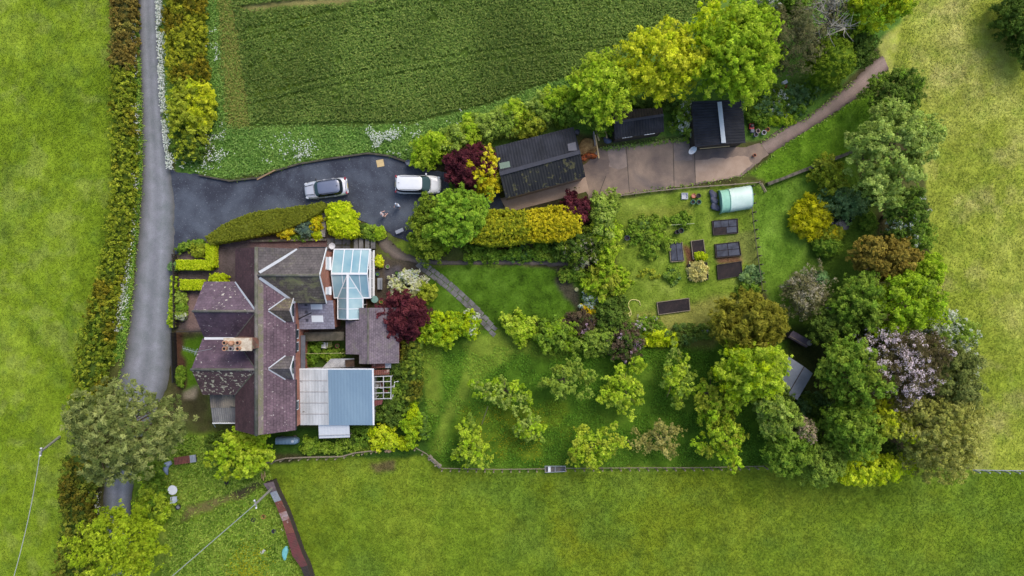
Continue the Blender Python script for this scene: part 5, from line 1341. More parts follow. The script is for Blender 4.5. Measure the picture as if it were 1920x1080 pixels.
yb = [wy, -2.02, -1.0, .0, yr - .1]
for a, c in zip(yb[:-1], yb[1:]):
    for sx, xe in ((-1, wx0), (1, wx1)):
        def edge(y): 
            if y <= ys: return xe
            return wxr + (xe - wxr) * max(0.02, (yr - y) / (yr - ys))
        def ze(x): return rz - abs(x - wxr) / abs(xe - wxr) * (rz - ez) + .012
        pane([(wxr + sx * .05, a + .03, rz + .012), (edge(a), a + .03, ze(edge(a))), (edge(c), c - .03, ze(edge(c))), (wxr + sx * .05, c - .03, rz + .012)])
b = MB(); u = Vector((0, 0, .03))
for x in xs: b.beam(Vector((x, yn, ez)) + u, Vector((x, yr, rz)) + u, .075, .07)
for x, y in ((x0, ys), (x1, ys)): b.beam(Vector((x, y, ez)) + u, Vector((x, yr, rz)) + u, .075, .07)
b.beam(Vector((-16.35, .2, zf(.2))) + u, Vector((-16.35, yr, rz)) + u, .06, .06); b.beam(Vector((-14.7, -.6, zf(-.6))) + u, Vector((-14.7, yr, rz)) + u, .06, .06)
b.beam((x0, yr, rz + .05), (x1, yr, rz + .05), .2, .12); b.beam((wxr, wy, rz + .055), (wxr, yr, rz + .055), .2, .12)
b.beam((x0, yn, ez), (x1, yn, ez), .12, .14); b.beam((x0, ys, ez), (wx0, ys, ez), .12, .14); b.beam((wx1, ys, ez), (x1, ys, ez), .12, .14)
b.beam((wx0, wy, ez), (wx0, ys, ez), .1, .13); b.beam((wx1, wy, ez), (wx1, ys, ez), .1, .13); b.beam((wx0, wy, ez + .01), (wx1, wy, ez + .01), .1, .14)
for sx, xe in ((-1, wx0), (1, wx1)):
    b.beam(Vector((xe, ys, ez)) + u, Vector((wxr, yr, rz)) + u, .09, .08)
    for y in yb[1:3]: b.beam(Vector((xe, y, ez)) + u, Vector((wxr, y, rz)) + u, .06, .06)
    b.beam(Vector((wxr + (xe - wxr) * (yr - 0) / (yr - ys), 0, rz - (yr - 0) / (yr - ys) * (rz - ez))) + u, Vector((wxr, 0, rz)) + u, .06, .06)
    b.beam(Vector((xe, wy, ez)) + u, Vector((wxr, wy, rz)) + u, .08, .1)
b.beam(Vector((x1, ys, ez)), Vector((x1, yr, rz)), .1, .12)
b.build('roof_frame', M_WHITE, cv)

# ---- L-shaped purple outbuilding
ob = empty('outbuilding', (-13.2, -4.9, 0), 'low outbuilding with faded purple tiled roof beside the maroon maple', 'outbuilding')
zr, ze = 3.15, 2.5
xa, xb, xr, xe = at(648, 0, ze).x, at(686, 0, ze).x, at(690, 0, zr).x, at(748, 0, ze).x
yA0, yA1 = at(0, 664, ze).y, at(0, 601, ze).y; yB0, yB1 = at(0, 681, ze).y, at(0, 577, ze).y
b = MB(); b.slab([(xa, yA0, ze), (xr, yA0, zr), (xr, yA1, zr), (xa, yA1, ze)], .1); b.build('roof_slope', T_OUT, ob)
b = MB(); b.slab([(xr, yB0, zr), (xe, yB0, ze), (xe, yB1, ze), (xr, yB1, zr)], .1); b.build('roof_slope', T_OUT, ob)
zb = ze + (zr - ze) * .5
for y0, y1 in ((yA1 + .004, yB1), (yB0, yA0 - .004)):
    b = MB(); b.slab([(xr - .9, y0, zr - .2), (xr, y0, zr), (xr, y1, zr), (xr - .9, y1, zr - .2)], .1); b.build('roof_slope', T_OUT, ob)
b = MB(); b.prism([(xa + .15, yA0 + .15), (xr, yA0 + .15), (xr, yA1 - .15), (xa + .15, yA1 - .15)], 0, 2.4); b.prism([(xr - .75, yB0 + .13), (xe - .15, yB0 + .13), (xe - .15, yB1 - .13), (xr - .75, yB1 - .13)], 0, 2.38); b.build('wall', M_BRICK, ob)
b = MB(); b.tube([(xr, yB0, zr + .03), (xr, yB1, zr + .03)], .09, 8); b.build('ridge_tiles', M_RIDGE, ob)

# ---- corrugated workshop
ws = empty('workshop', (-17, -10.5, 0), 'workshop with half pale grey and half blue corrugated roof', 'workshop')
yn_, ys_ = at(0, 693, 3.1).y, at(0, 797, 2.75).y
xw0, xw1, xw2 = at(562, 0, 2.9).x, at(616, 0, 2.9).x, at(698, 0, 2.9).x
M_PALEC = patchy('pale_corrugated', (200, 204, 206), (172, 176, 178), .7, fine=.08, vs=(1, .25, 1), c3=(120, 112, 106), s3=1.6, t3=.68)
M_BLUEC = patchy('blue_corrugated', (118, 144, 164), (128, 154, 172), .5, fine=.06, vs=(1, .3, 1))
b = MB(); b.corrug((xw0, ys_, 2.75), (xw1, ys_, 2.75), (xw1, yn_, 3.1), (xw0, yn_, 3.1), period=.3, amp=.007); b.build('roof_sheet', M_PALEC, ws)
b = MB(); b.corrug((xw1 + .01, ys_, 2.76), (xw2, ys_, 2.76), (xw2, yn_, 3.11), (xw1 + .01, yn_, 3.11), period=.3, amp=.004); b.build('roof_sheet', M_BLUEC, ws)
b = MB(); b.prism([(xw0 + .12, ys_ + .15), (xw2 - .12, ys_ + .15), (xw2 - .12, yn_ - .12), (xw0 + .12, yn_ - .12)], 0, 2.65); b.build('wall', M_OFFW, ws)
b = MB(); b.beam((xw2 + .09, ys_, 2.72), (xw2 + .09, yn_ + .1, 3.07), .16, .1); b.beam((xw0, yn_ + .05, 3.0), (xw2, yn_ + .05, 3.0), .1, .18); b.build('gutter', M_WHITE, ws)
for k in range(1, 5):
    y = yn_ + (ys_ - yn_) * k / 5
    b = MB(); b.box(((xw0 + xw1) / 2, y, 2.75 + (y - ys_) / (yn_ - ys_) * .35 + .025), (xw1 - xw0 - .1, .05, .012)); b.build('sheet_joint', plain('sheet_lap', (150, 146, 148), .8), ws)
b = MB(); b.corrug(at(598, 822, 1.9), at(656, 820, 1.9), at(655, 797, 2.5), at(597, 797, 2.5), period=.3, amp=.004); f = b.build('lean_to_roof', plain('white_polycarbonate', (226, 228, 230), .4, .04), ws)
for px_ in (600, 628, 654):
    p = at(px_, 817, 1.9); b = MB(); b.beam((p.x, p.y, 0), (p.x, p.y, 1.95), .08, .08); b.build('post', M_WOOD, ws)
b = MB(); b.beam(at(598, 817, 2.08), at(656, 815, 2.08), .06, .03); b.build('batten', M_METAL, ws)
# brick strip wall beside the workshop
bw = MB(); bw.prism([(-20.95, -13.2), (-20.62, -13.2), (-20.62, -7.9), (-20.95, -7.9)], 0, 2.6); tag(bw.build('brick_wall', M_BRICK), 'narrow brick wall between the house roof and grey workshop sheets', 'wall')
# ruined lean-to frame shed
gh = empty('frame_shed', at(716, 722, 0), 'roofless white timber frame shed with terracotta roof sheets beside the blue roof', 'shed')
fz = 2.1
def G(px, py, z): return at(px, py, z)
b = MB()
for y in (706, 716, 727, 737, 748): b.beam(G(701, y, fz), G(733, y - 1, fz - .1), .07, .09)
for x in (701, 719, 733): b.beam(G(x, 706, fz - .05), G(x, 748, fz - .05), .07, .08)
for x, y in ((702, 706), (733, 706), (702, 748), (733, 748), (733, 727)):
    p = G(x, y, fz); b.beam((p.x, p.y, 0), (p.x, p.y, fz), .08, .08)
b.build('frame', M_OFFW, gh)
M_RUST = patchy('rusty_sheet', (136, 84, 70), (110, 70, 62), 1.4, fine=.2, c3=(176, 150, 136), s3=1.4, t3=.62)
M_RED = patchy('red_oxide_sheet', (118, 66, 66), (102, 68, 64), 1.4, fine=.15)
for poly, m in (([(697, 691), (722, 690), (722, 681), (697, 682)], M_RUST), ([(700, 704), (730, 702), (730, 693), (700, 694)], M_RUST), ([(700, 762), (716, 758), (718, 750), (701, 751)], M_RED)):
    b = MB(); b.corrug(*[G(x, y, 2.0) for x, y in poly], period=.2, amp=.012); b.build('roof_sheet', m, gh)
b = MB(); b.corrug(G(722, 690, 1.95), G(733, 690, 1.95), G(733, 680, 2.0), G(722, 681, 2.0), period=.2); b.build('roof_sheet', M_OFFW, gh)
rs = np.random.RandomState(8)
for i in range(9):
    p = G(705 + rs.rand() * 26, 710 + rs.rand() * 34, .3); b = MB(); b.box((p.x, p.y, .15 + .1 * rs.rand()), (.3 + .5 * rs.rand(), .2 + .3 * rs.rand(), .25), rz=rs.rand() * 3)
    tag(b.build('scrap_board', (M_WOOD, M_OFFW, M_RUST, M_DWOOD)[i % 4]), 'scrap board lying inside the white timber frame shed', 'board', 'scrap boards inside the frame shed')
wp = MB(); wp.tube([G(748, 715, 1.2), G(740, 716, 1.2), G(735, 752, 1.0), G(742, 749, 1.0)], .05, 8); tag(wp.build('white_pipe', M_WHITE), 'bent white plastic pipe among the weeds right of frame shed', 'pipe')
# yard behind the house
b = MB(); b.corrug(at(604, 690, 1.4), at(664, 688, 1.4), at(664, 672, 1.7), at(620, 673, 1.7), period=.25, amp=.015); sh = b.build('roof_sheet', M_OFFW); 
tag(sh, 'broken white roof sheeting lying in the walled yard above the workshop', 'roof sheet'); sh.name = 'broken_roof_sheet'
p = at(570, 686, 0); 
b = MB(); b.box(at(656, 681, 1.66), (.9, .7, .06), rz=.1); tag(b.build('brown_debris', patchy('leaf_litter', (92, 72, 56), (66, 52, 44), 3, fine=.3)), 'patch of brown debris on the broken white sheeting', 'debris')
pl = MB(); c = at(599, 646, .1)
for k in range(5): pl.box((c.x + (k - 2) * .16, c.y, .14), (.12, .75, .03))
for k in (-1, 0, 1): pl.box((c.x, c.y + k * .32, .08), (.8, .08, .08))
tag(pl.build('wooden_pallet', plain('pallet_wood', (150, 112, 82), .85, .2)), 'small reddish wooden pallet lying in the walled yard', 'pallet')
def garden_chair(px, py, rz, m, label):
    c = at(px, py, 0); root = empty('garden_chair', c, label, 'chair'); R = Matrix.Rotation(rz, 3, 'Z')
    def bx(nm, p, s, par=root):
        q = MB(); q.box(Vector(c) + R @ Vector(p), s, M=R); return q.build(nm, m, par, bevel=.01)
    bx('seat', (0, 0, .43), (.5, .5, .05)); bx('backrest', (-.26, 0, .68), (.05, .5, .5))
    for sx in (-.2, .2):
        for sy in (-.2, .2): bx('leg', (sx, sy, .205), (.05, .05, .40))
    for sy in (-.26, .26): bx('armrest', (0, sy, .62), (.5, .06, .05))
garden_chair(612, 646, 1.5, M_WHITE, 'white plastic garden chair in the walled yard')
garden_chair(620, 645, 1.7, plain('olive_plastic', (140, 150, 70), .5), 'olive green garden chair beside the white one in the yard')
cl = MB(); cl.tube([at(572, 663, 2), at(646, 662, 2)], .02, 5); tag(cl.build('washing_line', plain('cream_cord', (206, 196, 140), .7)), 'cream washing line stretched across the walled yard', 'washing line')

# ---- black garage
def gable_shed(name, label, corners, ridge, ez, rz, roofm, wallm, period=.28, cat='shed', ridgem=None, rw=.14, inset=.18):
    """corners: four eave corner pixels going round, starting with the far long side; ridge: two pixels"""
    A, B_, C, D = [at(x, y, ez) for x, y in corners]; R0, R1 = [at(x, y, rz) for x, y in ridge]
    ctr = (A + B_ + C + D) / 4
    root = empty(name, (ctr.x, ctr.y, 0), label, cat)
    b = MB(); b.corrug(A, B_, R1, R0, period=period, amp=.022); b.build('roof_slope', roofm[0], root)
    b = MB(); b.corrug(D, C, R1, R0, period=period, amp=.022); b.build('roof_slope', roofm[1], root)
    sh = lambda p: p + (Vector((ctr.x, ctr.y, p.z)) - p).normalized() * inset
    a, bb, c, d = map(sh, (A, B_, C, D)); r0, r1 = sh(R0), sh(R1)
    vs = []
    for p in (a, bb, c, d): vs.append((p.x, p.y, 0))
    for p in (a, bb, c, d): vs.append((p.x, p.y, ez - .08))
    vs += [(r0.x, r0.y, rz - .12), (r1.x, r1.y, rz - .12)]
    b = MB(); b.add(vs, [(0, 1, 5, 4), (2, 3, 7, 6), (1, 2, 6, 9, 5), (3, 0, 4, 8, 7), (4, 5, 9, 8), (7, 8, 9, 6), (3, 2, 1, 0)]); b.build('wall', wallm, root)
    b = MB(); b.beam(R0 + Vector((0, 0, .06)), R1 + Vector((0, 0, .06)), rw, .05); b.build('ridge_cap', ridgem or roofm[0], root)
    return root
M_BC1 = patchy('black_corrugated', (34, 36, 42), (50, 52, 60), .6, fine=.2, c3=(130, 130, 126), s3=3.2, t3=.74)
M_BC2 = patchy('mossy_black_corrugated', (32, 34, 39), (48, 50, 50), .6, fine=.25, vs=(1, .35, 1), c3=(84, 82, 56), s3=1.8, t3=.58)
M_BCR = plain('grey_ridge', (54, 56, 66), .7, .2)
g = gable_shed('garage', 'long low garage with black corrugated roof streaked with moss', [(928, 275), (1075, 238), (1098, 332), (948, 372)], [(937, 326), (1088, 285)], 2.5, 3.4, (M_BC1, M_BC2), plain('brown_block_wall', (168, 144, 124), .85, .12, 2), cat='garage', ridgem=M_BCR, rw=.38)
b = MB(); b.slab([at(936, 306, 3.12), at(955, 302, 3.12), at(957, 313, 3.3), at(938, 317, 3.3)], .02); b.build('roof_patch', plain('green_sheet', (104, 124, 108), .6), g)
b = MB(); b.slab([at(1064, 270, 3.1), at(1079, 266, 3.1), at(1082, 282, 3.38), at(1066, 283, 3.38)], .02); b.build('roof_patch', plain('grey_sheet', (92, 92, 102), .6), g)
s2 = gable_shed('shed', 'long dark shed under the yellow maple with flaking lower roof', [(1148, 206), (1242, 202), (1245, 247), (1153, 261)], [(1151, 230), (1244, 216)], 2.2, 2.6, (plain('rotten_felt', (62, 52, 42), .9, .3, 2), M_BC1), M_DWOOD, ridgem=M_BCR, rw=.25)
b = MB(); b.beam(at(1167, 259, 2.16), at(1186, 256, 2.16), .05, .05); b.beam(at(1208, 253, 2.16), at(1228, 250, 2.16), .05, .05); b.build('fascia_strip', M_WHITE, s2)
s3 = gable_shed('shed', 'square black shed with a pale strip along its roof ridge', [(1392, 186), (1398, 268), (1303, 276), (1297, 190)], [(1349, 188), (1358, 270)], 2.4, 3.1, (M_BC1, M_BC1), M_DWOOD)
b = MB(); b.beam(at(1349, 191, 3.19), at(1357, 268, 3.19), .42, .03); b.build('ridge_light', plain('pale_ridge_strip', (190, 200, 206), .4, .06), s3)
b = MB(); b.beam(at(1312, 279, 2.0), at(1368, 274, 2.0), .06, .1); b.build('fascia_strip', M_LWOOD, s3)
# grey felt shed and log shed in the trees
def felt_shed():
    ez, rz = 2.2, 2.55
    a, b_, c, d = at(1478, 668, ez), at(1524, 700, ez), at(1495, 750, ez), at(1446, 722, ez); r0 = (a * .42 + b_ * .58); r1 = (d * .42 + c * .58); r0.z = r1.z = rz
    ctr = (a + b_ + c + d) / 4; root = empty('shed', (ctr.x, ctr.y, 0), 'grey felt roofed shed half hidden by the bright lime tree', 'shed')
    m = patchy('grey_roofing_felt', (134, 140, 150), (120, 126, 134), 1.0, fine=.08)
    q = MB(); q.slab([a, r0, r1, d], .05); q.build('roof_slope', m, root)
    q = MB(); q.slab([r0, b_, c, r1], .05); q.build('roof_slope', m, root)
    q = MB(); q.beam(r0 + Vector((0, 0, .03)), r1 + Vector((0, 0, .03)), .07, .03); q.build('ridge_cap', M_DWOOD, root)
    sh = lambda p: p + (Vector((ctr.x, ctr.y, p.z)) - p).normalized() * .15
    q = MB(); q.prism([(sh(p).x, sh(p).y) for p in (d, c, b_, a)], 0, ez - .06); q.build('wall', M_WOOD, root)
felt_shed()
def log_shed():
    a, b_, c, d = at(1487, 620, 1.5), at(1522, 640, 1.5), at(1512, 652, 1.3), at(1478, 632, 1.3); ctr = (a + b_ + c + d) / 4
    root = empty('log_store', (ctr.x, ctr.y, 0), 'small log store with dark purple grey boarded roof in tree shade', 'log store')
    q = MB(); q.slab([a, d, c, b_], .06); q.build('roof', patchy('purple_grey_board', (104, 94, 106), (88, 80, 90), 1.5, fine=.1), root)
    q = MB(); q.prism([(p.x, p.y) for p in (a.lerp(ctr, .1), d.lerp(ctr, .1), c.lerp(ctr, .1), b_.lerp(ctr, .1))], 0, 1.25); q.build('wall', M_DWOOD, root)
    q = MB(); q.beam(a.lerp(d, .8) + Vector((0, 0, .1)), b_.lerp(c, .8) + Vector((0, 0, .1)), .05, .03); q.build('batten', M_WOOD, root)
    p = at(1517, 643, 1.55); q = MB(); q.lathe([(.2, 0), (.26, .05), (.26, .16), (.22, .18), (.2, .08)], p, 14)
    tag(q.build('plant_pot', plain('pale_pot2', (156, 152, 150), .8)), 'round grey pot standing on the log store roof', 'pot')
log_shed()

# ---- polytunnel
def polytunnel():
    a, b_, c, d = at(1345, 358, 0), at(1402, 349, 0), at(1405, 392, 0), at(1349, 401, 0)
    ctr = (a + b_ + c + d) / 4; root = empty('polytunnel', ctr, 'pale green polytunnel with darker green open end', 'polytunnel')
    def shell(u0, u1, off, m, nm, n=16, rip=0.012):
        q = MB(); vs = []; fs = []; nu = 14; rs = np.random.RandomState(3)
        for i in range(nu + 1):
            u = u0 + (u1 - u0) * i / nu; L = a.lerp(b_, u); R = d.lerp(c, u)
            mid = (L + R) / 2; hv = (L - R) / 2
            for k in range(n + 1):
                t = math.pi * k / n; w = 1 + off + rip * math.sin(i * 2.6 + k * .7) + rs.randn() * .004
                p = mid + hv * math.cos(t) * w + Vector((0, 0, 1.3 * math.sin(t) ** .48 * w)); vs.append(p)
        for i in range(nu):
            for k in range(n): s_ = i * (n + 1) + k; fs.append((s_, s_ + n + 1, s_ + n + 2, s_ + 1))
        q.add(vs, fs); q.build(nm, m, root, smooth=True)
    shell(.28, 1.0, .0, patchy('pale_green_sheet', (216, 238, 228), (202, 228, 216), .8, fine=.05, rough=.35), 'cover')
    shell(.0, .30, -.03, plain('green_netting', (152, 208, 184), .6, .1), 'end_panel')
    for u in (0, .28, 1):
        q = MB(); L = a.lerp(b_, u); R = d.lerp(c, u); mid = (L + R) / 2; hv = (L - R) / 2
        q.tube([mid + hv * math.cos(t) * 1.01 + Vector((0, 0, 1.32 * max(0, math.sin(t)) ** .48)) for t in np.linspace(0, math.pi, 14)], .03, 6); q.build('hoop', plain('hoop_green', (170, 214, 196), .5), root)
    q = MB(); vs = []
    mid = (b_ + c) / 2; hv = (b_ - c) / 2
    for e_ in (0,):
        L_, R2 = (b_, c); mid = (L_ + R2) / 2; hv = (L_ - R2) / 2
        q.add([mid + hv * .97 * math.cos(t) + Vector((0, 0, 1.26 * max(0, math.sin(t)) ** .48)) for t in np.linspace(0, math.pi, 14)], [tuple(range(14))])
    q.build('end_wall', plain('pale_green_end', (196, 228, 214), .5), root)
    q = MB(); L_, R2 = a.lerp(b_, .03), d.lerp(c, .03); mid = (L_ + R2) / 2; hv = (L_ - R2) / 2
    q.add([mid + hv * .95 * math.cos(t) + Vector((0, 0, 1.24 * max(0, math.sin(t)) ** .48)) for t in np.linspace(0, math.pi, 14)], [tuple(range(14))])
    q.build('end_wall', plain('green_netting', (152, 208, 184), .6, .1), root)
polytunnel()
b = MB(); c = at(1337, 375, 0)
rs = np.random.RandomState(4)
for i in range(3): b.blob((at(1336 + i * 2, 366 + i * 11, 0).x, at(1336, 366 + i * 11, 0).y, .22), (.38, .42, .25), seed=i, amp=.25)
tag(b.build('tarpaulin', patchy('grey_tarp', (104, 106, 124), (80, 82, 98), 2, fine=.12), smooth=True), 'crumpled dark grey tarpaulin heap at left end of the polytunnel', 'tarpaulin')

# ---- raised beds
M_COVER = patchy('black_mesh_cover', (62, 64, 74), (82, 86, 98), 1.6, fine=.15)
def bed(pts, label, cover, frame=M_WOOD):
    P = [at(x, y, .28) for x, y in pts]; c = sum(P, Vector()) / 4
    root = empty('raised_bed', (c.x, c.y, 0), label, 'raised bed')
    for i in range(4):
        q = MB(); a, b_ = P[i], P[(i + 1) % 4]; q.beam(a - Vector((0, 0, .14)), b_ - Vector((0, 0, .14 + .001 * i)), .06, .28); q.build('side_board', frame, root)
    q = MB(); q.prism([(p.x * .96 + c.x * .04, p.y * .96 + c.y * .04) for p in P], 0.02, .2); q.build('soil', M_SOIL, root)
    for (u0, u1, v0, v1) in cover:
        def bi(u, v): return P[0].lerp(P[1], u).lerp(P[3].lerp(P[2], u), v)
        q = MB(); q.slab([bi(u0, v0) - Vector((0, 0, .03)), bi(u1, v0) - Vector((0, 0, .03)), bi(u1, v1) - Vector((0, 0, .03)), bi(u0, v1) - Vector((0, 0, .03))], .02); q.build('cover_panel', M_COVER, root)
g4 = [(.05, .49, .06, .48), (.52, .95, .06, .48), (.05, .49, .53, .94), (.52, .95, .53, .94)]
bed([(1336, 414), (1383, 410), (1384, 437), (1338, 441)], 'raised bed nearest the polytunnel, partly covered with black mesh panels', [(.05, .32, .06, .48), (.34, .62, .06, .48), (.64, .95, .06, .48), (.55, .95, .53, .92)], M_DWOOD)
bed([(1341, 458), (1386, 453), (1390, 479), (1343, 483)], 'raised bed fully covered with four black mesh panels, above mulch strip', g4, M_DWOOD)
bed([(1345, 497), (1390, 490), (1392, 516), (1347, 524)], 'bare raised bed of near black soil beside the pale large leaved plant', [], M_DWOOD)
bed([(1255, 456), (1279, 454), (1283, 489), (1258, 491)], 'upright narrow raised bed covered by two black panels with pale frame', [(.07, .48, .05, .95), (.53, .94, .05, .95)])
bed([(1296, 452), (1319, 449), (1323, 480), (1300, 486)], 'bare dark raised bed with lime herb at its lower corner', [])
bed([(1232, 567), (1292, 559), (1294, 582), (1235, 590)], 'lone lowest raised bed of dark soil near the hose', [])
bed([(1290, 496), (1326, 492), (1328, 524), (1293, 526)], 'square bed holding the cream straw coloured bush', [], M_DWOOD)

# ---- pots, bins and small things
def pot(px, py, r, h, m, label, name='plant_pot', cat='pot', inner=None, z=0.0, group=None):
    c = at(px, py, z); q = MB(); q.lathe([(r * .75, 0), (r, h), (r * 1.08, h), (r * 1.08, h + .03), (r * .9, h + .03), (r * .85, h * .8)], c, 16)
    o = q.build(name, m); tag(o, label, cat, group)
    i_ = MB(); i_.lathe([(r * .8, h * .78), (r * .84, h * .82)], c, 14); i_.build('compost', inner or M_SOIL, o)
    return o
M_GRP = plain('green_plastic', (70, 128, 112), .5, .1); M_DGP = plain('dark_green_plastic', (30, 60, 52), .5, .1)
pot(1297, 380, .22, .5, M_GRP, 'left of two green rimmed plant tubs by the plot edge', 'plant_tub', 'tub')
pot(1308, 380, .22, .5, M_GRP, 'right of two green rimmed plant tubs by the plot edge', 'plant_tub', 'tub')
pot(1299, 368, .22, .35, M_TERRA, 'terracotta pot of pinkish soil above the green tubs', inner=plain('pink_gravel', (206, 140, 120), .9))
pot(1308, 368, .22, .4, M_BLACK, 'black tub behind the right green rimmed tub', 'plant_tub', 'tub')
pot(1273, 434, .26, .9, M_DGP, 'dark green water butt next to potato plants, right one', 'water_butt', 'water butt')
pot(1266, 436, .2, .8, M_BLACK, 'smaller black bin left of the green water butt', 'bin', 'bin')
pot(1174, 447, .24, .6, plain('navy_plastic', (46, 54, 84), .5), 'dark blue tub at the left end of potato patch', 'plant_tub', 'tub')
pot(1413, 292, .16, .3, M_TERRA, 'single terracotta pot on the yard edge near the black shed')
pot(1437, 244, .2, .35, M_TERRA, 'orange terracotta pot at the right end of the pot heap')
pot(1419, 247, .2, .35, plain('pink_pot', (196, 168, 160), .8), 'pale pink pot in the middle of the pot heap')
pot(1430, 250, .22, .4, plain('white_tub', (206, 206, 212), .6), 'white tub between the pink and orange pots', 'plant_tub', 'tub')
pot(1415, 254, .2, .4, plain('grey_blue_tub', (120, 124, 146), .6), 'grey blue tub below the pale pink pot', 'plant_tub', 'tub')
def mower():
    c = at(1408, 238, 0); root = empty('lawn_mower', c, 'red and black lawn mower beside the pot heap', 'lawn mower')
    q = MB(); q.box(c + Vector((0, 0, .22)), (.5, .6, .14)); q.build('deck', plain('red_metal', (178, 40, 48), .4), root, bevel=.05)
    q = MB(); q.lathe([(.17, 0), (.18, .15), (.1, .2)], c + Vector((0, .05, .29)), 14); q.build('engine', M_BLACK, root)
    for sx in (-.27, .27):
        for sy in (-.24, .24):
            q = MB(); q.tube([c + Vector((sx - .03, sy, .1)), c + Vector((sx + .03, sy, .1))], .1, 12); q.build('wheel', M_RUBBER, root)
    q = MB(); q.tube([c + Vector((-.2, -.28, .3)), c + Vector((-.2, -.8, .85)), c + Vector((.2, -.8, .85)), c + Vector((.2, -.28, .3))], .018, 6); q.build('handle', M_BLACK, root)
    q = MB(); q.box(c + Vector((0, -.5, .35)), (.4, .34, .3)); q.build('grass_box', plain('greyblue', (112, 116, 132), .7), root, bevel=.05)
mower()
# white basin / tray by the tubs
q = MB(); c = at(1283, 368, 0)
for dx, dy, sx, sy in ((-.29, 0, .05, .63), (.29, 0, .05, .63), (0, .29, .53, .05), (0, -.29, .53, .05)): q.box(c + Vector((dx, dy, .12)), (sx, sy, .24))
q.box(c + Vector((0, 0, .05)), (.54, .54, .04)); tag(q.build('seed_tray', plain('tray_grey', (196, 198, 206), .6)), 'square pale grey tray left of the terracotta pot', 'tray')
# loose things in the yard
def satellite_dish():
    c = at(1298, 281, .0); root = empty('satellite_dish', at(1303, 277, 0), 'grey oval satellite dish on a post at the corner of the strip roofed shed', 'satellite dish')
    q = MB(); q.tube([at(1305, 276, 0), at(1305, 276, 1.7), at(1300, 280, 1.8)], .03, 8); q.build('post', M_METAL, root)
    q = MB(); R = Matrix.Rotation(.5, 3, 'Y') @ Matrix.Rotation(.4, 3, 'X'); vs = []; n = 18
    p0 = at(1298, 281, 1.8)
    for j in range(5):
        r = j / 4
        for k in range(n):
            a = 2 * math.pi * k / n; v = Vector((r * .36 * math.cos(a), r * .46 * math.sin(a), .12 * r * r)); vs.append(p0 + Matrix.Rotation(-.6, 3, 'Z') @ R @ v)
    q.add(vs, [(j * n + k, j * n + (k + 1) % n, (j + 1) * n + (k + 1) % n, (j + 1) * n + k) for j in range(4) for k in range(n)]); q.build('reflector', plain('dish_grey', (196, 202, 208), .4), root, smooth=True)
    q = MB(); q.tube([p0, p0 + Vector((-.1, -.25, .42))], .015, 6); q.box(p0 + Vector((-.1, -.25, .44)), (.08, .08, .1)); q.build('feed_arm', M_METAL, root)
satellite_dish()
garden_chair(1296, 256, .3, plain('grey_white_plastic', (188, 190, 180), .5), 'grey white garden chair by the black shed wall')
# timber rack
def timber(px0, py0, px1, py1, z, label, w=.16):
    q = MB(); q.beam(at(px0, py0, z), at(px1, py1, z - .25), w, .1); tag(q.build('timber_beam', M_LWOOD, bevel=.01), label, 'timber')
timber(1117, 238, 1123, 264, .6, 'left sawn timber beam leaning beside the long dark shed')
timber(1134, 238, 1138, 260, .6, 'right sawn timber beam with its foot on the grey sack')
q = MB()
q.beam(at(1116, 253, .9), at(1123, 297, .9), .1, .12)
for t in np.linspace(.35, .95, 8):
    p = at(1117, 253, .75).lerp(at(1124, 297, .75), t); q.beam(p + Vector((-.14, 0, 0)), p + Vector((.02, 0, 0)), .06, .05)
q.beam(at(1117, 256, 0.0), at(1117, 256, .9), .08, .08); q.beam(at(1123, 296, 0), at(1123, 296, .9), .08, .08)
tag(q.build('timber_fence', M_LWOOD), 'pale new timber fence rail with pegs between garage and yard', 'fence')
q = MB(); q.blob(at(1139, 263, .2), (.42, .3, .26), 3, .2); tag(q.build('grey_sack', plain('slate_sack', (98, 106, 128), .7), smooth=True), 'blue grey filled sack at the foot of the sawn beam', 'sack')
q = MB(); q.box(at(1114, 261, .4), (.06, 1.4, .8), rz=.12); tag(q.build('white_board', M_OFFW), 'white board on edge against the timber fence', 'board')
q = MB(); q.blob(at(1105, 292, .25), (.6, .4, .34), 5, .3); q.blob(at(1095, 296, .2), (.45, .3, .25), 6, .3); tag(q.build('rust_heap', patchy('orange_rust', (186, 96, 44), (96, 58, 44), 3, fine=.3), smooth=True), 'heap of orange rusty scrap right of the garage', 'scrap heap')
q = MB(); q.blob(at(1100, 274, .12), (.75, .8, .2), 7, .3); tag(q.build('straw_heap', patchy('straw', (176, 144, 92), (140, 108, 66), 3, fine=.4), smooth=True), 'tan straw heap between garage and pale timber fence', 'straw')
pot(1081, 251, .26, .9, M_BLACK, 'grey black barrel at the top right corner of garage', 'barrel', 'barrel', inner=plain('barrel_lid', (84, 86, 100), .5))
q = MB(); q.box(at(713, 306, .03), (.72, .72, .04), rz=.2); tag(q.build('plywood_board', M_LWOOD), 'square pale board lying flat on the black drive', 'board')
pot(768, 308, .26, .9, plain('grey_bin', (96, 104, 122), .5), 'grey bin at the top edge of drive by lime bush', 'wheelie_bin', 'bin', inner=plain('bin_lid', (120, 128, 146), .5))
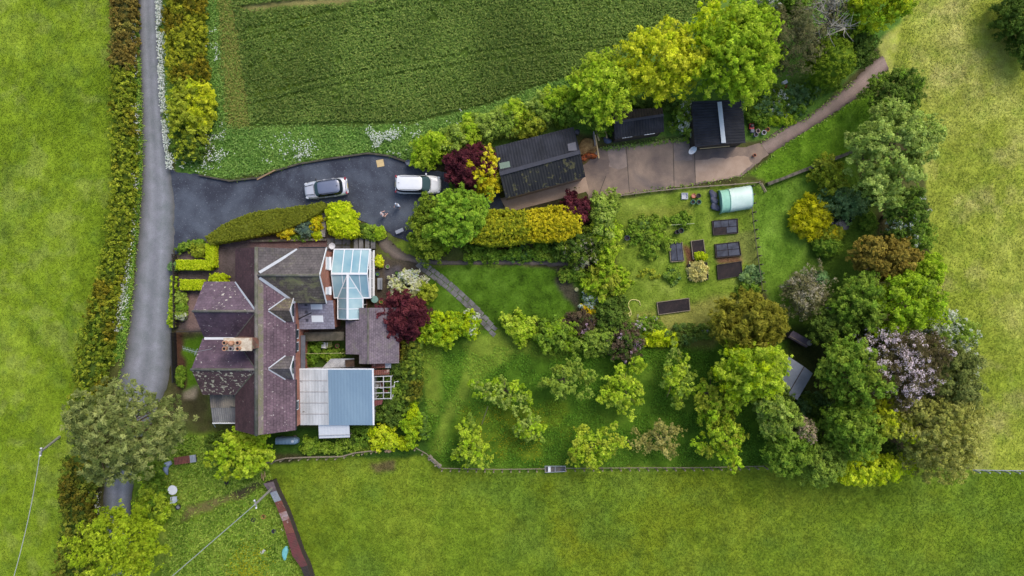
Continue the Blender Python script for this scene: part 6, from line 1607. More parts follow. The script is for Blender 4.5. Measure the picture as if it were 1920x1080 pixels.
# blue ribbed tank
def tank():
    a, b_ = at(519, 826, .6), at(560, 825, .6); root = empty('oil_tank', ((a.x + b_.x) / 2, (a.y + b_.y) / 2, 0), 'blue grey ribbed plastic tank beneath the house gable end', 'tank')
    q = MB(); n = 18; vs = []; m = 16
    for i in range(n + 1):
        u = i / n; x = a.x + (b_.x - a.x) * u; end = min(u, 1 - u * .97); r = 1 - max(0, (u - .8) / .2) ** 2 * .45
        rib = 1 + (.03 if i % 3 == 0 else 0)
        for k in range(m):
            t = 2 * math.pi * k / m; vs.append((x, a.y + .36 * r * rib * math.copysign(abs(math.cos(t)) ** .7, math.cos(t)), .55 + .5 * rib * math.copysign(abs(math.sin(t)) ** .7, math.sin(t)) * r))
    fs = [(i * m + k, i * m + (k + 1) % m, (i + 1) * m + (k + 1) % m, (i + 1) * m + k) for i in range(n) for k in range(m)] + [tuple(range(m)), tuple(n * m + k for k in range(m))[::-1]]
    q.add(vs, fs); q.build('body', plain('blue_grey_plastic', (112, 138, 160), .45, .08), root)
    q = MB(); q.lathe([(.14, 0), (.15, .06), (.1, .09)], (b_.x - .5, a.y, 1.0), 14); q.build('filler_cap', plain('pale_cap', (196, 206, 216), .4), root)
    for u in (.2, .75):
        q = MB(); q.box((a.x + (b_.x - a.x) * u, a.y, .05), (.3, .8, .1)); q.build('plinth_block', M_STONE, root)
tank()
# wild garden things
def round_table(px, py, label):
    c = at(px, py, 0); root = empty('garden_table', c, label, 'table')
    q = MB(); q.lathe([(.02, .70), (.46, .70), (.48, .72), (.46, .745), (.02, .745)], c, 24); q.build('tabletop', M_WHITE, root)
    for k in range(4):
        a = math.pi / 4 + k * math.pi / 2; q = MB(); q.tube([c + Vector((.34 * math.cos(a), .34 * math.sin(a), 0)), c + Vector((.26 * math.cos(a), .26 * math.sin(a), .7))], .025, 6); q.build('leg', M_WHITE, root)
round_table(330, 915, 'round white garden table in the wild garden')
garden_chair(331, 933, 1.6, plain('pale_blue_white', (196, 206, 222), .5), 'white garden chair between round table and dark bucket')
pot(338, 948, .24, .5, M_BLACK, 'dark bucket with grey lid below the white garden chair', 'bucket', 'bucket', inner=plain('grey_lid', (130, 134, 144), .5))
def corr_shelter():
    a = at(327, 865, .6); b_ = at(368, 859, .6); root = empty('log_pile_cover', ((a.x + b_.x) / 2, (a.y + b_.y) / 2, 0), 'low rusty and silver corrugated sheet cover in wild garden', 'cover')
    for u0, u1, m in ((0, .72, M_RUST), (.72, 1, M_METAL)):
        p0 = a.lerp(b_, u0); p1 = a.lerp(b_, u1); q = MB(); q.corrug(p0 + Vector((0, -.38, .0)), p1 + Vector((0, -.38, .0)), p1 + Vector((0, .38, .15)), p0 + Vector((0, .38, .15)), period=.15, amp=.02); q.build('roof_sheet', m, root)
    c = (a + b_) / 2; q = MB(); q.box((c.x, c.y, .28), ((b_ - a).length * .9, .6, .5), rz=math.atan2(b_.y - a.y, b_.x - a.x)); q.build('log_stack', M_DWOOD, root)
corr_shelter()
q = MB(); cc = at(315, 878, .3)
pts = [cc + Vector((.35, .6, 0)), cc + Vector((-.1, .4, .05)), cc + Vector((-.2, -.1, .1)), cc + Vector((-.05, -.65, 0))]
q.tube(pts, [.18, .3, .28, .08], 10); tag(q.build('upturned_trough', plain('blue_grey_paint', (140, 152, 176), .5), smooth=True), 'curved blue grey trough beside the rusty sheet cover', 'trough')
for (x, y, m, l) in ((427, 903, M_BLACK, 'small dark pot in weeds above the dark soil strip'), (477, 973, M_BLACK, 'black crate lid in the wild garden below wire'), (496, 967, M_TERRA, 'small terracotta pot lying in the wild garden'), (515, 994, plain('navy_plastic', (46, 54, 84), .5), 'dark blue bucket beside the rusty wall')):
    pot(x, y, .2, .3, m, l)
q = MB(); q.blob(at(529, 993, .1), (.14, .14, .14), 2, .1); tag(q.build('white_ball', M_WHITE, smooth=True), 'small white ball next to the dark blue bucket', 'ball')
q = MB(); q.box(at(493, 1034, .15), (.5, .3, .25), rz=.6); tag(q.build('stone_block', M_OFFW, bevel=.05), 'pale block lying in weeds at the bottom of wild garden', 'block')
q = MB(); q.blob(at(535, 1036, .2), (.35, .75, .22), 4, .2); tag(q.build('turquoise_sheet', plain('turquoise_tarp', (120, 196, 196), .5, .15), smooth=True), 'turquoise plastic sheet against the rusty wall', 'plastic sheet')
# long rusty corrugated wall/roof
rw = empty('corrugated_shelter', at(540, 985, 0), 'long narrow rusty corrugated shelter along the paddock edge', 'shelter')
seg = [(503, 905, 19), (512, 922, 12), (521, 940, 12), (530, 960, 13), (536, 975, 13), (544, 1000, 15), (557, 1040, 18), (570, 1062, 12), (580, 1090, 10)]
mm = [patchy('mauve_sheet', (128, 112, 116), (104, 92, 96), 2), M_METAL, M_RUST, patchy('pale_rust', (176, 158, 156), (150, 110, 98), 2), M_RUST, M_RED, M_RED, M_DWOOD]
for i in range(len(seg) - 1):
    (xa_, ya_, wa), (xb_, yb_, wb) = seg[i], seg[i + 1]
    q = MB(); A0, A1, B0, B1 = at(xa_ - wa / 2, ya_ + 2, 1.1), at(xa_ + wa / 2, ya_ - 2, 1.3), at(xb_ - wb / 2, yb_ + 2, 1.1), at(xb_ + wb / 2, yb_ - 2, 1.3)
    u = Vector((0, 0, .01 * (i % 2)))
    q.corrug(A0 + u, B0 + u, B1 + u, A1 + u, period=.16, amp=.015); q.build('roof_sheet', mm[i], rw)
    q = MB(); q.prism([(p.x, p.y) for p in (A0.lerp(A1, .12), B0.lerp(B1, .12), B0.lerp(B1, .88), A0.lerp(A1, .88))], 0, 1.02); q.build('wall', M_DWOOD, rw)
# hose
q = MB(); hp = [(1201, 573), (1199, 565), (1192, 562), (1184, 562), (1179, 566), (1178, 574), (1182, 582), (1184, 589), (1180, 594), (1172, 595), (1176, 590), (1182, 585), (1180, 592), (1174, 597)]
q.tube([at(x, y, .06 + .01 * (i % 3)) for i, (x, y) in enumerate(hp)], .05, 6); tag(q.build('garden_hose', plain('yellow_hose', (214, 208, 130), .5), smooth=True), 'pale yellow garden hose looped on grass', 'hose')
# bamboo canes by the potatoes
q = MB(); q.tube([at(1258, 422, .5), at(1302, 419, .6)], .03, 6); tag(q.build('bamboo_cane', plain('cane', (176, 186, 140), .7)), 'pale cane laid above the dark water butt', 'cane')
# wire frame
q = MB()
for k in range(3): q.beam(at(1314 + k * 6, 618, .5), at(1314 + k * 6, 634, .5), .04, .04)
for k in range(3): q.beam(at(1312, 620 + k * 6, .5), at(1328, 620 + k * 6, .5), .04, .04)
for x, y in ((1314, 620), (1326, 620), (1314, 632), (1326, 632)): q.beam(at(x, y, 0), at(x, y, .5), .03, .03)
tag(q.build('plant_trellis', M_METAL), 'white metal plant support grid beside the bronze conifer', 'plant frame')
# bench and table in conservatory garden
q = MB(); c = at(714, 532, 0); q.box(c + Vector((0, 0, .42)), (.5, 1.15, .05)); q.box(c + Vector((.24, 0, .65)), (.05, 1.15, .4)); q.box(c + Vector((0, -.48, .2)), (.42, .06, .4)); q.box(c + Vector((0, .48, .2)), (.42, .06, .4)); tag(q.build('garden_bench', plain('grey_bench', (150, 154, 160), .7)), 'grey garden bench facing the conservatory gable', 'bench')
c = at(705, 561, 0); bt = empty('bistro_table', c, 'small oval green glass table at corner of conservatory', 'table')
q = MB(); q.lathe([(.02, .70), (.34, .70), (.36, .72), (.02, .73)], c, 20); q.build('tabletop', plain('green_glass', (126, 164, 156), .25), bt)
q = MB(); q.lathe([(.2, 0), (.04, .04), (.03, .7)], c, 12); q.build('pedestal', M_BLACK, bt)
# white cowl by conservatory corner
pot(625, 462, .3, .5, M_WHITE, 'white lidded tub at the corner of conservatory and house', 'water_butt', 'water butt', inner=M_WHITE)
q = MB(); q.beam(at(742, 436, .5), at(756, 430, .6), .35, .05); q.beam(at(742, 436, 0), at(742, 436, .5), .06, .06); q.beam(at(754, 431, 0), at(754, 431, .55), .06, .06); tag(q.build('metal_barrow', M_METAL), 'grey metal barrow beside the olive shrub on the drive', 'barrow')
for (x, y, m_, l) in ((706, 500, M_TERRA, 'terracotta pot by the conservatory gable wall'), (709, 514, plain('glazed_blue', (70, 92, 130), .3), 'blue glazed pot between bench and conservatory'), (716, 566, M_TERRA, 'terracotta pot right of the oval green table'), (728, 500, plain('stone_pot', (156, 150, 140), .8), 'stone pot on the dark patio square'), (745, 512, M_BLACK, 'black pot on the far side of the dark patio square'), (634, 648, plain('pink_red_pot', (168, 96, 96), .8), 'pinkish red pot in the walled yard right of chairs')):
    pot(x, y, .2, .36, m_, l, inner=plain('pot_plant', (84, 122, 48), .9, .3, 12))
# timber by the upper trees: blue/white plastic things
q = MB(); q.box(at(1471, 155, .3), (.5, .35, .4), rz=.5); tag(q.build('white_crate', M_WHITE, bevel=.04), 'white plastic crate in the shade beside the large maple', 'crate')
q = MB(); q.box(at(1474, 162, .25), (.3, .25, .3), rz=.3); tag(q.build('orange_crate', M_TERRA, bevel=.04), 'small orange box touching the white crate under trees', 'crate')
q = MB(); q.beam(at(1474, 142, .6), at(1496, 134, .7), .08, .06); tag(q.build('pale_pole', M_WOOD), 'pale pole lying by the white crate under trees', 'pole')
# logs
M_LOG = plain('cut_log', (190, 160, 124), .85, .2)
for i, ((x0_, y0_), (x1_, y1_)) in enumerate((((704, 848), (708, 844)), ((722, 847), (727, 842)), ((727, 847), (733, 845)), ((743, 828), (747, 836)), ((740, 820), (748, 824)))):
    q = MB(); q.tube([at(x0_, y0_, .15), at(x1_, y1_, .15)], .14, 10); tag(q.build('cut_log', M_LOG if i != 4 else M_BARK), 'cut log lying by yellow shrubs at the orchard corner', 'log', 'cut logs at the orchard corner')
for i, (x0_, y0_) in enumerate(((490, 884), (493, 888), (496, 882))):
    q = MB(); q.beam(at(x0_, y0_, .1), at(x0_ + 1, y0_ + 13, .6), .08, .05); tag(q.build('fence_stake', M_LOG), 'pale cut stake standing by the top of rusty shelter', 'stake', 'stakes by the rusty shelter')
# feeding pen
fp = empty('sheep_feeder', at(1041, 880, 0), 'grey metal feeding pen on the bottom orchard fence', 'feeder')
q = MB(); z_ = .9
for a, b_ in (((1022, 874), (1060, 874)), ((1022, 886), (1060, 884)), ((1022, 874), (1022, 886)), ((1060, 874), (1060, 884)), ((1041, 874), (1041, 885))): q.beam(at(*a, z_), at(*b_, z_), .05, .05); q.beam(at(*a, .45), at(*b_, .45), .04, .04)
for a in ((1022, 874), (1060, 874), (1022, 886), (1060, 884), (1041, 885)): q.beam(at(*a, 0), at(*a, z_), .05, .05)
q.build('frame', M_METAL, fp)
q = MB(); q.prism([(at(x, y).x, at(x, y).y) for x, y in ((1023, 885), (1059, 883), (1059, 875), (1023, 875))], .05, .25); q.build('trough', patchy('muddy_trough', (122, 116, 104), (104, 104, 112), 1.5), fp)
q = MB(); q.box(at(1030, 880, .6), (.26, .55, .06)); q.build('lid', M_WHITE, fp)
# bench-like timber on the paddock corner
q = MB(); a, b_ = at(804, 856, .5), at(826, 876, .5); q.beam(a, b_, .35, .06); q.beam(a + Vector((.1, .2, .25)), b_ + Vector((.1, .2, .25)), .06, .2)
for p in (a.lerp(b_, .1), a.lerp(b_, .9)): q.box((p.x, p.y, .24), (.3, .3, .46), rz=-.7)
tag(q.build('wooden_bench', patchy('silver_wood', (168, 158, 142), (128, 120, 106), 2)), 'weathered grey bench in the angle of paddock fence', 'bench')
# white stepladder in the trees
q = MB(); q.beam(at(1538, 745, .2), at(1546, 772, .6), .08, .06); q.beam(at(1541, 744, .2), at(1549, 771, .6), .08, .06)
for t in np.linspace(.05, .95, 6): p = at(1538, 745, .2).lerp(at(1546, 772, .6), t); q.beam(p, p + Vector((.17, .02, 0)), .04, .03)
tag(q.build('ladder', M_METAL), 'pale metal ladder lying in shade right of the felt shed', 'ladder')
q = MB(); q.lathe([(.3, 0), (.34, .04), (.36, .2), (.33, .2), (.3, .06)], at(1552, 582, 0), 16); tag(q.build('bird_bath', plain('stone_grey', (120, 118, 130), .8)), 'small grey stone bowl among the dull green bushes', 'bird bath')
q = MB(); q.lathe([(.2, 0), (.22, .15), (.16, .2)], at(1081, 543, 0), 12); tag(q.build('plant_pot', plain('pale_green_pot', (190, 190, 130), .7)), 'pale yellow round pot on bare soil by lawn', 'pot')

# ================================================================== fences, walls, gates
def rail_fence(name, label, line, h, posts, m, rails=2, w=.09, cat='fence', group=None):
    c = at(*line[0], 0); root = empty(name, c, label, cat, group)
    for k in range(rails):
        q = MB(); z = h * (1 - k * .42)
        for a, b_ in zip(line[:-1], line[1:]): q.beam(at(*a, z), at(*b_, z), w * .6, w)
        q.build('rail', m, root)
    pts = [at(*p, 0) for p in line]
    Lt = sum((b_ - a).length for a, b_ in zip(pts[:-1], pts[1:])); n = posts
    proto = None
    for i in range(n + 1):
        t = Lt * i / n
        for a, b_ in zip(pts[:-1], pts[1:]):
            l = (b_ - a).length
            if t <= l + 1e-6: p = a.lerp(b_, t / l); break
            t -= l
        if proto is None:
            q = MB(); q.box((p.x, p.y, (h + .1) / 2), (.12, .12, h + .1)); proto = q.build('post', m, root); p0 = p.copy()
        else:
            o = proto.copy(); COL.objects.link(o); o.parent = root; o.location = proto.location + (p - p0)
    return root
rail_fence('post_fence', 'weathered post and rail fence below the orchard', [(780, 840), (800, 851), (828, 878), (930, 880), (1022, 879)], 1.0, 16, M_WOOD)
rail_fence('post_fence', 'post and rail fence right of the metal feeding pen', [(1060, 878), (1200, 877), (1300, 877), (1432, 874)], 1.0, 22, M_WOOD)
rail_fence('post_fence', 'thin pale fence crossing to the right edge of hay meadow', [(1824, 881), (1880, 882), (1990, 883)], 1.0, 9, M_METAL)
rail_fence('post_fence', 'rough timber fence between the house weeds and paddock', [(500, 868), (535, 859), (580, 857), (640, 856), (665, 849), (700, 845)], 1.1, 12, M_WOOD, w=.16)
rail_fence('post_fence', 'low timber edge along the vegetable plot top', [(1146, 369), (1220, 359), (1300, 351), (1360, 347), (1422, 342)], .35, 12, M_WOOD, rails=1, w=.16)
rail_fence('post_fence', 'dark weathered fence between vegetable plot and garden lawn', [(1408, 350), (1411, 400), (1418, 460), (1424, 500), (1430, 545)], .9, 12, plain('mossy_wood', (98, 96, 74), .9, .25))
q = MB(); q.beam(at(1424, 342, .6), at(1434, 360, .5), .1, .1); q.beam(at(1428, 343, .8), at(1437, 359, .8), .1, .08); q.beam(at(1424, 342, 0), at(1424, 342, .7), .1, .1); q.beam(at(1434, 360, 0), at(1434, 360, .7), .1, .1); tag(q.build('garden_gate', M_WOOD), 'small open wooden gate at the plot corner', 'gate')
def wall(name, label, line, w, h, m, cat='wall', z0=0):
    q = MB(); rs = np.random.RandomState(len(label))
    pts = [at(*p, h) for p in line]
    L = []; Rr = []
    for i, p in enumerate(pts):
        d = (pts[min(i + 1, len(pts) - 1)] - pts[max(0, i - 1)]); d.z = 0; d.normalize(); s_ = Vector((-d.y, d.x, 0)); ww = w * (.9 + .25 * rs.rand()) / 2
        L.append(p + s_ * ww); Rr.append(p - s_ * ww)
    vs = []
    for a, b_ in zip(L, Rr): vs += [(a.x, a.y, z0), (a.x, a.y, h), (b_.x, b_.y, h), (b_.x, b_.y, z0)]
    n = len(pts); fs = [(i * 4 + k, (i + 1) * 4 + k, (i + 1) * 4 + (k + 1) % 4, i * 4 + (k + 1) % 4) for i in range(n - 1) for k in range(4)] + [(0, 1, 2, 3), tuple((n - 1) * 4 + k for k in (3, 2, 1, 0))]
    q.add(vs, fs); return tag(q.build(name, m), label, cat)
wall('stone_wall', 'low dark retaining wall along the upper edge of the drive', [(372, 328), (430, 339), (485, 333), (515, 320), (560, 307), (620, 297), (690, 287), (730, 292), (770, 306)], .16, .3, patchy('dark_mossy_wall', (64, 62, 52), (86, 82, 70), 2, fine=.3, c3=(74, 90, 44), s3=1.5, t3=.6))
q = MB(); q.beam(at(482, 337, .7), at(516, 319, .7), .12, .16); tag(q.build('timber_rail', plain('tan_board', (150, 122, 92), .8)), 'tan timber board on the drive retaining wall', 'rail')
wall('stone_wall', 'low stone wall between sloping lawn and garden lawn', [(1440, 345), (1470, 334), (1500, 322), (1545, 305), (1600, 284)], .32, .6, M_STONE)
wall('rockery', 'short row of pale rockery stones beside lime box bush', [(607, 396), (605, 410), (606, 425), (605, 444)], .5, .4, patchy('pale_rock', (160, 156, 150), (110, 106, 98), 4, fine=.3), cat='rockery')
wall('kerb', 'dark edging wall along the terrace behind the mossy wing', [(470, 452), (560, 450), (612, 449)], .2, .35, M_STONE, cat='wall')
# picket fences
def picket(label, line, n, h, m):
    pts = [at(*p, 0) for p in line]; a, b_ = pts; root = empty('picket_fence', a, label, 'fence')
    d = (b_ - a).normalized(); s_ = Vector((-d.y, d.x, 0))
    for z in (.3, h - .2):
        q = MB(); q.beam(a + Vector((0, 0, z)), b_ + Vector((0, 0, z)), .05, .09); q.build('rail', m, root)
    q = MB(); q.box(a + Vector((0, 0, h / 2)), (.09, .10, h)); pk = q.build('picket', m, root)
    for i in range(1, n):
        o = pk.copy(); COL.objects.link(o); o.parent = root; o.location = pk.location + (b_ - a) * (i / (n - 1))
picket('dark picket fence beside the lane above the front path gate', [(331, 478), (334, 524)], 16, 1.0, M_DWOOD)
picket('dark picket fence behind the narrow green hedge strip', [(333, 528), (334, 612)], 28, 1.0, M_DWOOD)
picket('black picket fence beside lane left of the small front lawn', [(330, 624), (333, 714)], 34, 1.1, plain('black_paint', (42, 42, 46), .6))
q = MB(); q.beam(at(332, 622, .9), at(380, 621, .9), .08, .5); q.beam(at(356, 621.5, 0), at(356, 621.5, .9), .08, .08); tag(q.build('panel_fence', M_DWOOD), 'short dark board fence across the front garden', 'fence')
# white meadow gate
mg = empty('field_gate', at(1790, 879, 0), 'white metal field gate under the huge pale olive tree', 'gate')
q = MB()
for z in (.3, .55, .8, 1.1): q.beam(at(1774, 880, z), at(1810, 878, z), .05, .05)
for x, y in ((1774, 880), (1792, 879), (1810, 878)): q.beam(at(x, y, .2), at(x, y, 1.15), .06, .06)
q.build('bars', M_WHITE, mg)
# tree stake with guy at the orchard
q = MB(); q.tube([at(915, 762, 1.4), at(903, 796, .1)], .03, 6); tag(q.build('tree_stake', M_WOOD), 'leaning stake between two apple trees', 'stake')

# ---- utility poles and their wires
def upole(top, base, z, label, wires, stay=None):
    T = at(*top, z); B = at(*base, 0); root = empty('utility_pole', B, label, 'utility pole')
    q = MB(); q.tube([B, T], [.13, .10], 10); q.build('pole', plain('grey_pole', (150, 148, 140), .8, .2), root)
    d = Vector((-(T - B).y, (T - B).x, 0)); d = d.normalized() if d.length > .01 else Vector((1, 0, 0))
    q = MB(); q.beam(T - d * .4 - Vector((0, 0, .2)), T + d * .4 - Vector((0, 0, .2)), .09, .1); q.build('crossarm', M_METAL, root)
    for s_ in (-.35, .35):
        q = MB(); q.lathe([(.05, 0), (.08, .05), (.05, .1), (.07, .14), (.03, .18)], T + d * s_ - Vector((0, 0, .15)), 10); q.build('insulator', M_WHITE, root)
    return T
T1 = upole((75, 848), (112, 819), 5.5, 'grey utility pole with crossarm standing in the left pasture', None)
T2 = upole((478, 946), (516, 910), 6.4, 'wooden utility pole beside the top of rusty shelter', None)
def wire(a, b_, label, sag=.5):
    q = MB(); q.tube([a.lerp(b_, t) - Vector((0, 0, sag * 4 * t * (1 - t))) for t in np.linspace(0, 1, 16)], .035, 5); tag(q.build('overhead_wire', plain('wire_grey', (176, 180, 176), .5)), label, 'wire')
wire(T1, at(10, 1135, 5.2), 'overhead wire running down from the left pasture pole')
wire(T2, at(225, 1165, 5.5), 'overhead wire crossing the wild garden diagonally')
# ================================================================== cars
def car(name, label, front, rear, zc, L, W, paint, roofm, hgt, suv=False, stripes=False):
    F = at(*front, zc); B_ = at(*rear, zc); c = (F + B_) / 2; ang = math.atan2(F.y - B_.y, F.x - B_.x)
    root = empty(name, (c.x, c.y, 0), label, 'car')
    R = Matrix.Rotation(ang, 3, 'Z'); o3 = Vector((c.x, c.y, 0))
    T = lambda x, y, z: o3 + R @ Vector((x, y, z))
    hl, hw = L / 2, W / 2
    belt = .92 if not suv else 1.02
    # lower body: stations along the length, cross-section from sill over shoulder to centre line
    st = [(-hl, .60, .48, .72), (-hl + .06, .80, .40, belt - .10), (-hl + .22, .93, .28, belt - .02), (-hl + .6, 1, .24, belt), (0, 1, .22, belt), (hl * .42, 1, .22, belt - .01), (hl - .75, .985, .24, belt - .08), (hl - .35, .92, .28, belt - .14), (hl - .12, .76, .36, belt - .22), (hl, .50, .46, belt - .34)]
    m = 13; vs = []; q = MB()
    for x, w, z0, z1 in st:
        hw_ = hw * w
        for k in range(m):
            t = -1 + 2 * k / (m - 1); a = abs(t)
            if a > .66: u = (1 - a) / .34; y = hw_ * (.97 + .03 * math.sin(u * math.pi)); z = z0 + (z1 - .13 - z0) * u
            else:
                u = (.66 - a) / .66; y = hw_ * (.97 - .0) * (1 - u) ** .72; z = z1 - .13 + (.13 + .035 * (1 - 0)) * math.sin(min(1, u * 2.2) * math.pi / 2)
            vs.append(T(x, math.copysign(y, t) if t else 0, z))
    n = len(st)
    fs = [(i * m + k, (i + 1) * m + k, (i + 1) * m + k + 1, i * m + k + 1) for i in range(n - 1) for k in range(m - 1)]
    fs += [tuple(range(m)), tuple((n - 1) * m + k for k in range(m - 1, -1, -1))] + [(i * m + m - 1, (i + 1) * m + m - 1, (i + 1) * m, i * m) for i in range(n - 1)]
    q.add(vs, fs); body = q.build('body', paint, root, smooth=True)
    # greenhouse rings (belt and roof), superellipse corners
    bx0, bx1 = (-hl * (.97 if suv else .83), hl * (.58 if suv else .54)); tx0, tx1 = (-hl * (.87 if suv else .69), hl * (.21 if suv else .29))
    bw, tw = hw * .93, hw * (.78 if suv else .74); zt = hgt - .08
    N_ = 44
    def ring(x0, x1, w, z, e=4.5):
        out = []
        for k in range(N_):
            t = 2 * math.pi * k / N_; cx, sx = math.cos(t), math.sin(t)
            out.append(Vector(((x0 + x1) / 2 + (x1 - x0) / 2 * math.copysign(abs(cx) ** (2 / e), cx), w * math.copysign(abs(sx) ** (2 / e), sx), z)))
        return out
    rb, rt = ring(bx0, bx1, bw, belt - .06), ring(tx0, tx1, tw, zt)
    # one glass part per side
    groups = {'windscreen': [], 'rear_window': [], 'side_window': [], 'side_window2': []}
    for k in range(N_):
        t = 2 * math.pi * (k + .5) / N_; cx = abs(math.cos(t)) ** (2 / 4.5) ; sx = abs(math.sin(t)) ** (2 / 4.5)
        if abs(math.cos(t)) > abs(math.sin(t)) * .82: key = 'windscreen' if math.cos(t) > 0 else 'rear_window'
        else: key = 'side_window' if math.sin(t) > 0 else 'side_window2'
        groups[key].append(k)
    for key, ks in groups.items():
        q = MB()
        for k in ks:
            k2 = (k + 1) % N_; q.add([T(*rb[k]), T(*rb[k2]), T(*rt[k2]), T(*rt[k])], [(0, 1, 2, 3)])
        q.build(key.replace('2', ''), M_CARGLASS if key != 'windscreen' else M_SCREEN, root, smooth=True)
    q = MB(); vs = []; steps = (1.0, .94, .8, .5, .0); zz = (zt - .012, zt + .03, zt + .06, zt + .085, zt + .09)
    mx = (tx0 + tx1) / 2
    for s_, z in zip(steps, zz):
        for k in range(N_):
            p = rt[k]; f_ = 1.03 if s_ == 1.0 else s_ ; vs.append(T(mx + (p.x - mx) * f_, p.y * f_, z))
    q.add(vs, [(i * N_ + k, i * N_ + (k + 1) % N_, (i + 1) * N_ + (k + 1) % N_, (i + 1) * N_ + k) for i in range(len(steps) - 1) for k in range(N_)]); q.build('roof', roofm, root, smooth=True)
    for s_ in (-1, 1):
        q = MB(); q.box(T(hl * (.36 if suv else .38), s_ * (hw + .07), belt + .02), (.17, .2, .13), M=R); q.build('wing_mirror', paint if suv else M_BLACK, root, bevel=.03)
        q = MB(); q.box(T(hl - .24, s_ * hw * .72, belt - .24), (.28, .3, .10), M=R @ Matrix.Rotation(-s_ * .45, 3, 'Z')); q.build('headlight', M_LAMP, root, bevel=.03)
        q = MB(); q.box(T(-hl + .12, s_ * hw * .80, belt - .05), (.18, .26, .16), M=R @ Matrix.Rotation(s_ * .3, 3, 'Z')); q.build('tail_light', M_TAIL, root, bevel=.03)
        for x in (hl * .62, -hl * .6):
            q = MB(); q.tube([T(x, s_ * (hw - .24), .33), T(x, s_ * (hw - .02), .33)], .33, 20); w_ = q.build('wheel', M_RUBBER, root)
            q = MB(); q.tube([T(x, s_ * (hw - .03), .33), T(x, s_ * (hw - .005), .33)], .22, 16); q.build('rim', M_METAL, w_)
        q = MB(); q.tube([T(tx0 + .3, s_ * tw * .93, zt + .10), T(tx1 - .12, s_ * tw * .93, zt + .10)], .022, 6); q.build('roof_rail', M_BLACK if suv else M_BLACK, root)
        if not suv:
            for x in (.05, -.85):
                q = MB(); q.box(T(x, s_ * (hw + .0), belt - .12), (.24, .05, .05), M=R); q.build('door_handle', paint, root, bevel=.015)
        if stripes:
            q = MB(); q.beam(T(hl * .56, s_ * .50, belt + .02), T(hl - .16, s_ * .42, belt - .14), .07, .012); q.build('bonnet_stripe', M_BLACK, root)
    q = MB(); q.box(T(-hl + .03, 0, .62), (.1, W * .8, .14), M=R); q.build('bumper', paint, root, bevel=.04)
    q = MB(); q.beam(T(-hl + .16, -hw * .7, belt - .0), T(-hl + .16, hw * .7, belt - .0), .05, .02); q.build('tailgate_trim', M_BLACK, root)
    q = MB(); q.box(T(-hl - .02, 0, .66), (.02, .5, .11), M=R); q.build('number_plate', plain('yellow_plate', (214, 190, 60), .5), root)
    q = MB(); q.box(T(hl * (.57 if suv else .53), 0, belt + .0), (.04, W * .66, .03), M=R); q.build('wiper', M_BLACK, root)
    q = MB(); q.tube([T(tx0 + .28, 0, zt + .09), T(tx0 + .12, 0, zt + .17)], .02, 6); q.build('roof_aerial', M_BLACK, root)
    return root
def paint(name, c, rough=.22, metal=0.0, coat=.6):
    m, nt, b = new_mat(name); b.inputs['Base Color'].default_value = (*alb(c), 1); b.inputs['Roughness'].default_value = rough; b.inputs['Metallic'].default_value = metal; b.inputs['Coat Weight'].default_value = coat; b.inputs['Coat Roughness'].default_value = .08
    nz = noise_chain(nt, 3, 4); r = ramp(nt, nz.outputs['Fac'], [(.3, tuple(x * .95 for x in alb(c))), (.7, alb(c))]); nt.links.new(r.outputs['Color'], b.inputs['Base Color'])
    return m
M_SILVER = paint('silver_paint', (206, 208, 214), .3, .25); M_CWHITE = paint('white_car_paint', (236, 238, 240))
M_CARGLASS, nt, b_ = new_mat('car_glass'); b_.inputs['Base Color'].default_value = (.012, .018, .022, 1); b_.inputs['Roughness'].default_value = .05
M_SCREEN, nt, b_ = new_mat('windscreen_glass'); b_.inputs['Base Color'].default_value = (.05, .09, .10, 1); b_.inputs['Roughness'].default_value = .06
M_GREYROOF = paint('grey_roof', (108, 116, 138), .35, .1)
M_LAMP = paint('lamp_glass', (190, 196, 204), .1); M_TAIL = paint('tail_lamp', (150, 30, 48), .2)
car('parked_car', 'silver white hatchback with dark roof and two bonnet stripes on the drive', (569.5, 358), (650.5, 347.5), .9, 4.36, 1.80, M_SILVER, M_GREYROOF, 1.45, stripes=True)
car('parked_car', 'large white estate car with white roof parked near the maroon tree', (826, 346), (741, 345), .9, 4.58, 1.86, M_CWHITE, M_CWHITE, 1.72, suv=True)

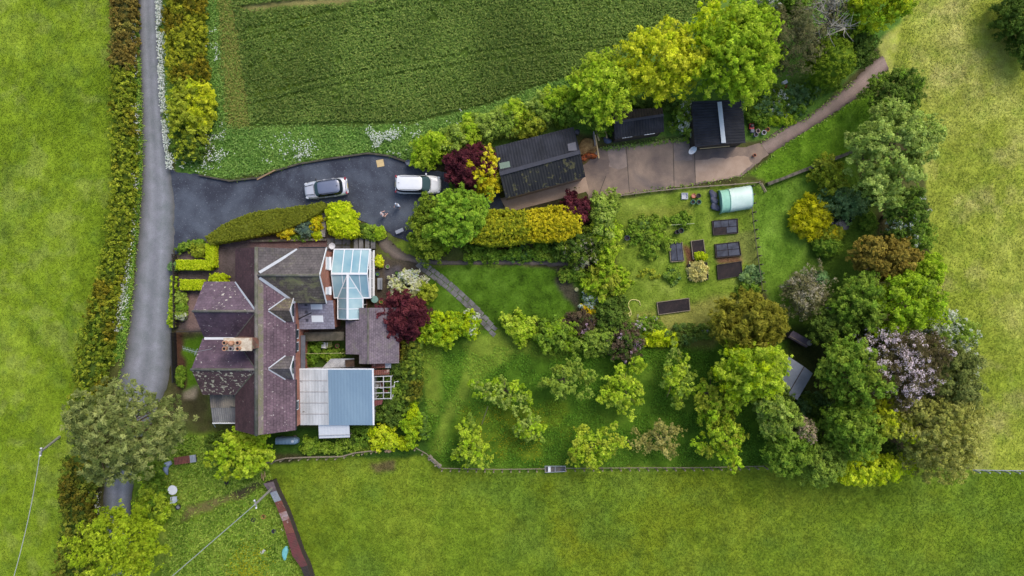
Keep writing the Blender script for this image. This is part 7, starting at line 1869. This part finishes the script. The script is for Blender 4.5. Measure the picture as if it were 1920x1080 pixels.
# ================================================================== people
def person(px, py, face, label, top, legs, hair, bald, pose):
    base = at(px, py, 1.0); base.z = 0
    root = empty('person', base, label, 'person')
    R = Matrix.Rotation(face, 3, 'Z')
    P = lambda v: tuple(base + R @ Vector(v))
    skin = plain('skin', (214, 168, 150), .6, .06, 8)
    # x forward, y left; one connected skeleton
    J = {}; V = []; E = []; Rr = []
    def node(nm, v, r, par=None, ry=None):
        J[nm] = len(V); V.append(v); Rr.append((r, ry or r))
        if par: E.append((J[par], J[nm]))
    node('pelvis', (0, 0, .95), .145, None, .12); node('waist', (0, 0, 1.1), .13, 'pelvis', .105); node('chest', (.01, 0, 1.32), .165, 'waist', .12); node('neck', (.01, 0, 1.47), .06, 'chest'); node('jaw', (.025, 0, 1.57), .075, 'neck'); node('skull', (.015, 0, 1.66), .093, 'jaw'); node('crown', (.005, 0, 1.72), .075, 'skull'); node('nose', (.115, 0, 1.62), .014, 'skull')
    for s_, a in ((1, pose[0]), (-1, pose[1])):
        n = 'L' if s_ > 0 else 'R'
        node('sh' + n, (.01, s_ * .17, 1.42), .065, 'chest')
        e = a[0]; h = a[1]
        node('el' + n, (e[0], s_ * e[1], e[2]), .046, 'sh' + n); node('wr' + n, (h[0], s_ * h[1], h[2]), .028, 'el' + n)
        d = (Vector((h[0], h[1], h[2])) - Vector((e[0], e[1], e[2]))).normalized()
        side = d.cross(Vector((0, 0, 1))); side = side.normalized() if side.length > .2 else Vector((1, 0, 0)); up = side.cross(d)
        pm = Vector(h) + d * .055
        node('pa' + n, (pm.x, s_ * pm.y, pm.z), .035, 'wr' + n, .022)
        for f_, (o, l) in enumerate(((-.03, .062), (-.01, .075), (.01, .07), (.03, .055))):
            k0 = pm + d * .045 + side * o; k1 = k0 + d * l * .55 - up * .008; k2 = k1 + d * l * .5 - up * .022
            node('f%d0' % f_ + n, (k0.x, s_ * k0.y, k0.z), .0095, 'pa' + n); node('f%d1' % f_ + n, (k1.x, s_ * k1.y, k1.z), .0085, 'f%d0' % f_ + n); node('f%d2' % f_ + n, (k2.x, s_ * k2.y, k2.z), .007, 'f%d1' % f_ + n)
        t0 = pm - d * .015 - side * .04; t1 = t0 + d * .04 - side * .015
        node('t0' + n, (t0.x, s_ * t0.y, t0.z), .012, 'pa' + n); node('t1' + n, (t1.x, s_ * t1.y, t1.z), .009, 't0' + n)
        st = pose[2] * s_
        node('hip' + n, (0, s_ * .095, .88), .095, 'pelvis'); node('kn' + n, (st * .5 + .03, s_ * .1, .50), .062, 'hip' + n); node('an' + n, (st * .9, s_ * .1, .09), .042, 'kn' + n); node('toe' + n, (st * .9 + .17, s_ * .11, .04), .036, 'an' + n)
    def skinmesh(nm, names, mat, grow, par):
        idx = [J[k] for k in names]; mp = {j: i for i, j in enumerate(idx)}
        me = bpy.data.meshes.new(nm); me.from_pydata([tuple(R @ Vector(V[j])) for j in idx], [(mp[a], mp[b]) for a, b in E if a in mp and b in mp], [])
        o = bpy.data.objects.new(nm, me); COL.objects.link(o); o.parent = par
        me.materials.append(mat)
        md = o.modifiers.new('skin', 'SKIN'); md.use_smooth_shade = True
        if not me.skin_vertices: 
            bm = bmesh.new(); bm.from_mesh(me); bm.verts.layers.skin.verify(); bm.to_mesh(me); bm.free()
        for i, j in enumerate(idx):
            me.skin_vertices[0].data[i].radius = (Rr[j][0] + grow, Rr[j][1] + grow); me.skin_vertices[0].data[i].use_root = (i == 0)
        o.modifiers.new('sub', 'SUBSURF').levels = 1; o.modifiers['sub'].render_levels = 2
        return o
    body = skinmesh('body', list(J), skin, 0, root)
    skinmesh('shirt', ['pelvis', 'waist', 'chest', 'shL', 'elL', 'shR', 'elR'], top, .045, root)
    skinmesh('trousers', ['pelvis', 'hipL', 'knL', 'anL', 'hipR', 'knR', 'anR'], legs, .018, root)
    for s_ in (-1, 1):
        q = MB(); q.blob(P((.10, s_ * .034, 1.655)), (.012, .014, .012), 1, 0, 8, 6); q.build('eye', M_BLACK, root)
        q = MB(); q.blob(P((.01, s_ * .098, 1.63)), (.03, .014, .04), 1, 0, 8, 6); q.build('ear', skin, root)
    q = MB(); q.beam(P((.098, -.028, 1.572)), P((.098, .028, 1.572)), .012, .01); q.build('mouth', plain('lips', (170, 100, 96), .6), root)
    q = MB(); n = 16; vs = []; lev = ((1.60, 1.06), (1.68, 1.09), (1.735, .93), (1.775, .58), (1.79, .1)) if not bald else ((1.59, 1.03), (1.63, 1.06), (1.655, 1.03))
    for z, f_ in lev:
        for k in range(n):
            a = 2 * math.pi * k / n; fr = math.cos(a); zz = z + (.045 if fr > .3 and z < 1.70 else 0)
            rr = .100 * f_; vs.append(P((.0 + rr * fr * 1.05 - (.02 if bald else 0), rr * math.sin(a), zz)))
    fs = [(i * n + k, i * n + (k + 1) % n, (i + 1) * n + (k + 1) % n, (i + 1) * n + k) for i in range(len(lev) - 1) for k in range(n) if not (bald and math.cos(2 * math.pi * (k + .5) / n) > .2)]
    q.add(vs, fs); q.build('hair', hair, root, smooth=True)
    return root
down = ((-.02, .26, 1.14), (.08, .27, .90)); fwd = ((.02, .27, 1.16), (.26, .2, 1.12))
person(746, 385, -2.2, 'person with grey hair in a white and pale blue top on the drive', plain('pale_blue_shirt', (206, 218, 236), .8, .05), plain('dark_trousers', (48, 52, 66), .8), plain('grey_hair', (150, 146, 146), .8, .2, 20), False, (down, fwd, .10))
person(717.5, 403, .7, 'bald person in pale grey top reaching out on the drive', plain('grey_shirt', (186, 184, 192), .8, .06), plain('black_trousers', (44, 46, 56), .8), plain('fair_hair', (190, 170, 160), .8, .1, 20), True, (fwd, ((.06, .28, 1.2), (.36, .22, 1.05)), .13))

# ================================================================== light, sky, camera
SUN_EL, SUN_AZ = math.radians(52), math.radians(35)    # azimuth clockwise from north
w = bpy.data.worlds.new('World'); SC.world = w; w.use_nodes = True
nt = w.node_tree; bg = nt.nodes['Background']
sk = nt.nodes.new('ShaderNodeTexSky'); sk.sky_type = 'NISHITA'; sk.sun_disc = False
sk.sun_elevation = SUN_EL; sk.sun_rotation = SUN_AZ; sk.air_density = 1.0; sk.dust_density = 3.0; sk.ozone_density = 1.0
nt.links.new(sk.outputs[0], bg.inputs['Color']); bg.inputs['Strength'].default_value = 0.15
sd = bpy.data.lights.new('sun', 'SUN'); sd.energy = 1.0; sd.angle = math.radians(30); sd.color = (1.0, .93, .82)
so = bpy.data.objects.new('sun', sd); COL.objects.link(so)
dirv = Vector((math.sin(SUN_AZ) * math.cos(SUN_EL), math.cos(SUN_AZ) * math.cos(SUN_EL), math.sin(SUN_EL)))
so.rotation_euler = (-dirv).to_track_quat('-Z', 'Y').to_euler(); so.location = dirv * 60
cd = bpy.data.cameras.new('camera'); cam = bpy.data.objects.new('camera', cd); COL.objects.link(cam)
cam.location = (0, 0, H); cam.rotation_euler = (0, 0, 0)
cd.sensor_width = 36; cd.lens = 36 * H / (1920 * S); cd.clip_end = 5000; cd.clip_start = .5
SC.camera = cam
SC.view_settings.view_transform = 'Standard'; SC.view_settings.look = 'None'; SC.view_settings.gamma = 1.0; SC.view_settings.use_curve_mapping = False
SC.view_settings.exposure = EXPOSURE
SC.render.engine = 'CYCLES'
SC.cycles.max_bounces = 6; SC.cycles.diffuse_bounces = 3; SC.cycles.transmission_bounces = 4
